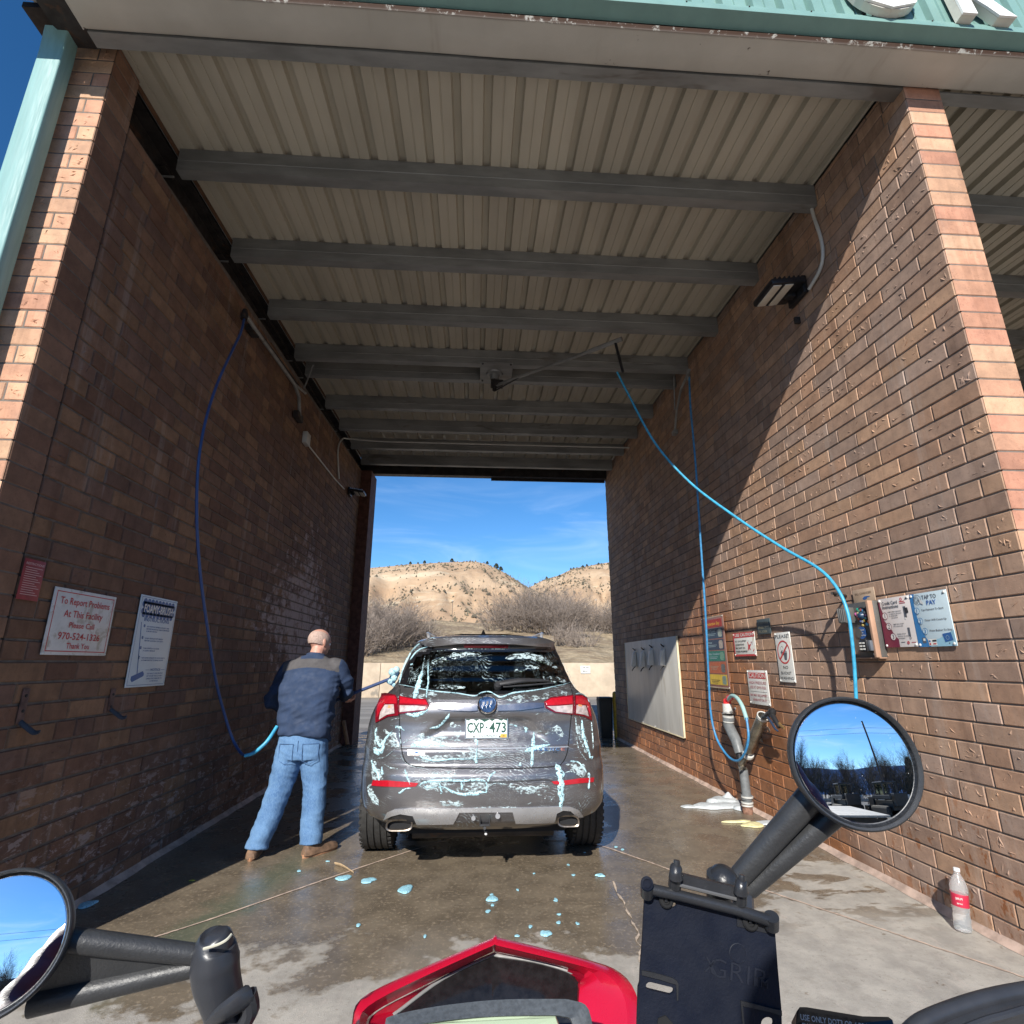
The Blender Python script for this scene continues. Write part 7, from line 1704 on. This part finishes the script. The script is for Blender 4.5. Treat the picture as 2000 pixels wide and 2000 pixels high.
def f(mb):
    q = [dep(760,2110,.49), dep(800,2002,.506), dep(966,1990,.514), dep(1085,1988,.512), dep(1130,2110,.49)]; mb.prism(q, FW*.004, M('lcd_glass', (.34,.42,.30), .25, var=.05, coat=.5))
one('display', f, cl)
# brake fluid reservoir with its printed cap
def f(mb):
    P = [dep(*q) for q in ((1556,1975,.43),(1562,1967,.43),(1575,1967,.43),(1685,1985,.43),(1735,1986,.43),(1743,1992,.43),(1748,2010,.428),(1760,2080,.41),(1550,2080,.41),(1554,2010,.428))]
    mb.prism(P, (FW*.5-UP).normalized()*.018, M('reservoir_black', (.015,.015,.017), .35, var=.1, coat=.2))
rs_ = one('brake_reservoir', f, bike)
def f(mb):
    a = dep(1557,1976,.4285); b = dep(1690,1996,.4285); c = dep(1557,2030,.421); ux = (b-a).normalized(); un = ux.cross(c-a).normalized(); uy = un.cross(ux); uy = uy if uy.dot(UP) > 0 else -uy
    PR = M('print_silver', (.42,.42,.42), .4, .3, var=.05); un = un if un.dot(EYE-a) > 0 else -un
    for k, (t, w, x) in enumerate((('USE ONLY DOT3 OR 4 BRAKE', .0595, 0), ('FLUID FROM A SEALED CONTAINER', .064, .001), ('CLEAN FILLER CAP BEFORE', .044, .016), ('REMOVING', .030, .017))): put_text(mb, t, a+un*.0006+ux*(.002+x)-uy*(.0045+k*.0052), ux, uy, .0036, PR, 'l', width=w, bold=.02)
    c = a+un*.0004+ux*.0095-uy*.0170; mb.add([c+ux*.0055*math.cos(t)+uy*.0055*math.sin(t) for t in [2*PI*k/20 for k in range(20)]], [tuple(range(20))], M('print_grey2', (.22,.22,.22), .4))
one('cap_lettering', f, rs_, fix=False)
# hand guard at the lower right
def f(mb):
    p = [dep(1772,2020,.44), dep(1800,1998,.445), dep(1850,1976,.45), dep(1920,1953,.455), dep(2000,1936,.46), dep(2120,1922,.46), dep(2300,1940,.45)]
    mb.tube(p, [.006,.0065,.0065,.0065,.0065,.0065,.006], PB2, 14, spline=4)
    q = [dep(1800,2080,.43), dep(1850,2030,.432), dep(1900,2003,.435), dep(1960,1984,.438), dep(2060,1966,.44), dep(2300,1990,.43)]
    P, Q = catmull(p[1:], [0]*6, 4)[0], catmull(q, [0]*6, 4)[0]; n = min(len(P), len(Q)); P, Q = P[:n], Q[:n]; mid = [a.lerp(b,.5)-FW*.010 for a, b in zip(P,Q)]
    mb.add(P+mid+Q, [(j*n+i, j*n+i+1, (j+1)*n+i+1, (j+1)*n+i) for j in range(2) for i in range(n-1)], PB2, True)
    mb.tube(q, .0028, PB2, 8, spline=4)
    low = [v-UP*.09 for v in Q]; mb.add(Q+low, [(i,i+1,n+i+1,n+i) for i in range(n-1)], PB2, True)
one('hand_guard', f, bike, fix=False)
# the rest of the machine, out of frame below the camera
def f(mb):
    mb.rings([oval(c, a, b, (0,1,.05), (0,0,1)) for c, a, b in (((0,-.22,.90),.11,.08),((0,-.05,.93),.15,.12),((0,.12,.93),.16,.13),((0,.26,.92),.10,.09))], REDB)
one('fuel_tank', f, bike)
one('seat', lambda mb: mb.rings([oval(c, a, b, (0,1,.0), (0,0,1)) for c, a, b in (((0,-1.05,.86),.08,.04),((0,-.85,.83),.12,.05),((0,-.45,.79),.14,.05),((0,-.20,.84),.10,.05))], CLAD), bike)
def f(mb):
    mb.box((-.13,-.35,.32),(.13,.25,.70),DARKSTEEL,.05); mb.tube([(0,.34,.98),(0,.20,.55),(0,-.45,.45)],.03,DARKSTEEL,10); mb.tube([(-.02,-.6,.32),(0,-.15,.36)],.03,DARKSTEEL,10); mb.tube([(.13,.1,.4),(.15,-.3,.3),(.16,-.8,.5)],.035,DARKSTEEL,12)
one('engine', f, bike)
for y in (.88,-.62):
    w = one('wheel', lambda mb: (mb.lathe((0,y,.31),(1,0,0),[(.20,-.015),(.215,-.02),(.215,.02),(.20,.015)],GALV,36), mb.lathe((0,y,.31),(1,0,0),[(.04,-.05),(.04,.05)],GALV,16), [mb.tube([(0,y,.31),(0,y+.205*math.cos(a),.31+.205*math.sin(a))],.004,GALV,5) for a in [2*PI*k/18 for k in range(18)]]), bike)
    one('tyre', lambda mb: mb.lathe((0,y,.31),(1,0,0),[(.215,-.02),(.25,-.05),(.29,-.045),(.308,0),(.29,.045),(.25,.05),(.215,.02)],RUB,40), w)
for s_ in (-1,1): one('fork', lambda mb: mb.tube([(s_*.09,.36,.98),(s_*.09,.62,.66),(s_*.08,.88,.31)],[.024,.026,.028],GALV,12), bike)
one('front_fender', lambda mb: mb.rings([[Vector((x, .88+math.cos(a)*(.35-abs(x)*.4), .31+math.sin(a)*(.35-abs(x)*.4))) for x in (-.06,-.03,0,.03,.06)] for a in [R(20+10*k) for k in range(13)]], REDB, False, True, closed=False), bike, fix=False)
# ================================================================ what lies behind the camera (seen in the round mirror)
# direction helper: angle from straight back, positive toward the photograph's right side (+x)
back = lambda deg, dist: (math.sin(R(deg))*dist, -math.cos(R(deg))*dist)
TREEM = M('bare_tree', (.115,.095,.078), .95, var=.3, vs=.8)
def bare_tree(seed, h):
    r_ = random.Random(seed); V = []; Fc = []
    def seg(a, b, w0, w1):
        t = b-a; s = t.orthogonal().normalized(); u = t.cross(s).normalized(); q = len(V)
        for p_, w in ((a,w0),(b,w1)): V.extend([p_+s*w, p_-s*w*.5+u*w*.86, p_-s*w*.5-u*w*.86])
        Fc.extend([(q,q+1,q+4,q+3),(q+1,q+2,q+5,q+4),(q+2,q,q+3,q+5)])
    def grow(p_, d, l, w, lev):
        n = 4 if lev == 0 else 3
        for i in range(n):
            d = (d+Vector((r_.gauss(0,.12), r_.gauss(0,.12), r_.gauss(.04,.06)))).normalized(); q = p_+d*l/n; seg(p_, q, w, w*.8); p_ = q; w *= .8
            if lev < 4 and (i > 0 or lev > 0):
                for _ in range(3 if lev < 3 else 3):
                    dd = (d+Vector((r_.gauss(0,.55), r_.gauss(0,.55), r_.gauss(.15,.3)))).normalized(); grow(p_, dd, l*r_.uniform(.38,.58), w*.6, lev+1)
    grow(Vector((0,0,-.2)), Vector((0,0,1)), h*.62, h*.016, 0)
    me = bpy.data.meshes.new('tree'); me.from_pydata([tuple(v) for v in V], [], Fc); me.materials.append(TREEM); me.update(); return me
BT = [bare_tree(s, 13) for s in (1,2,3)]
names = ['tall','slender','spreading','crooked','broad','narrow','leaning','dense','open','forked','ragged','rounded','low','high topped']
for i in range(40):
    deg = -22+i*1.6+(i*7%3)*.4; d = 62+(i*11%5)*6; x, y = back(deg, d)
    o = link('bare_tree', BT[i % 3]); o.location = (x, y, -.5); s = .66+.28*((i*13)%7)/6
    o.scale = (s,s,s*1.05); o.rotation_euler.z = i*1.3
    tag(o, 'bare grey brown tree in the row reflected in the round mirror', 'tree', 'bare trees reflected in the mirror')
def f(mb):
    me = shrub_mesh(31, 4.5, 5.5, M('thicket', (.10,.085,.065), .95, var=.3, vs=.6), 30, wid=.05); vs0 = [v.co.copy() for v in me.vertices]; fs0 = [tuple(p_.vertices) for p_ in me.polygons]
    for i in range(22):
        x, y = back(-24+i*3.3, 58+(i%3)*4); a = i*1.1; mb.add([Vector((v.x*math.cos(a)-v.y*math.sin(a)+x, v.x*math.sin(a)+v.y*math.cos(a)+y, v.z*(1.45+.3*math.sin(i)))) for v in vs0], fs0, MATS['thicket'])
tag(one('thicket', f, fix=False), 'brown thicket below the bare trees behind the lot, seen in the mirror', 'thicket', kind='stuff')
for i, (deg, d, s) in enumerate(((25,62,3.6),(27.5,64,3.2),(31,60,4.4))):
    x, y = back(deg, d); e = empty('conifer', (x,y,0), 'dark conifer at the right edge of the mirror view', 'tree', 'dark conifers reflected in the mirror'); c = link('crown', JC[i%2], e); c.scale = (s*.55,s*.55,s*1.3); t = link('trunk', JT, e); t.scale = (s*.5,s*.5,s)
def f(mb):
    mt = M('far_ridge', (.07,.13,.26), 1., var=.1, vs=.004, spec=0); vs = []  # blue of distant haze put into the ridge's own colour
    for i in range(61):
        deg = -70+i*2.6; x, y = back(deg, 2600); h = 235+80*noise.noise(Vector((i*.13, 3, 0)))+18*noise.noise(Vector((i*.7, 1, 0)))-max(0,deg)*1.2
        x2, y2 = back(deg, 2100); vs += [(x2, y2, -5), (x, y, h)]
    mb.add(vs, [(2*i, 2*i+2, 2*i+3, 2*i+1) for i in range(60)], mt, True)
tag(one('far_ridge', f, fix=False), 'low ridge painted haze blue on the horizon behind the lot', kind='structure')
# guard rail along the road
gr = empty('guard_rail', (0,-38,0), 'long steel guard rail beyond the lot', 'guard rail')
def f(mb):
    for i in range(40): x = -50+i*3; mb.box((x,-38.1,0),(x+.12,-38,.75),DARKSTEEL)
one('posts', f, gr); one('rail', lambda mb: mb.box((-50,-38.0,.45),(70,-37.95,.75),GALV), gr)
tag(one('road', lambda mb: mb.box((-300,-50,-.05),(300,-40,.012),M('road_asphalt', (.13,.125,.12), .8))), 'asphalt road behind the guard rail', kind='structure')
px_o = back(19, 36)
up_ = empty('utility_pole', (*px_o, 0), 'leaning brown utility pole beyond the lot', 'utility pole')
one('pole', lambda mb: mb.tube([(px_o[0],px_o[1],0),(px_o[0]-.5,px_o[1],10.5)],.13,M('pole_wood', (.10,.075,.055), .9),8), up_)
one('wires', lambda mb: [mb.tube([(px_o[0]-.5-60,px_o[1]-1,9.6-k*.7),(px_o[0]-.5-20,px_o[1]-.5,9.0-k*.7),(px_o[0]-.5,px_o[1],9.6-k*.7),(px_o[0]+22,px_o[1],9.0-k*.7),(px_o[0]+60,px_o[1],9.6-k*.7)],.018,BK,4) for k in range(2)], up_)
SB = M('loader_black', (.03,.03,.03), .45, var=.2); SW = M('loader_white', (.68,.66,.62), .4, var=.05); GLs = soapy_glass('cab_glass', (.5,.62,.56), .0)
def loader(deg, d, rz, label):
    x, y = back(deg, d); e = empty('skid_loader', (x,y,0), label, 'loader', 'skid loaders reflected in the mirror'); c_, s_ = math.cos(rz), math.sin(rz)
    T = lambda v: Vector((x+v[0]*c_-v[1]*s_, y+v[0]*s_+v[1]*c_, v[2]))
    def bx(mb, a, b, m_, bev=.03):
        k = MB(); k.box(a, b, m_, bev); mb.add([T(v) for v in k.v], k.f, m_, False)
    one('chassis', lambda mb: (bx(mb,(-.55,-1.2,.35),(.55,1.1,.95),SB), bx(mb,(-.5,-1.5,.6),(.5,-1.1,1.35),SB)), e)
    def f(mb):
        for sx in (-.5,.5):
            for yy in (-.35,.75): bx(mb,(sx-.05,yy-.05,.9),(sx+.05,yy+.05,2.0),SB,.01)
        bx(mb,(-.58,-.45,1.97),(.58,.85,2.07),SB); bx(mb,(-.5,-.38,.9),(.5,-.34,1.35),SB,.01)
    one('cab', f, e); one('cab_window', lambda mb: bx(mb,(-.45,.78,1.1),(.45,.80,1.95),GLs,0), e)
    for sx in (-1,1):
        one('track', lambda mb: bx(mb,(sx*.58,-1.0,.0),(sx*.90,1.15,.62),RUB,.2), e)
        one('lift_arm', lambda mb: (bx(mb,(sx*.62,-1.35,1.0),(sx*.78,.9,1.25),SW if sx < 0 else SB), bx(mb,(sx*.62,.8,.3),(sx*.78,1.5,1.15),SB)), e)
    one('bucket', lambda mb: bx(mb,(-.95,1.4,.05),(.95,1.95,.6),SB), e)
loader(20.0, 18.5, R(180-14), 'black skid loader with a white arm reflected in the round mirror')
loader(11.0, 20.0, R(180-10), 'smaller looking black loader near the sleeve in the mirror reflection')
# flat deck trailer
tr = empty('flat_trailer', (*back(10.5, 11.5), 0), 'long pale flat deck trailer reflected low in the round mirror', 'trailer')
tx, ty = back(10.5, 11.5)
def f(mb):
    DK = M('deck_boards', (.55,.52,.46), .7, var=.15, vs=2)
    for i in range(9): mb.box((tx-.95+i*.215,ty-3.4,.62),(tx-.95+i*.215+.205,ty+3.4,.68),DK)
one('deck', f, tr); one('chassis', lambda mb: (mb.box((tx-.9,ty-3.3,.42),(tx+.9,ty+3.3,.60),SB)), tr)
for sx in (-1,1):
    for dy in (-.5,.5): one('wheel', lambda mb: mb.lathe((tx+sx*.95,ty+dy,.32),(sx,0,0),[(.15,0),(.30,0),(.32,.03),(.32,.17),(.30,.2),(.15,.2)],RUB,24), tr)
# pickup at the right
kx, ky = back(34, 30); pk = empty('pickup_truck', (kx,ky,0), 'dark pickup truck at the right edge of the mirror view', 'pickup truck')
DKP = M('pickup_paint', (.02,.03,.035), .3, .3, var=.1, coat=.5)
one('body', lambda mb: (mb.box((kx-2.7,ky-.95,.5),(kx+2.7,ky+.95,1.15),DKP,.12), mb.box((kx-.4,ky-.85,1.1),(kx+1.5,ky+.85,1.85),DKP,.15)), pk)
one('window', lambda mb: mb.box((kx-.25,ky-.87,1.25),(kx+1.35,ky+.87,1.70),GLs,.02), pk)
for sx in (-1.8,1.8):
    for sy in (-1,1): one('wheel', lambda mb: mb.lathe((kx+sx,ky+sy*.8,.4),(0,sy,0),[(.2,0),(.38,0),(.4,.03),(.4,.2),(.2,.22)],RUB,24), pk)

# ================================================================ sky, sun, camera
w = bpy.data.worlds.new('World'); scene.world = w; w.use_nodes = True; nt = w.node_tree; nt.nodes.clear(); g = G(nt)
out = g.n('OutputWorld'); bg = g.n('Background'); sky = g.n('TexSky'); sky.sky_type = 'NISHITA'; sky.sun_disc = False
d = -SUN; elev = math.asin(d.z); az = math.atan2(d.x, d.y)
sky.sun_elevation = elev; sky.sun_rotation = az
sky.altitude = 2200; sky.air_density = 1.0; sky.dust_density = .2; sky.ozone_density = 3.0
hs = g.n('HueSaturation'); hs.inputs['Saturation'].default_value = 1.25; hs.inputs['Value'].default_value = .88; g.put(hs.inputs['Color'], sky.outputs[0])
# thin cirrus streaks low over the hills
tc = g.n('TexCoord').outputs['Generated']; S = g.sep(tc)
mp = g.mapping(tc, (2.0, 2.0, 11.), (0,0,0), (0,0,R(8)))
n = g.noise(mp, 1.6, 8, .62, .8)
band = g.math('MULTIPLY', g.step(S[2], .13, .19), g.step(S[2], .36, .22))
k = g.math('MULTIPLY', g.step(n, .42, .85, 0, .20), band)
c = g.mix(k, hs.outputs[0], (7.5, 8.4, 9.6))
g.put(bg.inputs[0], c); bg.inputs[1].default_value = SKYS; g.put(out.inputs[0], bg.outputs[0])
sl = bpy.data.lights.new('sun', 'SUN'); sl.energy = SUNE; sl.angle = R(.53); sl.color = (1., .955, .88)
so = bpy.data.objects.new('sun', sl); COL.objects.link(so); so.rotation_euler = SUN.to_track_quat('-Z', 'Y').to_euler(); so.location = (-10,-20,20)
cd = bpy.data.cameras.new('camera'); cam = bpy.data.objects.new('camera', cd); COL.objects.link(cam); scene.camera = cam
cd.sensor_width = 36; cd.lens = 36*F/2000; cd.clip_start = .02; cd.clip_end = 6000
cam.matrix_world = Matrix((( RT.x, UP.x, -FW.x, EYE.x), (RT.y, UP.y, -FW.y, EYE.y), (RT.z, UP.z, -FW.z, EYE.z), (0,0,0,1)))
scene.view_settings.view_transform = 'Standard'; scene.view_settings.look = 'None'; scene.view_settings.gamma = 1; scene.view_settings.exposure = EXPO
scene.cycles.max_bounces = 6; scene.cycles.diffuse_bounces = 3; scene.cycles.glossy_bounces = 3; scene.cycles.transparent_max_bounces = 10; scene.cycles.sample_clamp_indirect = 6
scene.render.resolution_x = scene.render.resolution_y = 1024
